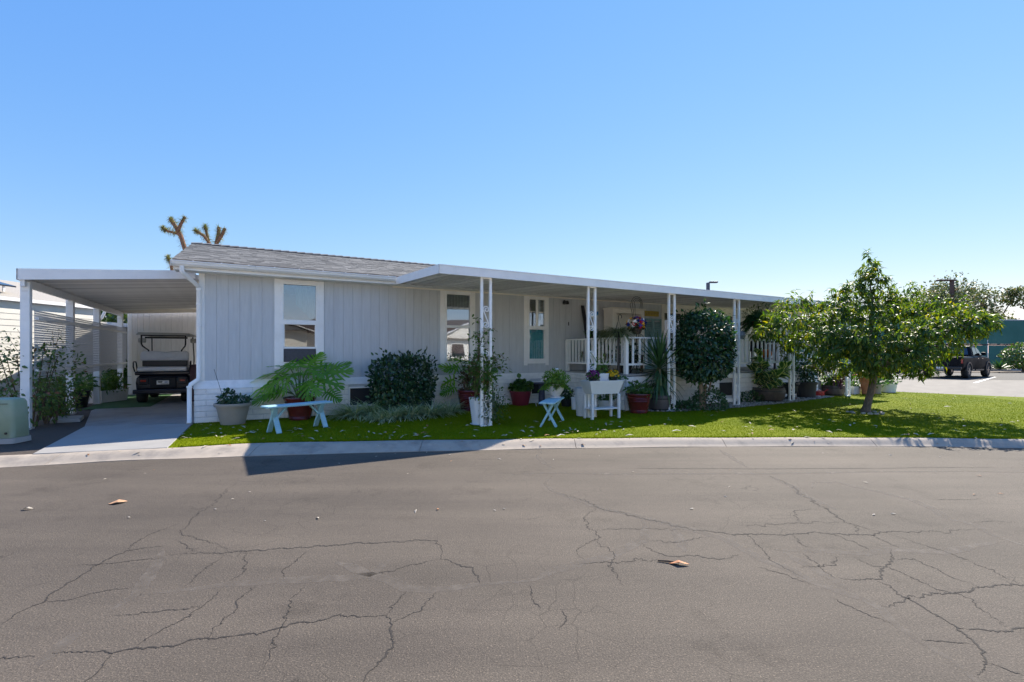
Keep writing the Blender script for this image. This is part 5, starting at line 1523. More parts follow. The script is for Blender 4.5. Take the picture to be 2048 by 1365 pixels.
# 10 white ribbed tall pot left of the planter table and slim white bucket
cb, rt, rb, h, s = pot_geo(1170, 776, 834, 40, 34)
wp = thing('ribbed_pot', 'tall white ribbed pot half behind the raised planter table', 'pot', cb, 0)
rings = []
pr = []
for i in range(15):
    t = i / 15
    r_ = rb + (rt - rb) * min(1, t * 1.3)
    pr += [(r_, h*(t + .004)), (r_ + .006, h*(t + .033)), (r_, h*(t + .06))]
pr += [(rt + .01, h), (rt - .015, h), (rt - .02, h*.9)]
MB().lathe(pr, 32).build('pot', WPOT, wp, smooth=True, angle=50)
MB().lathe([(.0, h*.9), (rt - .02, h*.905)], 20, cap=False).build('soil', SOIL, wp)
cb, rt, rb, h, s = pot_geo(1149, 795, 820, 14, 11)
bk2 = thing('bucket', 'slim white bucket beside the tall ribbed pot', 'bucket', cb, 0)
MB().lathe([(rb, 0), (rt, h), (rt*.9, h), (rb*.9, .02)], 20).build('bucket_body', WPOT, bk2, smooth=True, angle=40)
MB().lathe([(rt, h*.95), (rt + .006, h*.96), (rt + .006, h)], 20, cap=False).build('rim', WPOT, bk2)
# 11 raised planter table
a0, a1 = ground(1182, 840.5), ground(1239, 836.5)
tz = TH * .85
pt_ = thing('planter_table', 'white raised planter box on four legs with lower shelf', 'planter', ((a0.x + a1.x)/2 - .05, (a0.y + a1.y)/2 + .14, GZ), tz)
def taperbox(x0, y0, x1, y1, z0, z1, t=.012):
    b = [(-x0, -y0, z0), (x0, -y0, z0), (x0, y0, z0), (-x0, y0, z0)]
    tp_ = [(-x1, -y1, z1), (x1, -y1, z1), (x1, y1, z1), (-x1, y1, z1)]
    ti = [(-x1 + t, -y1 + t, z1), (x1 - t, -y1 + t, z1), (x1 - t, y1 - t, z1), (-x1 + t, y1 - t, z1)]
    bi = [(-x1 + 2*t, -y1 + 2*t, z1 - .05), (x1 - 2*t, -y1 + 2*t, z1 - .05), (x1 - 2*t, y1 - 2*t, z1 - .05), (-x1 + 2*t, y1 - 2*t, z1 - .05)]
    return MB().loft([b, tp_, ti, bi])
bevel(taperbox(.34, .14, .43, .20, .52, .805).build('planter_box', WPOT, pt_), .006)
bevel(MB().box(-.34, .34, -.15, .15, .20, .225).build('shelf', WPOT, pt_), .004)
for sx in (-.335, .335):
    for sy in (-.14, .14):
        bevel(MB().box(sx - .026, sx + .026, sy - .026, sy + .026, 0, .52).build('leg', WPOT, pt_), .006)
MB().box(-.40, .40, -.175, .175, .755, .765).build('soil', SOIL, pt_)
def on_table(x, y, z):
    return Matrix.Translation(pt_.location) @ Matrix.Rotation(tz, 4, 'Z') @ Vector((x, y, z))
def mums(name, label, x, color, color2):
    r = thing(name, label, 'flowers', on_table(x, -.02, .766), 0)
    MB().lathe([(.07, 0), (.095, .10), (.085, .10), (.08, .08)], 18).build('pot', BLKPOT, r, smooth=True, angle=40)
    shrub_leaves('foliage', MIDLEAF, (0, 0, .13), (.13, .12, .08), 200, .05, r, seed=16, shell=.8)
    PM = leafmat(name + '_petal', color, color2, .6, .2, (1.2, 1.1, 1.1))
    P_, D_, U_ = [], [], []
    for k in range(46):
        d = Vector((rnd.gauss(0, 1), rnd.gauss(0, 1), abs(rnd.gauss(.5, .7)))).normalized()
        c = Vector((d.x*.135, d.y*.12, .13 + d.z*.12))
        for j in range(12):
            e = Vector((rnd.gauss(0, 1), rnd.gauss(0, 1), rnd.gauss(0, 1))); e = (e - d*e.dot(d)).normalized()*.9 + d*rnd.uniform(.1, .8)
            P_.append(tuple(c)); D_.append(tuple(e)); U_.append(tuple(d))
    leaves('flowers', PM, OVALS, P_, D_, U_, .032*(.8 + .4*nr.random(len(P_))), r)
mums('purple_mums', 'potted purple chrysanthemums at the left end of the white planter box', -.24, (.16, .01, .13), (.30, .03, .24))
mums('yellow_mums', 'potted yellow chrysanthemums at the right end of the white planter box', .27, (.62, .36, .005), (.75, .52, .01))
wb = thing('square_pot', 'white square pot standing inside the planter box between the flowers', 'pot', on_table(.02, .04, .766), tz)
o = taperbox(.10, .09, .125, .10, 0, .18, .008).build('pot', WPOT, wb); bevel(o, .006)
clv = MB().tube([(0, 0, .15), (-.05, 0, .3), (-.16, .02, .5), (-.24, .05, .62)], .008, 5).tube([(0.02, 0, .15), (.06, 0, .34), (.02, .03, .5)], .006, 5).build('stem', STEM, wb)
shrub_leaves('foliage', LIMELEAF, (-.02, .02, .36), (.16, .12, .2), 46, .09, wb, seed=17, shell=.9)
# white pot with plant behind the table legs
r12, rt, rb, h, s, _ = potted('potted_plant', 'white round pot with strappy leaves behind the planter table legs', 1213, 800, 821, 36, 27, WPOT, 'plain')
shrub_leaves('foliage', MIDLEAF, (0, 0, h + .06), (.22, .2, .12), 220, .10, r12, tp=LANCE, seed=18, shell=.9)
# 12 glossy red pot
r13, rt, rb, h, s, _ = potted('potted_plant', 'glossy dark red ringed pot with leafy plant beside the half barrel', 1277, 787, 828, 51, 34, REDPOT, 'ringed')
shrub_leaves('foliage', MIDLEAF, (0, 0, h + .07), (.27, .27, .17), 300, .10, r13, seed=19, shell=.8)
shrub_leaves('foliage', GREYL, (0, -.05, h + .02), (.2, .2, .05), 120, .06, r13, seed=20, shell=.9)
# 13 half barrel with yucca
r14, rt, rb, h, s, _ = potted('potted_yucca', 'grey half barrel planter with a tall spiky yucca in front of the porch', 1319, 790, 823, 43, 36, BARREL, 'barrel')
r14.rotation_euler.z = 0
tk = MB().tube([(0, 0, h*.85), (0, 0, h + .25), (-.01, .0, h + .5), (0.01, 0, h + .85)], [.08, .065, .05, .045], 10); tk.build('trunk', WOODB, r14, smooth=True)
pos, dd, up, sz = [], [], [], []
pd, ddd, upd, szd = [], [], [], []
for k in range(66):                                   # upright rosette
    a = 2.4*k; el = R(88 - k*1.5 + rnd.gauss(0, 6)); 
    pos.append((.03*math.cos(a), .03*math.sin(a), h + .80 - .004*k)); dd.append((math.cos(a)*math.cos(el), math.sin(a)*math.cos(el), math.sin(el))); up.append((0, 0, 1)); sz.append(rnd.uniform(.70, .92))
for k in range(80):                                   # drooping skirt of the older whorl
    a = 2.4*k; el = R(rnd.uniform(-75, 5))
    pd.append((.05*math.cos(a), .05*math.sin(a), h + rnd.uniform(.22, .62))); ddd.append((math.cos(a)*math.cos(el), math.sin(a)*math.cos(el), math.sin(el))); upd.append((0, 0, 1)); szd.append(rnd.uniform(.52, .80))
YS = tmpl([(0, .022), (.3, .034), (.65, .026), (1, .002)], .08, .5)
YD = tmpl([(0, .022), (.3, .034), (.65, .026), (1, .002)], .45, .5)
leaf_parts('blade', YUC, YS, pos, dd, up, sz, r14)
leaf_parts('blade', YUC, YD, pd, ddd, upd, szd, r14)
pos, dd, up, sz = [], [], [], []
for k in range(16):
    a = rnd.uniform(0, 6.28); el = R(rnd.uniform(-88, -55)); pos.append((.06*math.cos(a), .06*math.sin(a), h + rnd.uniform(.35, .72))); dd.append((math.cos(a)*math.cos(el), math.sin(a)*math.cos(el), math.sin(el))); up.append((math.cos(a), math.sin(a), 0)); sz.append(rnd.uniform(.2, .4))
leaf_parts('dry_blade', YUCDRY, YS, pos, dd, up, sz, r14)
# 14 standard camellia
c = hw(wu(1403, -3.28), -3.28, GZ)
r15 = thing('clipped_tree', 'dark clipped standard tree with pale forked trunks in front of the porch railing', 'tree', c, TH)
CAM = leafmat('camellia_leaf', (0.013, 0.044, 0.022), (0.040, 0.095, 0.038), 0.26, 0.2, (1.5, 2.0, .6), c3=(.08, .14, .045))
shrub_leaves('crown', CAM, (.06, .02, 1.56), (.68, .56, .83), 7200, .088, r15, power=2.9, seed=21, shell=.32, amp=.06)
shrub_leaves('crown', CAM, (.06, .02, 1.56), (.72, .60, .86), 600, .095, r15, power=2.6, seed=22, shell=.15, amp=.12)
TRK = M('pale_brown_bark', (0.26, 0.19, 0.13), .8, .2, 10, bmp=.6, bscale=40, stretch=(3, 3, .6))
for pts, rr in (([(0, 0, 0), (.0, 0, .35), (-.03, 0, .75), (.02, .02, 1.5)], [.058, .052, .047, .03]), ([(.09, 0, .02), (.10, .01, .25), (.16, .02, .5), (.2, .0, .85), (.25, 0, 1.4)], [.035, .03, .025, .022, .015]), ([(.10, .01, .22), (.24, -.02, .42), (.32, -.02, .72), (.45, 0, 1.2)], [.026, .022, .02, .012])):
    MB().tube(pts, rr, 10).build('trunk', TRK, r15, smooth=True)
# 15 low shrubs and ground cover in front of the deck
LOW = leafmat('low_shrub_leaf', (0.022, 0.065, 0.020), (0.06, 0.13, 0.035), 0.34, 0.2)
for px, py, rx, ry, rz_, n, lab in ((1428, 822, .66, .42, .50, 2400, 'rounded green shrub below the deck vent, largest of the low shrubs'), (1372, 823, .40, .28, .20, 800, 'low spreading shrub at the foot of the half barrel and third post'), (1512, 806, .50, .30, .28, 1100, 'low dark shrub between the fourth post and the brown barrel')):
    p = ground(px, py); r = thing('low_shrub', lab, 'shrub', (p.x, p.y + ry*.9, GZ), TH, 'low shrubs in front of the deck')
    shrub_leaves('foliage', LOW, (0, 0, .02), (rx, ry, rz_), n, .065, r, seed=int(px), shell=.3, zmin=.01, amp=.12)
    m = MB()
    for k in range(5):
        a = k * 1.25
        m.tube([(.03*math.cos(a), .03*math.sin(a), 0), (.3*rx*math.cos(a), .3*ry*math.sin(a), rz_*.5), (.7*rx*math.cos(a), .7*ry*math.sin(a), rz_*.75)], [.012, .009, .005], 5)
    m.build('branches', TWIG, r)
# 16 brown barrel with variegated rubber plant
r16, rt, rb, h, s, _ = potted('potted_rubber_plant', 'brown barrel planter with big cream edged rubber plant leaves', 1536, 775, 805, 60, 48, BARRELB, 'barrel')
r16.rotation_euler.z = 0
pos, dd, up, sz = [], [], [], []
bm_ = MB()
for k in range(24):
    a = rnd.uniform(0, 6.28); rr = rnd.uniform(.12, .52); z = h + rnd.uniform(.05, .75) - .15*rr
    if k < 4: rr = .12; z = h + .86; a = math.pi + rnd.gauss(0, .5)
    e = Vector((rr*math.cos(a) - (.12 if k < 4 else 0), rr*math.sin(a)*.8, z)); b = Vector((.05*math.cos(a), .05*math.sin(a), h*.85))
    bm_.tube([b, (b + e)/2 + Vector((0, 0, .1)), e], [.014, .011, .008], 6)
    n = 8
    for j in range(n):
        q = b.lerp(e, .55 + .45*j/(n-1)) + Vector((0, 0, .05)); a2 = 2.4*j + a; el = rnd.uniform(-.4, .7) if j < n-2 else 1.0
        pos.append(tuple(q)); dd.append((math.cos(a2)*math.cos(el) + .4*math.cos(a), math.sin(a2)*math.cos(el) + .4*math.sin(a), math.sin(el))); up.append((rnd.gauss(0, .3), rnd.gauss(0, .3), 1)); sz.append(rnd.uniform(.24, .36))
bm_.build('branches', TWIG, r16)
leaf_parts('leaf', VARIE, RUBBER, pos, dd, up, sz, r16)
# 17 black urn, black tub, red can, dark barrel, white boxes, terracotta and white pots further right
r17, rt, rb, h, s, _ = potted('potted_plant', 'black pedestal urn with thin leafy stems beside the brown barrel', 1581, 766, 800, 33, 22, BLKPOT, 'urn')
MB().tube([(0, 0, h*.9), (.02, 0, h + .5), (-.02, 0, h + 1.0)], [.012, .01, .006], 6).build('stem', BARK, r17)
shrub_leaves('foliage', MIDLEAF, (0, 0, h + .75), (.28, .28, .45), 380, .085, r17, seed=24, shell=.9)
r18, rt, rb, h, s, _ = potted('potted_plant', 'large black plastic tub with dark leafy shrub right of the urn', 1611, 764, 797, 42, 34, BLKPOT, 'rim')
shrub_leaves('foliage', DKLEAF, (0, 0, h + .35), (.45, .4, .4), 620, .10, r18, seed=25, shell=.8)
MB().tube([(0, 0, h*.9), (.05, 0, h + .4)], .015, 6).build('stem', BARK, r18)
cb, rt, rb, h, s = pot_geo(1636, 781, 793, 26, 22)
REDP = M('red_plastic', (0.45, 0.02, 0.015), .4, .08, 5)
can = thing('red_watering_can', 'small red watering can with white handle on the gravel', 'watering can', cb, 0)
MB().lathe([(rb, 0), (rb*1.05, h*.2), (rb, h*.8), (rb*.5, h), (rb*.2, h)], 18).build('can_body', REDP, can, smooth=True, angle=40)
MB().tube([(rb*.9, 0, h*.5), (rb*1.5, 0, h*1.0), (rb*1.9, 0, h*1.1)], .012, 6).build('spout', REDP, can)
MB().tube([(-rb*.7, 0, h*.3), (-rb*.9, 0, h*.9), (-.0, 0, h*1.25), (rb*.5, 0, h*1.0)], .01, 6).build('handle', WPOT, can, smooth=True)
cb, rt, rb, h, s = pot_geo(1651, 778, 789, 22, 18)
hs = thing('garden_hose', 'loosely coiled blue and white garden hose beside the red can', 'garden hose', cb, 0)
HB = M('blue_hose', (.08, .12, .4), .4); 
m = MB(); m.tube([((.16 - .004*i)*math.cos(.5*i), (.13)*math.sin(.5*i), .03 + .012*i + .02*math.sin(1.7*i)) for i in range(40)], .012, 6); m.build('hose', HB, hs, smooth=True)
m = MB(); m.tube([((.20 - .008*i)*math.cos(.6*i + 1), .1*math.sin(.6*i + 1), .05 + .02*i) for i in range(16)], .01, 6); m.build('hose_loop', WPOT, hs, smooth=True)
r19, rt, rb, h, s, _ = potted('potted_plant', 'dark half barrel with purple and green leaves near the far end of the porch', 1667, 771, 792, 38, 33, BARREL, 'barrel')
shrub_leaves('foliage', MIDLEAF, (0.1, 0, h + .12), (.32, .3, .2), 420, .10, r19, seed=26, shell=.8)
shrub_leaves('purple_foliage', leafmat('purple_leaf', (.06, .02, .05), (.14, .06, .1), .4, .2), (-.25, 0, h + .18), (.18, .2, .25), 160, .09, r19, seed=27, shell=.9)
for px, py, wpx, lab in ((1690, 790, 26, 'low white planter box with a small green plant, left of two'), (1712, 789, 24, 'low white planter box right of two near the terracotta pot')):
    p = ground(px, py); sc_ = p.y / F; wd = wpx * sc_ / 2
    b = thing('planter_box', lab, 'planter', (p.x, p.y + .2, GZ), TH, 'low white planter boxes')
    bevel(taperbox(wd, .17, wd*1.05, .19, 0, .26).build('planter_box', WPOT, b), .006)
    MB().box(-wd*.95, wd*.95, -.16, .16, .205, .215).build('soil', SOIL, b)
    shrub_leaves('foliage', MIDLEAF, (.1, 0, .26), (.22, .15, .14), 160, .09, b, seed=px, shell=.9)
r20, rt, rb, h, s, _ = potted('potted_plant', 'terracotta pot with red flowers beyond the small tree trunk', 1736, 757, 790, 30, 20, TERRA, 'rim')
shrub_leaves('foliage', LIMELEAF, (0, 0, h + .2), (.4, .4, .3), 420, .1, r20, seed=30, shell=.8)
shrub_leaves('flowers', leafmat('red_petal', (.5, .03, .02), (.6, .12, .05), .5, .2), (-.1, -.1, h + .25), (.45, .4, .3), 120, .06, r20, seed=31, shell=.3)
r21, rt, rb, h, s, _ = potted('potted_plant', 'pale beige pot close behind the tree trunk on the right', 1751, 769, 788, 24, 18, BEIGE, 'rim')
shrub_leaves('foliage', MIDLEAF, (0, 0, h + .12), (.3, .3, .2), 260, .09, r21, seed=32, shell=.9)
r22, rt, rb, h, s, _ = potted('potted_plant', 'white pot at the far back corner of the lawn', 1776, 767, 786, 30, 24, WPOT, 'plain')
shrub_leaves('foliage', MIDLEAF, (0, 0, h + .1), (.3, .3, .16), 220, .09, r22, seed=33, shell=.9)
r23, rt, rb, h, s, _ = potted('potted_plant', 'white pot with leafy flowers between planter boxes and house end', 1700, 762, 783, 30, 22, WCER, 'plain')
shrub_leaves('foliage', LIMELEAF, (0, 0, h + .3), (.5, .4, .4), 420, .1, r23, seed=34, shell=.9)

# gravel bed between lawn and deck: pebbles as one loose mass, larger stones alone
gp_ = [hw(8.9, -2.47), hw(17, -2.47), hw(17, -2.95), hw(14, -3.35), hw(11, -3.42), hw(9.6, -3.2), hw(8.9, -2.7)]
sheet('gravel_bed', [tuple(p[:2]) for p in gp_], GZ + .008, M('gravel_soil', (.16, .13, .11), .95, .3, 60, bmp=1, bscale=90))
n = 2600
Q = np.stack([nr.uniform(8.9, 17, n), nr.uniform(-3.4, -2.5, n)], 1)
Wp = np.column_stack([OX + Q[:, 0]*CT - Q[:, 1]*ST, OY + Q[:, 0]*ST + Q[:, 1]*CT])
ok = inpoly(Wp, [tuple(p[:2]) for p in gp_]); Wp = Wp[ok]; n = len(Wp)
OCT = (np.array([(1,0,0),(0,1,0),(-1,0,0),(0,-1,0),(0,0,.7),(0,0,-.7)], float), np.array([(0,1,4),(1,2,4),(2,3,4),(3,0,4),(1,0,5),(2,1,5),(3,2,5),(0,3,5)]), np.zeros(6))
PEB = leafmat('pebble', (.20, .17, .15), (.52, .48, .44), .8, 0.0)
tag(leaves('pebbles', PEB, OCT, np.column_stack([Wp, np.full(n, GZ + .012)]), unit(n)*np.array([1, 1, .15]), np.tile([[0, 0, 1.0]], (n, 1)), .022*(.5 + nr.random(n)), None), kind='stuff')
def stone(px, py, r, label, z=GZ, dy=0):
    p = ground(px, py, z)
    g_ = random.Random(int(px*7 + py))
    m = MB(); pr = []
    for i in range(6):
        t = i / 5 * math.pi
        pr.append((max(.002, math.sin(t)*r), r*.5 - math.cos(t)*r*.55))
    m.lathe(pr, 9)
    m.v = [(x*g_.uniform(.85, 1.15), y*g_.uniform(.85, 1.15), zz*g_.uniform(.9, 1.1)) for x, y, zz in m.v]
    o = m.build('stone', STONE, None, smooth=True, angle=60, loc=(p.x, p.y + dy, z - .01), rot=(0, 0, g_.uniform(0, 6)))
    return tag(o, label, 'stone', 'pale stones on the lot')
stone(1491, 809, .06, 'pale stone at the foot of the fourth scroll post')
stone(1570, 797, .08, 'round pale stone between the brown barrel and the urn')
stone(1590, 796, .05, 'small white stone under the black urn')
tr0 = ground(1731, 826)
for k in range(16):
    a = 2*math.pi*k/16; x = tr0.x + .36*math.cos(a)*rnd.uniform(.8, 1.1); y = tr0.y + .30*math.sin(a)*rnd.uniform(.8, 1.1)
    if y > tr0.y + .2: continue
    pxx = 1024 + F*x/y; pyy = HZ + F*(EYE - GZ)/y
    stone(pxx, pyy, rnd.uniform(.035, .06), 'white stone in the ring round the small tree trunk')

# ================================================================ THINGS ON THE PORCH
DZ = 0.965
def onwall(px, py, v=W0):
    return wu(px, v), wz(px, py, v)
# white open hutch
u0, zt = onwall(1222, 615, -0.35); u1 = wu(1289, -0.42)
hutch = thing('porch_cabinet', 'cream open cabinet standing against the wall on the porch', 'cabinet', tuple(hw((u0 + u1)/2, -0.22, DZ)), TH)
hwid = (u1 - u0)/2; hh = zt - DZ
m = MB().box(-hwid, -hwid + .03, -.2, .2, 0, hh - .05).box(hwid - .03, hwid, -.2, .2, 0, hh - .05).box(-hwid + .03, hwid - .03, .17, .2, 0, hh - .05)
m.box(-hwid + .03, -hwid + .12, -.2, -.17, .8, hh - .05).box(hwid - .12, hwid - .03, -.2, -.17, .8, hh - .05).box(-hwid + .12, hwid - .12, -.2, -.17, hh - .17, hh - .05)
m.build('carcass', CREAM, hutch)
bevel(MB().box(-hwid - .04, hwid + .04, -.24, .2, hh - .05, hh).build('cornice', CREAM, hutch), .012)
for z in (.80, hh - .62):
    MB().box(-hwid + .03, hwid - .03, -.18, .17, z, z + .03).build('shelf', CREAM, hutch)
MB().box(-hwid + .03, hwid - .03, -.2, -.18, .05, .79).build('door', CREAM, hutch)
# painted board on the wall
u0, zt = onwall(1180, 610); u1, zb = onwall(1196, 640)
pic = thing('wall_picture', 'white and blue painted board hanging on the wall behind the second post', 'picture', tuple(hw((u0 + u1)/2, W0 - .03, zb)), TH)
ww, hh = (u1 - u0)/2, zt - zb
MB().box(-ww, ww, -.012, .012, 0, hh).build('board', M('pale_board', (.60, .66, .68), .6, .06), pic)
for z0, z1, c_ in ((.38, .56, (.03, .22, .50)), (.30, .37, (.10, .40, .60)), (.1, .28, (.70, .72, .72))):
    MB().box(-ww + .02, ww - .02, -.0145, -.0122, hh*z0, hh*z1).build('paint_band', M('paint_band_%d' % int(z0*100), c_, .6), pic)
u0, zt = onwall(1170, 611, -.1)
brd = thing('leaning_board', 'tall dark paddle shaped board leaning on the wall beside the picture', 'board', tuple(hw(u0, -.12, DZ)), TH)
MB().prism([(-.10, 0), (.08, 0), (.06, .3), (.05, .5), (-.04, .5)], 0, .02)
m = MB(); m.loft([[(-.10, -.35, 0), (.10, -.35, 0), (.10, -.32, 0), (-.10, -.32, 0)], [(-.07, -.15, .8), (.07, -.15, .8), (.07, -.12, .8), (-.07, -.12, .8)], [(-.05, .12, zt - DZ), (.05, .12, zt - DZ), (.05, .15, zt - DZ), (-.05, .15, zt - DZ)]])
m.build('board_body', M('dark_stained_wood', (.02, .02, .03), .5), brd)
# yellow relief sign
u0, zt = onwall(1288, 622); u1, zb = onwall(1316, 634)
sg = thing('yellow_sign', 'yellow wooden sign with raised worn letters on the wall above the blue shutter', 'sign', tuple(hw((u0 + u1)/2, W0 - .03, zb)), TH)
ww, hh = (u1 - u0)/2, zt - zb
YEL = M('yellow_paint', (.55, .40, .07), .6, .08, 10)
bevel(MB().box(-ww, ww, -.012, .02, 0, hh).build('board', YEL, sg), .004)
YEL2 = M('ochre_paint', (.36, .24, .05), .6, .1, 10)
for k, x in enumerate(np.linspace(-ww*.82, ww*.8, 8)):  # worn, unreadable characters
    MB().box(x, x + .018, -.019, -.0122, hh*.22, hh*(.78 if k % 3 else .6)).build('raised_stroke', YEL2, sg)
    if k % 2: MB().box(x + .0185, x + .05, -.0185, -.0122, hh*.55, hh*.68).build('raised_stroke', YEL2, sg)
# teal shutter doors
u0, zt = onwall(1287, 637); u1, _ = onwall(1320, 637)
shu = thing('blue_shutter', 'weathered pale blue shutter doors leaning on the porch wall', 'shutter', tuple(hw((u0 + u1)/2, W0 - .05, DZ)), TH)
AQ = M('weathered_aqua', (.24, .40, .42), .7, .2, 9, dirt=(.45, .5, .48), dscale=6, damt=.6)
ww, hh = (u1 - u0)/2, zt - DZ
for s in (-1, 1):
    x0, x1 = (-ww, -.006) if s < 0 else (.006, ww)
    f = MB().box(x0, x0 + .05, -.02, .015, 0, hh).box(x1 - .05, x1, -.02, .015, 0, hh).box(x0 + .05, x1 - .05, -.018, .015, hh - .07, hh).box(x0 + .05, x1 - .05, -.018, .015, 0, .08).build('leaf_frame', AQ, shu)
    k = 0; z = .09
    while z < hh - .08:
        MB().bar((x0 + .05, 0, z), (x1 - .05, 0, z), .028, .045, up=(0, -.6, .8)).build('slat', AQ, f); z += .06
# hanging spider plant with hook
def hooktube(root, top, z0, r=.006):
    m = MB(); pts = [(0, 0, z0)]
    pts += [(0, 0, top - .1)] + [(.05 - .05*math.cos(a), 0, top - .1 + .06*math.sin(a)) for a in np.linspace(0.3, 3.6, 9)]
    m.tube(pts, r, 6); return m.build('hook', BLACKM, root, smooth=True)
uR = D0 + .05
pp = hw(uR + .15, DV + .25, DZ + .75)
r = thing('hanging_spider_plant', 'striped spider plant in a hook hung basket above the railing corner', 'hanging plant', hw(wu(1237, DV + .15), DV + .15, 1.86), TH)
m = MB().lathe([(.10, 0), (.16, .12), (.155, .12), (.09, .02)], 18).build('basket', BLKPOT, r, smooth=True)
MB().tube([(-.12, 0, .12), (0, 0, .42), (.12, 0, .12)], .004, 4).tube([(0, .12, .12), (0, 0, .42)], .004, 4).build('wire', BLACKM, r)
MB().tube([(0, 0, .42), (0, 0, .47)] + [(.05 - .05*math.cos(a), 0, .49 + .05*math.sin(a)) for a in np.linspace(0, 3.8, 9)], .009, 6).build('hook', BLACKM, r, smooth=True)
n = 260; a = nr.uniform(0, 6.28, n); el = nr.uniform(.0, 1.1, n)
leaves('blades', SPID, BLADE, np.column_stack([.05*np.cos(a), .05*np.sin(a), np.full(n, .12)]), np.column_stack([np.cos(a)*np.cos(el), np.sin(a)*np.cos(el), np.sin(el)]), np.tile([[0, 0, 1.0]], (n, 1)), .42*(.6 + .6*nr.random(n)), r)
MB().lathe([(.0, -.89), (.03, -.89), (.03, -.02), (.10, 0)], 10).build('stand', BLACKM, r)
# ferny plant along the railing and pots behind it
for px, vv, zz, L, mat, lab in ((1205, DV + 1.0, 1.86, .34, SPID, 'spider plant on the porch rail behind the second post'), (1186, DV + 1.5, 1.86, .26, MIDLEAF, 'green leafy plant on the rail near the wall side of the porch')):
    r = thing('rail_plant', lab, 'hanging plant', hw(uR + .12, vv, zz), TH)
    MB().lathe([(.08, -.02), (.13, .10), (.12, .10), (.07, 0)], 16).build('pot', BLKPOT, r, smooth=True)
    MB().lathe([(.10, -.89), (.10, -.86), (.02, -.84), (.02, -.03), (.07, -.02)], 12).build('stand', BLACKM, r)
    n = 200; a = nr.uniform(0, 6.28, n); el = nr.uniform(.0, 1.2, n)
    leaves('blades', mat, BLADE if mat is SPID else OVAL, np.column_stack([.1*np.cos(a)*nr.random(n), .1*np.sin(a)*nr.random(n), np.full(n, .10)]) + (0 if mat is SPID else .12*unit(n)), np.column_stack([np.cos(a)*np.cos(el), np.sin(a)*np.cos(el), np.sin(el)]), np.tile([[0, 0, 1.0]], (n, 1)), (L if mat is SPID else .11)*(.6 + .6*nr.random(n)), r)
for k, (px, zz, lab) in enumerate(((1164, 1.42, 'air plant tied to the railing pickets near the wall'), (1211, 1.36, 'air plant tied to the railing pickets near the porch corner'))):
    vv = None
    kx = (px - 1024)/F                                   # where the column meets the railing plane
    ux = uR - .05
    vv = (OX + ux*CT - kx*(OY + ux*ST)) / (ST + kx*CT)
    r = thing('air_plant', lab, 'plant', hw(ux, vv, zz), TH, 'air plants on the railing')
    n = 60; a = nr.uniform(0, 6.28, n); el = nr.uniform(-1.3, 1.2, n)
    leaves('blades', SPID, BLADE, np.column_stack([np.zeros(n), np.zeros(n), .1*nr.random(n)]), np.column_stack([np.cos(a)*np.cos(el), np.sin(a)*np.cos(el), np.sin(el)]), np.tile([[0, 0, 1.0]], (n, 1)), .17*(.6 + .6*nr.random(n)), r)
    MB().tube([(.0, 0, -.05), (.03, 0, .1)], .012, 5).build('stem', TWIG, r)
# shepherd hook with wire basket of bright flowers
uu = wu(1273, DV + .2)
r = thing('flower_basket', 'wire basket of red white blue and yellow flowers on an ornate black stand', 'flowers', hw(uu, DV + .2, DZ), TH)
m = MB()
for dx in (-.05, 0.0, .05):
    m.tube([(dx - .06, 0, 1.30)] + [(dx - .10, 0, 1.52), (dx*1.6 - .13, 0, 1.70)] + [(.02 + dx*.2 - (.15 - dx*.8)*math.cos(a_), 0, 1.72 + (.15 - dx*.8)*math.sin(a_)) for a_ in np.linspace(.1, 3.0, 10)] + [(.16 - dx, 0, 1.62)], .006, 5)
m.tube([(0, 0, 0), (0, 0, 1.0)], .012, 6)
for a_ in (0, 2.09, 4.19):
    m.tube([(0, 0, .3), (.16*math.cos(a_), .16*math.sin(a_), .0)], .008, 5)
    m.tube([(.0, .0, .86), (.18*math.cos(a_), .18*math.sin(a_), .84), (.22*math.cos(a_), .22*math.sin(a_), .94), (.14*math.cos(a_), .14*math.sin(a_), .98)], .006, 5)
m.build('stand', BLACKM, r, smooth=True)
m = MB()
for z, rr in ((1.0, .10), (1.06, .12), (1.12, .15)):
    m.tube([(rr*math.cos(a_), rr*math.sin(a_), z) for a_ in np.linspace(0, 6.2832, 19)], .006, 4, cap=False)
for k in range(12):
    a_ = k*.5236; m.tube([(.10*math.cos(a_), .10*math.sin(a_), 1.0), (.15*math.cos(a_), .15*math.sin(a_), 1.12)], .005, 4)
m.build('wire_basket', BLACKM, r)
MB().lathe([(.08, .98), (.13, 1.11), (.10, 1.12)], 16).build('liner', M('coir_liner', (.12, .08, .05), .95), r)
shrub_leaves('foliage', DKLEAF, (0, 0, 1.17), (.22, .18, .1), 160, .07, r, seed=41, shell=.9)
cols = [('red_flower', (.55, .008, .012)), ('white_flower', (.80, .80, .82)), ('blue_flower', (.03, .06, .42)), ('yellow_flower', (.78, .45, .01))]
pets = [leafmat(nm, c_, tuple(min(1, x*1.25 + .01) for x in c_), .6, .15, (1.1, 1.1, 1.1)) for nm, c_ in cols]
for k in range(34):
    d = Vector((rnd.gauss(0, 1), rnd.gauss(-.3, .8), rnd.gauss(.25, .7))).normalized()
    c = Vector((d.x*.25, d.y*.19, 1.24 + d.z*.15))
    P_, D_, U_ = [], [], []
    for j in range(14):
        e = Vector((rnd.gauss(0, 1), rnd.gauss(0, 1), rnd.gauss(0, 1))); e = (e - d*e.dot(d)).normalized()*.9 + d*rnd.uniform(.0, .9)
        P_.append(tuple(c)); D_.append(tuple(e)); U_.append(tuple(d))
    leaves('flower_head', pets[(k*7 + k//3) % 4], OVALS, P_, D_, U_, .062*np.ones(14), r)
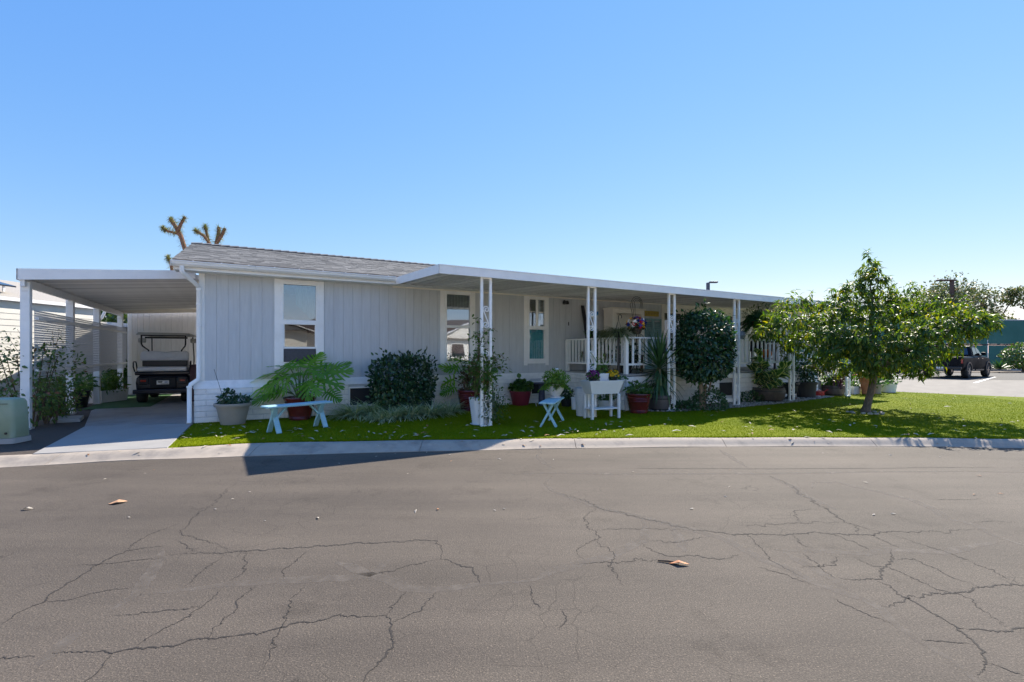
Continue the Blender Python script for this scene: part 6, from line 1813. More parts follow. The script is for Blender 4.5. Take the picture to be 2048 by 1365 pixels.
# hanging fern in a red basket over the right of the porch
uu = wu(1516, DV - .1)
zf = wz(1516, 656, DV - .1)
r = thing('hanging_fern', 'dark green fern hanging in an orange red basket under the patio cover', 'hanging plant', hw(uu, DV - .1, zf), TH)
MB().lathe([(.13, -.02), (.17, .18), (.16, .18), (.12, 0)], 20).build('basket', M('orange_red_basket', (.50, .09, .03), .6, .15, 10), r, smooth=True)
m = MB()
for a_ in (0, 2.09, 4.19): m.tube([(.16*math.cos(a_), .16*math.sin(a_), .18), (0, 0, 2.9 - zf)], .004, 4)
m.build('wire', BLACKM, r)
feather(r, 'fronds', FERNL, .18, 70, .58, .14, 18, .085, 5, lift=(.5, 1.5))
shrub_leaves('greenery', FERNL, (0, 0, .34), (.42, .42, .30), 900, .09, r, tp=LANCE, seed=44, shell=.8)
feather(r, 'drooping_fronds', FERNL, .18, 30, .50, .14, 16, .07, 6, lift=(-.5, .3))
# pale tall door post panel, pumpkin, grill behind the railing on the right
uu = wu(1512, W0)
MB()
dr_ = thing('porch_door', 'pale narrow door with frame at the right of the porch', 'door', hw(uu, W0 - .01, DZ), TH)
f = MB().box(-.42, -.36, -.03, .02, 0, 1.95).box(.36, .42, -.03, .02, 0, 1.95).box(-.36, .36, -.03, .02, 1.89, 1.95).build('door_frame', WHITE, dr_)
MB().box(-.358, .358, -.012, .015, 0, 1.888).build('door_leaf', CREAM, dr_)
MB().lathe([(.0, 0), (.03, 0), (.03, .03), (.0, .03)], 12, (.28, -.03, .95)).build('handle', BLACKM, dr_)
uu = wu(1531, DV + .35)
zb = wz(1531, 717, DV + .35)
pk_ = thing('pumpkin', 'bright orange pumpkin on a black stool behind the porch railing', 'pumpkin', hw(uu, DV + .35, zb), TH)
m = MB(); rings = []
for i in range(9):
    t = math.pi * (i + .3) / 8.6
    rings.append([((.19*math.sin(t)*(1 - .10*abs(math.sin(5*a_))))*math.cos(a_), (.19*math.sin(t)*(1 - .10*abs(math.sin(5*a_))))*math.sin(a_), .14 - .14*math.cos(t)) for a_ in np.linspace(0, 6.2832, 41)[:-1]])
m.loft(rings).build('pumpkin_body', M('orange_pumpkin', (.75, .16, .01), .45, .1, 5), pk_, smooth=True)
MB().tube([(0, 0, .26), (.01, 0, .31), (.04, 0, .34)], .02, 6).build('stem', STEM, pk_)
st = thing('porch_stool', 'black stool carrying the orange pumpkin behind the railing', 'stool', hw(uu, DV + .35, DZ), TH)
MB().box(-.2, .2, -.2, .2, zb - DZ - .03, zb - DZ - .001).build('seat', BLACKM, st)
for a_ in (-1, 1):
    for b_ in (-1, 1): MB().box(a_*.17 - .015, a_*.17 + .015, b_*.17 - .015, b_*.17 + .015, 0, zb - DZ - .03).build('leg', BLACKM, st)
uu = wu(1527, DV + 1.0)
gr = thing('barbecue_grill', 'black covered barbecue grill behind the railing at the right of the porch', 'grill', hw(uu, DV + 1.0, DZ), TH)
m = MB().loft([[(-.35, -.25, .55), (.35, -.25, .55), (.35, .25, .55), (-.35, .25, .55)], [(-.37, -.27, .78), (.37, -.27, .78), (.37, .27, .78), (-.37, .27, .78)], [(-.34, -.2, .95), (.34, -.2, .95), (.34, .2, .95), (-.34, .2, .95)]]); bevel(m.build('hood', BLACKM, gr), .02)
for a_ in (-1, 1):
    for b_ in (-1, 1): MB().box(a_*.3 - .02, a_*.3 + .02, b_*.2 - .02, b_*.2 + .02, 0, .55).build('leg', BLACKM, gr)
MB().tube([(-.25, -.30, .80), (.25, -.30, .80)], .012, 6).build('handle', ALU, gr)
# interior lamp glowing behind the sliding door
uu = wu(1357, 1.4); zz = wz(1357, 633, 1.4)
lp = thing('interior_lamp', 'small lit warm lamp glowing behind the sliding glass door', 'lamp', hw(uu, 1.4, zz), TH)
GLOW, t_, p_, o_ = nt('lamp_glow'); p_.inputs['Emission Color'].default_value = (1, .55, .22, 1); p_.inputs['Emission Strength'].default_value = 18
MB().lathe([(.005, -.06), (.05, -.03), (.06, .0), (.05, .03), (.005, .06)], 14).build('bulb', GLOW, lp, smooth=True)
MB().tube([(0, 0, .06), (0, 0, 3.05 - zz)], .006, 5).build('cord', BLACKM, lp)
MB().lathe([(.02, .12), (.14, .03), (.15, .02)], 18, cap=False).build('shade', M('amber_shade', (.4, .14, .04), .5), lp)
# table and chairs silhouettes on the porch behind the left pickets
tb2 = thing('porch_table', 'dark low table with plants behind the white pickets of the porch', 'table', hw(9.7, -1.3, DZ), TH)
MB().box(-.4, .4, -.5, .5, .42, .46).build('table_top', WOODB, tb2)
for a_ in (-1, 1):
    for b_ in (-1, 1): MB().box(a_*.36 - .025, a_*.36 + .025, b_*.46 - .025, b_*.46 + .025, 0, .42).build('leg', WOODB, tb2)
for k, (x, y, lab) in enumerate(((9.4, -1.9, 'leafy potted plant on the porch floor nearest the railing corner'), (9.3, -1.0, 'leafy potted plant on the porch floor half way to the wall'), (11.2, -2.0, 'leafy potted plant on the porch floor behind the yucca'))):
    r = thing('potted_plant', lab, 'potted plant', hw(x, y, DZ), TH)
    MB().lathe([(.11, 0), (.16, .28), (.14, .28), (.13, .22)], 18).build('pot', (BLKPOT, BARREL, TERRA)[k], r, smooth=True, angle=40)
    shrub_leaves('foliage', (DKLEAF, MIDLEAF, MIDLEAF)[k], (0, 0, .48), (.28, .28, .3), 340, .11, r, seed=50 + k, shell=.9)
# white lamp globe on the railing, right of the fourth post
uu = wu(1483, DV + .06); zz = wz(1483, 676, DV + .06)
gl_ = thing('globe_ornament', 'pale grey globe ornament on the railing right of the fourth post', 'ornament', hw(uu, DV + .06, 1.868), TH)
MB().lathe([(.01, 0), (.05, .01), (.105, .08), (.11, .12), (.08, .2), (.01, .23)], 18).build('globe', M('grey_globe', (.35, .36, .4), .3), gl_, smooth=True)
for px, vv, cm, lab in ((1338, -2.95, 0, ''),):
    pass
gz_ = thing('gazing_globe', 'silver gazing globe on a thin stand behind the yucca', 'ornament', hw(wu(1333, -2.72), -2.72, GZ), TH)
zz = wz(1333, 703, -2.72) - GZ
MB().tube([(0, 0, 0), (0, 0, zz - .08)], .012, 6).build('stand', BLACKM, gz_)
MB().lathe([(.005, zz - .09), (.06, zz - .07), (.09, zz), (.06, zz + .07), (.005, zz + .09)], 20).build('globe', M('silver_glass', (.5, .5, .55), .12, .02, 3, metal=1.0), gz_, smooth=True)

# ================================================================ THE FRUIT TREE ON THE LAWN
PEACHL = leafmat('fruit_tree_leaf', (0.030, 0.080, 0.020), (0.115, 0.170, 0.026), 0.42, 0.48, (2.0, 1.9, .38), spec=.35, c3=(0.22, 0.21, 0.02))
PEACHO = leafmat('fruit_tree_leaf_large', (0.028, 0.075, 0.020), (0.085, 0.140, 0.026), 0.42, 0.46, (2.0, 1.9, .38), spec=.35, obj=True)
tb = ground(1731, 825)
tree = thing('fruit_tree', 'wide leafy fruit tree with short leaning trunk on the sunny lawn', 'tree', tb, 0)
m = MB()
trk = [Vector((0, 0, -.02)), Vector((.03, 0, .12)), Vector((.10, 0, .40)), Vector((.17, 0, .70)), Vector((.20, 0, .95))]
m.tube(trk, [.12, .085, .070, .068, .08], 14)
top = trk[-1]
g_ = random.Random(5)
tips = []
ZHX = [-2.75, -2.5, -2.2, -1.85, -1.5, -1.15, -.8, -.45, -.2, .05, .3, .55, .8, 1.1, 1.4, 1.7, 2.2, 2.6, 3.0, 3.3]
ZHZ = [1.75, 2.25, 2.68, 2.72, 3.10, 2.80, 2.95, 3.15, 3.42, 3.80, 3.74, 3.60, 3.10, 3.22, 3.16, 2.78, 2.60, 2.48, 2.25, 1.95]
ZLX = [-2.75, -2.5, -2.2, -1.5, -.8, 0, .6, 1.3, 1.97, 2.3, 2.6, 3.0, 3.3]
ZLZ = [1.75, 1.62, 1.45, .95, .66, .58, .56, .68, .98, 1.35, 1.58, 1.85, 1.95]
def zhi(x, y):                              # crown outline: peak over the trunk, shoulders and a long right arm
    h = float(np.interp(x, ZHX, ZHZ)); q = min(1.0, abs(y) / 2.3)
    pk = max(0.0, h - 2.75)                   # the spires are narrow in depth as well
    return (min(h, 2.75) - .5) * (1 - q**2.4) ** .5 + .5 + pk * math.exp(-(y / .55)**2) - .06
def zlo(x, y):
    return float(np.interp(x, ZLX, ZLZ)) + .5 * min(1.0, abs(y) / 2.3) ** 1.6
limbs = []
for k in range(9):
    a = 2*math.pi*k/9 + g_.gauss(0, .15)
    L = g_.uniform(1.1, 1.6)*(1.2 if abs(math.cos(a)) > .7 else .85)
    e = Vector((.2 + math.cos(a)*L, math.sin(a)*L, 1.55 + g_.uniform(-.1, .55)))
    mid = top.lerp(e, .5) + Vector((0, 0, .18))
    m.tube([top + Vector((0, 0, -.05)), mid, e], [.055, .04, .02], 8)
    limbs += [top.lerp(mid, .7), mid, mid.lerp(e, .5), e]
ld = [top + Vector((0, 0, -.05)), Vector((.12, .02, 1.7)), Vector((.18, 0, 2.5)), Vector((.10, 0, 3.0))]
m.tube(ld, [.06, .045, .03, .012], 8); limbs += [ld[1], ld[1].lerp(ld[2], .5), ld[2], ld[2].lerp(ld[3], .6)]
tp_, td_, tu_ = [], [], []
ntw = 0
tries = 0
while ntw < 1500 and tries < 200000:
    tries += 1
    ql, qd = g_.uniform(-2.75, 2.75), g_.uniform(-2.1, 2.1)      # across and along the line from the road
    spire = g_.random() < .04
    if spire: ql, qd = g_.uniform(-.55, .5), g_.uniform(-.45, .45)
    if math.hypot(ql/2.75, qd/2.1) > 1: continue
    x, y = .12 + .805*ql + .594*qd, -.594*ql + .805*qd
    k_ = tb.y / (tb.y + y)
    xe = (tb.x + x)*k_ - tb.x
    if xe < -2.75 or xe > 3.3: continue
    h0, h1 = EYE + (zlo(xe, qd) - EYE)/k_, EYE + (zhi(xe, qd) - EYE)/k_
    if h1 - h0 < .12: continue
    if xe < -1.3 and g_.random() < .45: continue
    if math.sin(3.1*x + 1.0) + math.sin(2.7*y + 3.3*x) + math.sin(9.0*qd) > 1.25 and not spire and g_.random() < .8: continue
    t = g_.uniform(.6, 1.0) if spire else g_.random() ** .75
    z = h0 + (h1 - h0)*t
    if g_.random() < .12: z += g_.uniform(.0, .22)
    e = Vector((x, y, z))
    b = min(limbs, key=lambda q: (q - e).length + max(0, q.z - e.z)*.8)
    if g_.random() < .45:
        limbs.append(b.lerp(e, .55))
    if g_.random() < .22: m.tube([b, b.lerp(e, .5) + Vector((0, 0, .06*(e - b).length)), e], [.010, .007, .003], 4, cap=False)
    ax = (e - b); L = ax.length; ax.normalize()
    ln = g_.uniform(.28, .5)
    st = e - ax*min(ln, L*.9) * .8
    out = Vector((x - .2, y, .35)).normalized()
    k = int(13 * ln/.4)
    for i in range(k):
        f = i/(k - 1)
        q = st.lerp(e, f) + Vector((0, 0, .03*math.sin(3*f)))
        a = 2.4*i + ntw
        s1 = ax.cross(Vector((0, 0, 1))); s1 = Vector((1, 0, 0)) if s1.length < .05 else s1.normalized(); s2 = s1.cross(ax)
        rad = s1*math.cos(a) + s2*math.sin(a)
        dv_ = rad*.8 + ax*(.35 + .5*f) + out*.25 + Vector((0, 0, g_.uniform(-1.1, .05)))
        tp_.append(tuple(q)); td_.append(tuple(dv_)); tu_.append((out.x*.4 + g_.gauss(0, .35), out.y*.4 + g_.gauss(0, .35), 1))
    ntw += 1
m.build('trunk', BARK, tree, smooth=True, angle=60)
tp_ = np.array(tp_); td_ = np.array(td_); tu_ = np.array(tu_); sz = .135*(.65 + .6*nr.random(len(tp_)))
PL_ = tmpl([(0, .02), (.2, .12), (.5, .135), (.8, .07), (1, .006)], .55, .45)
front_ = np.argsort(tp_[:, 1] - sz*.8)[:300]           # the 300 nearest leaves stay single parts
mask = np.ones(len(tp_), bool); mask[front_] = False
leaf_parts('leaf', PEACHO, PL_, tp_[front_], td_[front_], tu_[front_], sz[front_], tree)
tag(leaves('crown', PEACHL, PL_, tp_[mask], td_[mask], tu_[mask], sz[mask], tree, smooth=True), kind='stuff')

# ================================================================ LEFT EDGE: utility box, hedge, climbing shrub, planters in the carport
UT = M('green_utility_enamel', (0.27, 0.34, 0.23), 0.5, 0.06, 4, dirt=(.34, .36, .30), dscale=5, damt=.5)
p = ground(-8, 889)
ub = thing('utility_box', 'pale green utility pedestal on a concrete foot at the left edge', 'utility box', (p.x, p.y + .17, GZ), TH*.2)
rings = []
for z, sx, sy in ((.12, .205, .165), (.13, .21, .17), (.6, .20, .16), (.90, .19, .15), (.975, .165, .13), (1.0, .12, .08)):
    rings.append(squareish(1, z, 5, 28)); rings[-1] = [(x*sx, y*sy, z) for x, y, _ in rings[-1]]
rings = [[(x, y, zz*.69) for x, y, zz in r_] for r_ in rings]
MB().loft(rings).build('cover', UT, ub, smooth=True, angle=40)
MB().loft([[(x*.225, y*.185, 0) for x, y, _ in squareish(1, 0, 6, 28)], [(x*.22, y*.18, .08) for x, y, _ in squareish(1, 0, 6, 28)]]).build('foot', CONC, ub)
MB().box(-.13, .13, -.158, -.150, .605, .611).build('lid_seam', DARK, ub)
MB().lathe([(.0, 0), (.018, 0), (.018, .012), (.0, .012)], 10).build('lock', BLACKM, ub, loc=(.12, -.168, .16), rot=(R(90), 0, 0))
HEDGE = leafmat('hedge_leaf', (0.05, 0.10, 0.025), (0.13, 0.19, 0.045), 0.42, 0.25, c3=(.18, .08, .04))
for px, py, rx, rz_, lab, n in ((8, 862, .62, 1.32, 'leafy green hedge at the left edge behind the utility box', 1500), (74, 846, .26, .6, 'low green bush between the first carport post and the dark planter', 620)):
    p = ground(px, py)
    r = thing('hedge' if n > 1200 else 'bush', lab, 'hedge' if n > 1200 else 'bush', (p.x - .1, p.y + .55, GZ), TH)
    shrub_leaves('foliage', HEDGE, (0, 0, rz_*.62), (rx, .5, rz_*.62), n, .075, r, power=2.8, seed=60 + px, shell=.5, zmin=.02, amp=.12)
    mm = MB()
    for k in range(7):
        a = k*.9; mm.tube([(.1*math.cos(a), .1*math.sin(a), 0), (.25*math.cos(a), .22*math.sin(a), rz_*.5), (.4*math.cos(a), .3*math.sin(a), rz_)], [.014, .01, .006], 5)
    mm.build('branches', TWIG, r)
p = ground(84, 850)
cv = thing('climbing_shrub', 'sparse climbing shrub with thin twigs in front of the lattice by the first post', 'shrub', (p.x, p.y + .18, GZ), TH)
mm = MB(); P_, D_ = [], []
for k in range(11):
    a = g_.uniform(0, 6.28); top_ = g_.uniform(.8, 2.05); sx = g_.uniform(-.65, .18)
    pts = []
    for i in range(12):
        t = i/11
        pts.append(Vector((.06*math.cos(a) + sx*t**1.3 + .05*math.sin(7*t + a), .06*math.sin(a) + .15*math.sin(3*t + a)*t, top_*t)))
    mm.tube(pts, [.009 - .006*i/11 for i in range(12)], 4)
    for i in range(3, 12):
        for j in range(3):
            P_.append(tuple(pts[i] + Vector((g_.gauss(0, .07), g_.gauss(0, .07), g_.gauss(0, .05))))); D_.append((g_.gauss(0, 1), g_.gauss(0, 1), g_.gauss(-.2, .5)))
mm.build('twigs', TWIG, cv)
n = len(P_); leaves('foliage', VINE, OVAL, P_, D_, np.tile([[0, 0, 1.0]], (n, 1)) + .5*unit(n), .062*(.6 + .7*nr.random(n)), cv)
# planters standing under the lattice
r, rt, rb, h, s, _ = potted('potted_plant', 'big black planter with strappy plant between the first two carport posts', 138, 783, 818, 66, 54, BLKPOT, 'plain')
shrub_leaves('foliage', MIDLEAF, (0, 0, h + .15), (.5, .45, .42), 520, .18, r, tp=LANCE, seed=70, shell=.9)
tg = ground(200, 806); r = thing('white_trough', 'white oblong trough of leafy plants between the second and third carport posts', 'planter', (tg.x, tg.y + .25, GZ), TH + R(60))
bevel(taperbox(.42, .20, .46, .23, 0, .34).build('planter_box', WPOT, r), .01)
MB().box(-.42, .42, -.19, .19, .28, .29).build('soil', SOIL, r)
shrub_leaves('foliage', LIMELEAF, (0, 0, .52), (.5, .32, .38), 420, .17, r, tp=LANCE, seed=71, shell=.9)
r, rt, rb, h, s, _ = potted('potted_plant', 'terracotta pot with leafy plant by the last carport post', 241, 768, 788, 30, 26, TERRA, 'rim')
shrub_leaves('foliage', MIDLEAF, (0, 0, h + .25), (.55, .5, .5), 620, .13, r, seed=72, shell=.9)
r, rt, rb, h, s, _ = potted('potted_plant', 'small pink pot with drooping fern between the carport posts', 178, 790, 803, 22, 18, M('pink_pot', (.5, .32, .3), .6), 'plain')
shrub_leaves('foliage', LIMELEAF, (0, 0, h + .2), (.35, .35, .3), 260, .15, r, tp=LANCE, seed=73, shell=.9)
p = hw(-0.28, 5.2, GZ)
cr = thing('storage_crate', 'dark maroon crate beside the golf cart by the house wall', 'crate', p, TH)
MAR = M('maroon_plastic', (.07, .018, .025), .5, .1, 6)
bevel(taperbox(.22, .28, .24, .30, 0, 1.0).build('crate_body', MAR, cr), .012)
bevel(MB().box(-.25, .25, -.31, .31, 1.0, 1.04).build('lid', MAR, cr), .01)
MB().box(-.245, .245, -.315, -.30, .45, .48).build('rib', ALU, cr)

# ================================================================ BEHIND THE HOUSE
JL = leafmat('spiky_yucca_leaf', (0.09, 0.10, 0.03), (0.22, 0.21, 0.07), 0.5, 0.25, c3=(.26, .17, .09))
JB = M('shaggy_brown_trunk', (.19, .095, .06), .9, .35, 22, bmp=1, bscale=30)
jt = Vector(((372 - 1024)/F*20.0, 20.0, 0))
jo = thing('tree_yucca', 'pruned tree yucca with shaggy stub branches rising behind the house roof', 'tree', jt, 0)
def jp(px, py, dy=0): return Vector(((px - 1024)/F*(20 + dy) - jt.x, dy, EYE - (py - HZ)/F*(20 + dy)))
br = [([(372, 700), (376, 600), (372, 505), (362, 473), (352, 455), (341, 438)], .10, 1), ([(362, 470), (350, 466), (336, 463), (325, 456)], .06, 1), ([(356, 462), (362, 448), (370, 434)], .07, 0),
      ([(392, 700), (410, 560), (418, 486), (408, 472), (390, 461)], .075, 1), ([(418, 486), (414, 470), (410, 452)], .06, 1), ([(405, 640), (430, 540), (433, 487), (437, 470), (438, 455)], .09, 0), ([(433, 487), (443, 472), (450, 457)], .075, 0), ([(380, 620), (345, 545), (341, 524), (335, 514)], .07, 1)]
mm = MB(); P_, D_ = [], []
for k, (pl, rr, gr_) in enumerate(br):
    pts = [jp(a, b, .3*math.sin(k*1.7)) for a, b in pl]
    n_ = len(pts)
    mm.tube(pts, [rr*(1.0 - .25*i/(n_-1)) for i in range(n_)], 9)
    for i in range(max(0, n_-4), n_-1):
        for q in range(60):
            t = rnd.random(); c = pts[i].lerp(pts[i+1], t); ax = (pts[i+1] - pts[i]).normalized()
            e = Vector((rnd.gauss(0, 1), rnd.gauss(0, 1), rnd.gauss(0, 1))); e = (e - ax*e.dot(ax)).normalized()
            P_.append(tuple(c + e*rr*.7)); D_.append(tuple(e + ax*rnd.uniform(-.6, .3)))
    for q in range(240 if gr_ else 90):
        e = Vector((rnd.gauss(0, 1), rnd.gauss(0, 1), rnd.gauss(0, 1))).normalized(); ax = (pts[-1] - pts[-2]).normalized()
        P_.append(tuple(pts[-1] - ax*rnd.uniform(0, .25))); D_.append(tuple(e + ax*.7))
mm.build('trunk', JB, jo, smooth=True)
n = len(P_); leaves('foliage', JL, SWORD, P_, D_, np.tile([[0, 0, 1.0]], (n, 1)) + .2*unit(n), .19*(.5 + .7*nr.random(n)), jo)
# background trees: trunk, limbs and crown of many leaf clumps
def bgtree(name, label, x, y, hgt, rad, mat, seed, n=6500, ls=.30, blobs=9, low=.35, group='trees beyond the lots'):
    g2 = random.Random(seed)
    r = thing(name, label, 'tree', (x, y, 0), g2.uniform(0, 6), group)
    mm = MB(); mm.tube([(0, 0, -.05), (.05, .05, hgt*.25), (.1, -.05, hgt*.5), (0, 0, hgt*.8)], [.2, .16, .11, .04], 8)
    P_, D_ = [], []
    for k in range(blobs):
        a = g2.uniform(0, 6.28); rr = rad*math.sqrt(g2.random())*.75; zz = hgt*(low + (1 - low)*(.12 + .72*g2.random()))
        c = Vector((rr*math.cos(a), rr*math.sin(a), zz))
        mm.tube([(0, 0, hgt*.35), tuple(c*.6 + Vector((0, 0, hgt*.12))), tuple(c)], [.07, .05, .02], 6)
        br_ = rad*g2.uniform(.28, .5)
        m_ = n//blobs
        d = unit(m_); q = lumps(d, 5, .25, seed*10 + k)*nr.random(m_)**.45*br_
        P_.append(d*q[:, None]*np.array([1, 1, .8]) + np.array(c)); D_.append(d + unit(m_) - np.array([0, 0, .4]))
    mm.build('trunk', BARK, r, smooth=True)
    P_ = np.concatenate(P_); D_ = np.concatenate(D_); k = len(P_)
    leaves('crown', mat, OVALS, P_, D_, np.tile([[0, 0, 1.0]], (k, 1)) + .8*unit(k), ls*(.5 + .7*nr.random(k)), r)
    return r
OLIVE = leafmat('grey_green_leaf', (.07, .10, .04), (.16, .195, .08), .5, .3, (1.3, 1.3, .7), c3=(.22, .13, .05))
DGR = leafmat('far_green_leaf', (.05, .08, .03), (.12, .16, .055), .45, .3)
def at(px, y): return (px - 1024)/F*y
bgtree('olive_tree', 'airy grey green tree with rusty top behind the brown light pole', at(1885, 50), 50, 9.3, 4.4, OLIVE, 3, blobs=14)
bgtree('olive_tree', 'airy grey green tree right of the pole with a pointed top', at(1972, 52), 52, 9.0, 3.4, OLIVE, 4, blobs=12)
bgtree('olive_tree', 'dark low tree just above the green screen fence behind the fruit tree', at(1830, 54), 54, 7.6, 4.2, DGR, 5, blobs=12)
bgtree('olive_tree', 'low tree peeking over the screen fence at the right edge of the photo', at(2040, 58), 58, 5.9, 2.2, OLIVE, 6)
bgtree('olive_tree', 'wide low tree line piece between the two pointed trees above the fence', at(1925, 62), 62, 7.6, 3.4, DGR, 9)
bgtree('shade_tree', 'green tree above the low annex roof seen through the carport left gap', at(208, 26), 26, 4.4, 1.5, LIMELEAF, 7, n=2200, ls=.22)
bgtree('shade_tree', 'dark green tree next to the shed corner seen through the carport', at(243, 25), 25, 4.3, 1.4, DGR, 8, n=2200, ls=.22)
bgtree('shade_tree', 'bare headed garden tree across the road mirrored in the left window', 4.5, -13.0, 7.5, 3.0, OLIVE, 12, n=1500, ls=.2)
# screen fence round the court
MESH, t_, p_, o_ = nt('green_windscreen')
v_ = coords(t_, 'Object')
t_.links.new(ramp(t_, noise(t_, v_, .5, 4), [(.35, (.09, .20, .19)), (.6, (.13, .27, .25)), (.72, (.32, .42, .41))]).outputs[0], p_.inputs['Base Color']); p_.inputs['Roughness'].default_value = .8
tl_ = node(t_, 'ShaderNodeBsdfTranslucent'); tl_.inputs[0].default_value = (.07, .22, .19, 1)
mx_ = node(t_, 'ShaderNodeMixShader'); mx_.inputs[0].default_value = .45
t_.links.new(p_.outputs[0], mx_.inputs[1]); t_.links.new(tl_.outputs[0], mx_.inputs[2]); t_.links.new(mx_.outputs[0], o_.inputs[0])
FY = 41.0
fn = thing('screen_fence', 'tall fence with green windscreen mesh beyond the parking lot', 'fence', (at(1960, FY), FY, 0), R(1.5))
zt = zat(640.5, FY); zm = zat(690, FY)
px_ = at(1975, FY) - at(1960, FY)
for k in range(-6, 4):
    x0 = px_ + 3.6*k; x1 = x0 + 3.6
    MB().tube([(x0, 0, 0), (x0, 0, zt)], .045, 8).build('fence_post', ALU, fn)
    MB().box(x0 + .05, x1 - .05, -.05, -.045, .45, zm - .06).build('mesh_panel', MESH, fn)
    MB().box(x0 + .05, x1 - .05, -.05, -.045, zm + .06, zt - .02).build('mesh_panel', MESH, fn)
    MB().box(x0, x1, -.06, -.03, zm - .05, zm + .05).build('rail', BLACKM, fn)
    MB().tube([(x0, 0, zt), (x1, 0, zt)], .035, 6).build('top_rail', ALU, fn)
# planting strip, round shrub, agave, wheel stop
bp = [(18, 36.5), (60, 31), (60, 44), (18, 44)]
sheet('planting_strip', bp, .03, M('bark_mulch', (.10, .075, .055), .95, .3, 20))
p = ground(2046, 744, 0.03)
r = thing('round_shrub', 'clipped round shrub in front of the green screen fence at the right edge', 'shrub', (p.x, p.y, .03), 0)
shrub_leaves('foliage', HEDGE, (0, 0, 1.12), (1.12, 1.12, .98), 2600, .16, r, seed=80, shell=.35, amp=.06)
MB().tube([(0, 0, 0), (.05, 0, .5), (0, 0, 1.2)], [.09, .07, .05], 8).build('trunk', BARK, r)
p = ground(1998, 745, 0.03)
r = thing('agave', 'spiky agave rosette beside the parked pickup at the fence', 'plant', (p.x, p.y, .03), 0)
pos, dd, up, sz = [], [], [], []
for k in range(38):
    a = 2.4*k; el = R(80 - 2.0*k); pos.append((0, 0, .2)); dd.append((math.cos(a)*math.cos(el), math.sin(a)*math.cos(el), math.sin(el))); up.append((0, 0, 1)); sz.append(rnd.uniform(.75, .95))
leaf_parts('blade', YUC, tmpl([(0, .05), (.3, .075), (.7, .05), (1, .003)], .1, .5), pos, dd, up, sz, r)
p = ground(2030, 742, 0.0)
ws = thing('wheel_stop', 'pale concrete wheel stop at the head of the right parking stall', 'wheel stop', (p.x + .6, p.y, 0.012), R(4))
m = MB().loft([[(-.95, -.09, 0), (-.95, .09, 0), (-.95, .06, .13), (-.95, -.06, .13)], [(.95, -.09, 0), (.95, .09, 0), (.95, .06, .13), (.95, -.06, .13)]]); bevel(m.build('stop_body', CONC, ws), .015)
# light poles
def lightpole(label, px, ytop, y, colr, arm):
    zt = zat(ytop, y)
    r = thing('light_pole', label, 'light pole', (at(px, y), y, 0), 0, 'parking lot light poles')
    mt = M('pole_paint_%d' % px, colr, .5)
    MB().box(-.13, .13, -.13, .13, 0, zt).build('pole', mt, r)
    MB().box(-.25, .25, -.25, .25, 0, .6).build('foot', CONC, r)
    a, b = arm
    bevel(MB().box(min(a, b), max(a, b), -.2, .2, zt - .02, zt + .12).build('lamp_head', mt, r), .03)
lightpole('brown square light pole with flat head rising behind the fruit tree', 1904, 562, 48, (.10, .045, .03), (-1.5, .3))
lightpole('grey light pole with arm lamp rising just above the patio cover', 1416, 566, 46, (.10, .10, .13), (0.13, .9))
# pickup truck seen from behind, and a second car in the tree's shade
CARP = M('black_car_paint', (.008, .008, .011), .5, .1, 3, coat=.0, spec=.12)
CHROME = M('chrome', (.6, .6, .62), .15, .02, 4, metal=1)
CGL = glassmat('car_glass', .06, (.12, .14, .16))
def wheel(root, x, y, r_, wd):
    t = MB().lathe([(r_*.55, -wd/2), (r_*.9, -wd/2), (r_, -wd*.35), (r_, wd*.35), (r_*.9, wd/2), (r_*.55, wd/2)], 28)
    o = t.build('wheel', RUB, root, smooth=True, angle=45, loc=(x, y, r_), rot=(R(90), 0, 0))
    MB().lathe([(.01, -wd*.42), (r_*.5, -wd*.40), (r_*.58, -wd*.51), (r_*.58, wd*.51), (r_*.5, wd*.40), (.01, wd*.42)], 24).build('rim', DARK, o, smooth=True)
    for k in range(6):
        a = k*math.pi/3
        for s in (-1, 1):
            MB().bar((.04*math.cos(a), .04*math.sin(a), s*wd*.47), (r_*.56*math.cos(a), r_*.56*math.sin(a), s*wd*.49), .05, .02, up=(0, 0, 1)).build('spoke', CHROME, o)
    return o
def csec(x, hwid, z0, z1, zs=None, r=.08):
    return [(x, -hwid*.92, z0), (x, -hwid, z0 + .15), (x, -hwid, z1 - r), (x, -hwid + r, z1), (x, hwid - r, z1), (x, hwid, z1 - r), (x, hwid, z0 + .15), (x, hwid*.92, z0)]
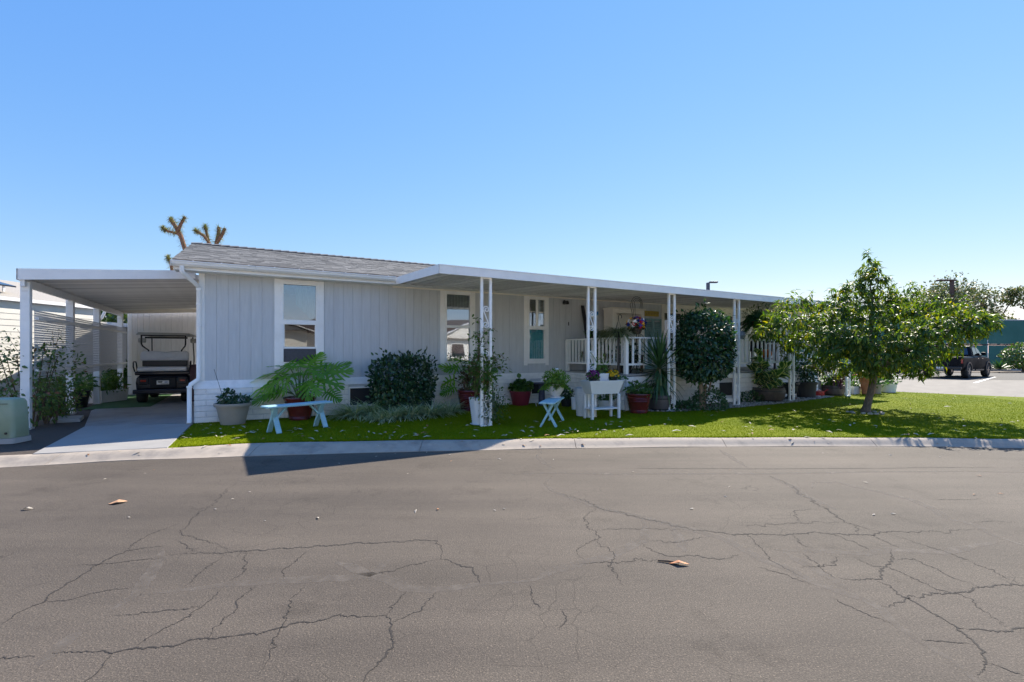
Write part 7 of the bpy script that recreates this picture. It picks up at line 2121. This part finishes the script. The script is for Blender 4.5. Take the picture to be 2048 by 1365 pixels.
def pickup(label, loc, rz):
    t = thing('pickup_truck', label, 'pickup truck', loc, rz)
    L = 5.6
    m = MB().loft([csec(0, .92, .62, 1.18), csec(.06, .96, .55, 1.24), csec(1.9, .97, .52, 1.24), csec(1.92, .97, .5, 1.26), csec(3.9, .97, .5, 1.26), csec(4.1, .96, .5, 1.25), csec(5.1, .92, .55, 1.16), csec(5.5, .84, .6, 1.02)])
    m.build('body', CARP, t, smooth=True, angle=30)
    m = MB().loft([[(1.95, -.86, 1.25), (1.95, .86, 1.25), (2.15, .72, 1.84), (2.15, -.72, 1.84)], [(3.95, -.86, 1.25), (3.95, .86, 1.25), (3.25, .70, 1.86), (3.25, -.70, 1.86)]])
    bevel(m.build('cab', CARP, t), .04)
    m = MB().add([(1.925, -.70, 1.34), (1.925, .70, 1.34), (2.09, .60, 1.74), (2.09, -.60, 1.74)], [(0,1,2,3)]); m.build('rear_window', CGL, t)
    m = MB().add([(3.93, -.74, 1.30), (3.93, .74, 1.30), (3.345, .62, 1.80), (3.345, -.62, 1.80)], [(0,3,2,1)]); 
    m = MB().add([(4.0, -.76, 1.27), (4.0, .76, 1.27), (3.36, .63, 1.81), (3.36, -.63, 1.81)], [(0,1,2,3)]); m.build('windscreen', CGL, t)
    for s in (-1, 1):
        m = MB()
        for x0, x1, x2, x3 in ((2.18, 2.85, 2.82, 2.3), (2.92, 3.72, 3.22, 2.92)):
            m.add([(x0, s*.868, 1.32), (x1, s*.868, 1.32), (x2, s*.752, 1.76), (x3, s*.752, 1.76)], [(0,1,2,3)])
        m.build('side_window', CGL, t)
        rounded2 = bevel(MB().box(3.45, 3.62, s*1.0 - .1, s*1.0 + .1, 1.30, 1.48).build('mirror', CARP, t), .03)
        bevel(MB().box(-.03, .02, s*.90 - .04, s*.90 + .04, .86, 1.12).build('tail_light', REDL, t), .01)
        m = MB()
        for x in (.95, 4.55):
            m.add([(x + (.52 if f else .44)*math.cos(a), s*(1.0 if k else .93), .42 + (.52 if f else .44)*math.sin(a)) for a in np.linspace(0, math.pi, 13) for f in (0, 1) for k in (0, 1)],
                  [(4*i+b, 4*i+c, 4*i+4+c, 4*i+4+b) for i in range(12) for b, c in ((0,1),(1,3),(3,2),(2,0))])
        m.build('wheel_arch', BLACKM, t)
        wheel(t, .95, s*.84, .42, .28); wheel(t, 4.55, s*.84, .42, .28)
        MB().box(2.1, 3.6, s*.97 - .03, s*.97 + .03, .42, .5).build('side_step', BLACKM, t)
        for x in (2.5, 3.3): MB().box(x, x + .2, s*.975 - .012, s*.975 + .012, 1.1, 1.14).build('door_handle', CHROME, t)
    bevel(MB().box(-.16, .02, -.9, .9, .52, .68).build('rear_bumper', BLACKM, t), .03)
    bevel(MB().box(-.022, .01, -.72, .72, .72, 1.2).build('tailgate', CARP, t), .02)
    bevel(MB().box(5.45, 5.65, -.85, .85, .5, .7).build('front_bumper', BLACKM, t), .04)
    MB().box(-.168, -.161, -.16, .16, .55, .66).build('number_plate', PL, t)
    return t
# behind the tree: rear wheel foot near column 1934, row 758
pr_ = ground(1936, 757.5, .006)
pa = R(33)
lx = pr_.x - (.95*math.cos(pa) + .92*math.sin(pa)*1.0); ly = pr_.y - (.95*math.sin(pa) - .92*math.cos(pa))
pickup('black pickup truck parked facing away beyond the lawn, partly behind the fruit tree', (lx, ly, .008), pa)
def sedan(label, loc, rz):
    t = thing('parked_car', label, 'car', loc, rz)
    m = MB().loft([csec(0, .78, .45, .85), csec(.12, .86, .3, .95), csec(1.0, .89, .25, .98), csec(3.2, .89, .25, .95), csec(4.2, .84, .3, .80), csec(4.45, .74, .38, .66)]); m.build('body', CARP, t, smooth=True, angle=30)
    m = MB().loft([[(.6, -.78, .97), (.6, .78, .97), (1.15, .6, 1.42), (1.15, -.6, 1.42)], [(3.3, -.78, .94), (3.3, .78, .94), (2.4, .6, 1.44), (2.4, -.6, 1.44)]]); bevel(m.build('cabin', CGL, t), .03)
    bevel(MB().box(1.1, 2.45, -.6, .6, 1.425, 1.47).build('roof', CARP, t), .02)
    for s in (-1, 1):
        for x in (.85, 3.55): wheel(t, x, s*.78, .32, .22)
        MB().box(-.02, .06, s*.66 - .14, s*.66 + .14, .66, .80).build('tail_light', REDL, t)
        bevel(MB().box(2.75, 2.9, s*.92 - .08, s*.92 + .08, .95, 1.07).build('mirror', CARP, t), .02)
    return t
q = ground(1812, 747, .006)
sedan('dark car parked further back, mostly hidden behind the fruit tree', (q.x - 1.2, q.y + .8, .008), pa)

# ================================================================ FALLEN LEAVES (single things) 
DRYA = M('pale_dry_leaf', (.48, .42, .33), .8, .25, 20, orand=.25)
DRYB = M('brown_dry_leaf', (.34, .15, .06), .7, .3, 15, orand=.2)
def dry_mesh(name, mat, ln, wd, cup):
    vs, fs = [], []
    pr = [(0, .05), (.2, .5), (.5, .9), (.8, .55), (1, .03)]
    for t, q in pr:
        vs += [((t - .5)*ln, -q*wd/2, cup*q*q + .004), ((t - .5)*ln, 0, .003 + .012*math.sin(3*t)), ((t - .5)*ln, q*wd/2, cup*q*q*.6 + .004)]
    for i in range(4):
        for k in (0, 1):
            fs.append((3*i+k, 3*i+3+k, 3*i+4+k, 3*i+1+k))
    me = bpy.data.meshes.new(name); me.from_pydata(vs, [], fs); me.materials.append(mat); me.update()
    return me
dm = [dry_mesh('fallen_leaf', DRYA, .10, .032, .012), dry_mesh('fallen_leaf', DRYA, .07, .03, .006), dry_mesh('fallen_leaf', DRYA, .13, .035, .02), dry_mesh('fallen_leaf', DRYB, .09, .035, .015)]
def drop(me, x, y, z, s, label, grp):
    o = link('fallen_leaf', me, None, (x, y, z), (rnd.gauss(0, .15), rnd.gauss(0, .15), rnd.uniform(0, 6.28)), (s, s, s))
    tag(o, label, 'leaf', grp)
cnt = 0
lp_ = np.array([(p[0], p[1]) for p in lawnpoly])
while cnt < 205:
    if cnt < 125:
        px = rnd.uniform(345, 1260); py = 832 + 50*rnd.random()**.55
    else:
        px = rnd.uniform(1180, 2040); py = rnd.uniform(792, 874)
    p = ground(px, py)
    if not inpoly(np.array([[p.x, p.y]]), lawnpoly)[0]: continue
    shade = px < 1180
    br_ = rnd.random() < .12
    where = 'on the shaded lawn before the left window and bench' if px < 760 else 'on the shaded lawn around the first scroll post' if px < 1040 else 'on the lawn before the planter table' if px < 1300 else 'on the sunny lawn left of the fruit tree' if px < 1600 else 'on the lawn under the fruit tree' if px < 1850 else 'on the sunny lawn right of the fruit tree'
    drop(dm[3] if br_ else rnd.choice(dm[:3]), p.x, p.y, GZ + .026, rnd.uniform(.75, 1.35), ('small brown curled leaf ' if br_ else 'small pale curled leaf ') + where, 'dry leaves on the lawn')
    cnt += 1
for k in range(46):
    X = rnd.uniform(-6, 8.5); q = rnd.uniform(.05, .8)
    p0_, p1_ = curvat(ia, isx, X), curvat(oa, osx, X)
    zz = np.interp(q, [a for a, b, c in prof], [b for a, b, c in prof])
    drop(rnd.choice(dm), X, p0_[1] + (p1_[1] - p0_[1])*q, zz + .004, rnd.uniform(.4, .9), 'small dry leaf lying on the curb ' + ('before the driveway' if X < -3.5 else 'in the patio cover shadow' if X < 1 else 'in the sun before the planter table' if X < 4 else 'near the fruit tree'), 'dry leaves on the curb')
for k in range(44):
    pxx = rnd.uniform(0, 2048)
    p = ground(pxx, 905 + 150*rnd.random()**2, 0)
    drop(dm[rnd.choice((0, 1, 1, 3))], p.x, p.y, .004, rnd.uniform(.35, .7), 'tiny dry leaf lying on the ' + ('left' if pxx < 700 else 'middle' if pxx < 1350 else 'right') + ' part of the asphalt road', 'dry leaves on the road')
def bigleaf(px, py, z, ln, wd, mat, label, rz, name='fallen_leaf'):
    p = ground(px, py, z)
    o = link(name, dry_mesh(name, mat, ln, wd, .03), None, (p.x, p.y, z + .004), (0.1, -.05, rz)); tag(o, label, 'leaf')
    sm_ = o.modifiers.new('thickness', 'SOLIDIFY'); sm_.thickness = .0015
bigleaf(236, 1007, 0, .15, .10, M('tan_dry_leaf', (.55, .30, .16), .7, .3, 20), 'curled tan leaf alone on the left side of the road', .5)
bigleaf(55, 1020, 0, .10, .04, DRYA, 'pale narrow leaf near the left edge of the road', .1)
bigleaf(1358, 1130, 0, .14, .05, M('orange_dry_leaf', (.55, .22, .09), .7, .25, 20), 'long orange brown leaf with dark stalk on the cracked road', -.25)
p = ground(1337, 1126, 0)
tag(MB().tube([(p.x - .07, p.y + .02, .008), (p.x, p.y, .012), (p.x + .07, p.y - .02, .01)], [.006, .008, .005], 5).build('leaf_stalk', TWIG), 'dark leaf stalk beside the orange brown leaf on the road', 'stalk')
for px, py, ln, lab in ((500, 867, .17, 'large white dry leaf on the lawn left of the blue bench'), (1122, 872, .15, 'large white dry leaf near the curb right of the cross legged bench'), (597, 860, .15, 'pale dry leaf below the middle of the left bench'), (1353, 863, .16, 'pale long leaf on the sunny lawn right of the planter table')):
    bigleaf(px, py, GZ + .02, ln, ln*.42, M('white_dry_leaf', (.66, .62, .58), .8, .1, 20) if 'white_dry_leaf' not in bpy.data.materials else bpy.data.materials['white_dry_leaf'], lab, rnd.uniform(-.5, .5))
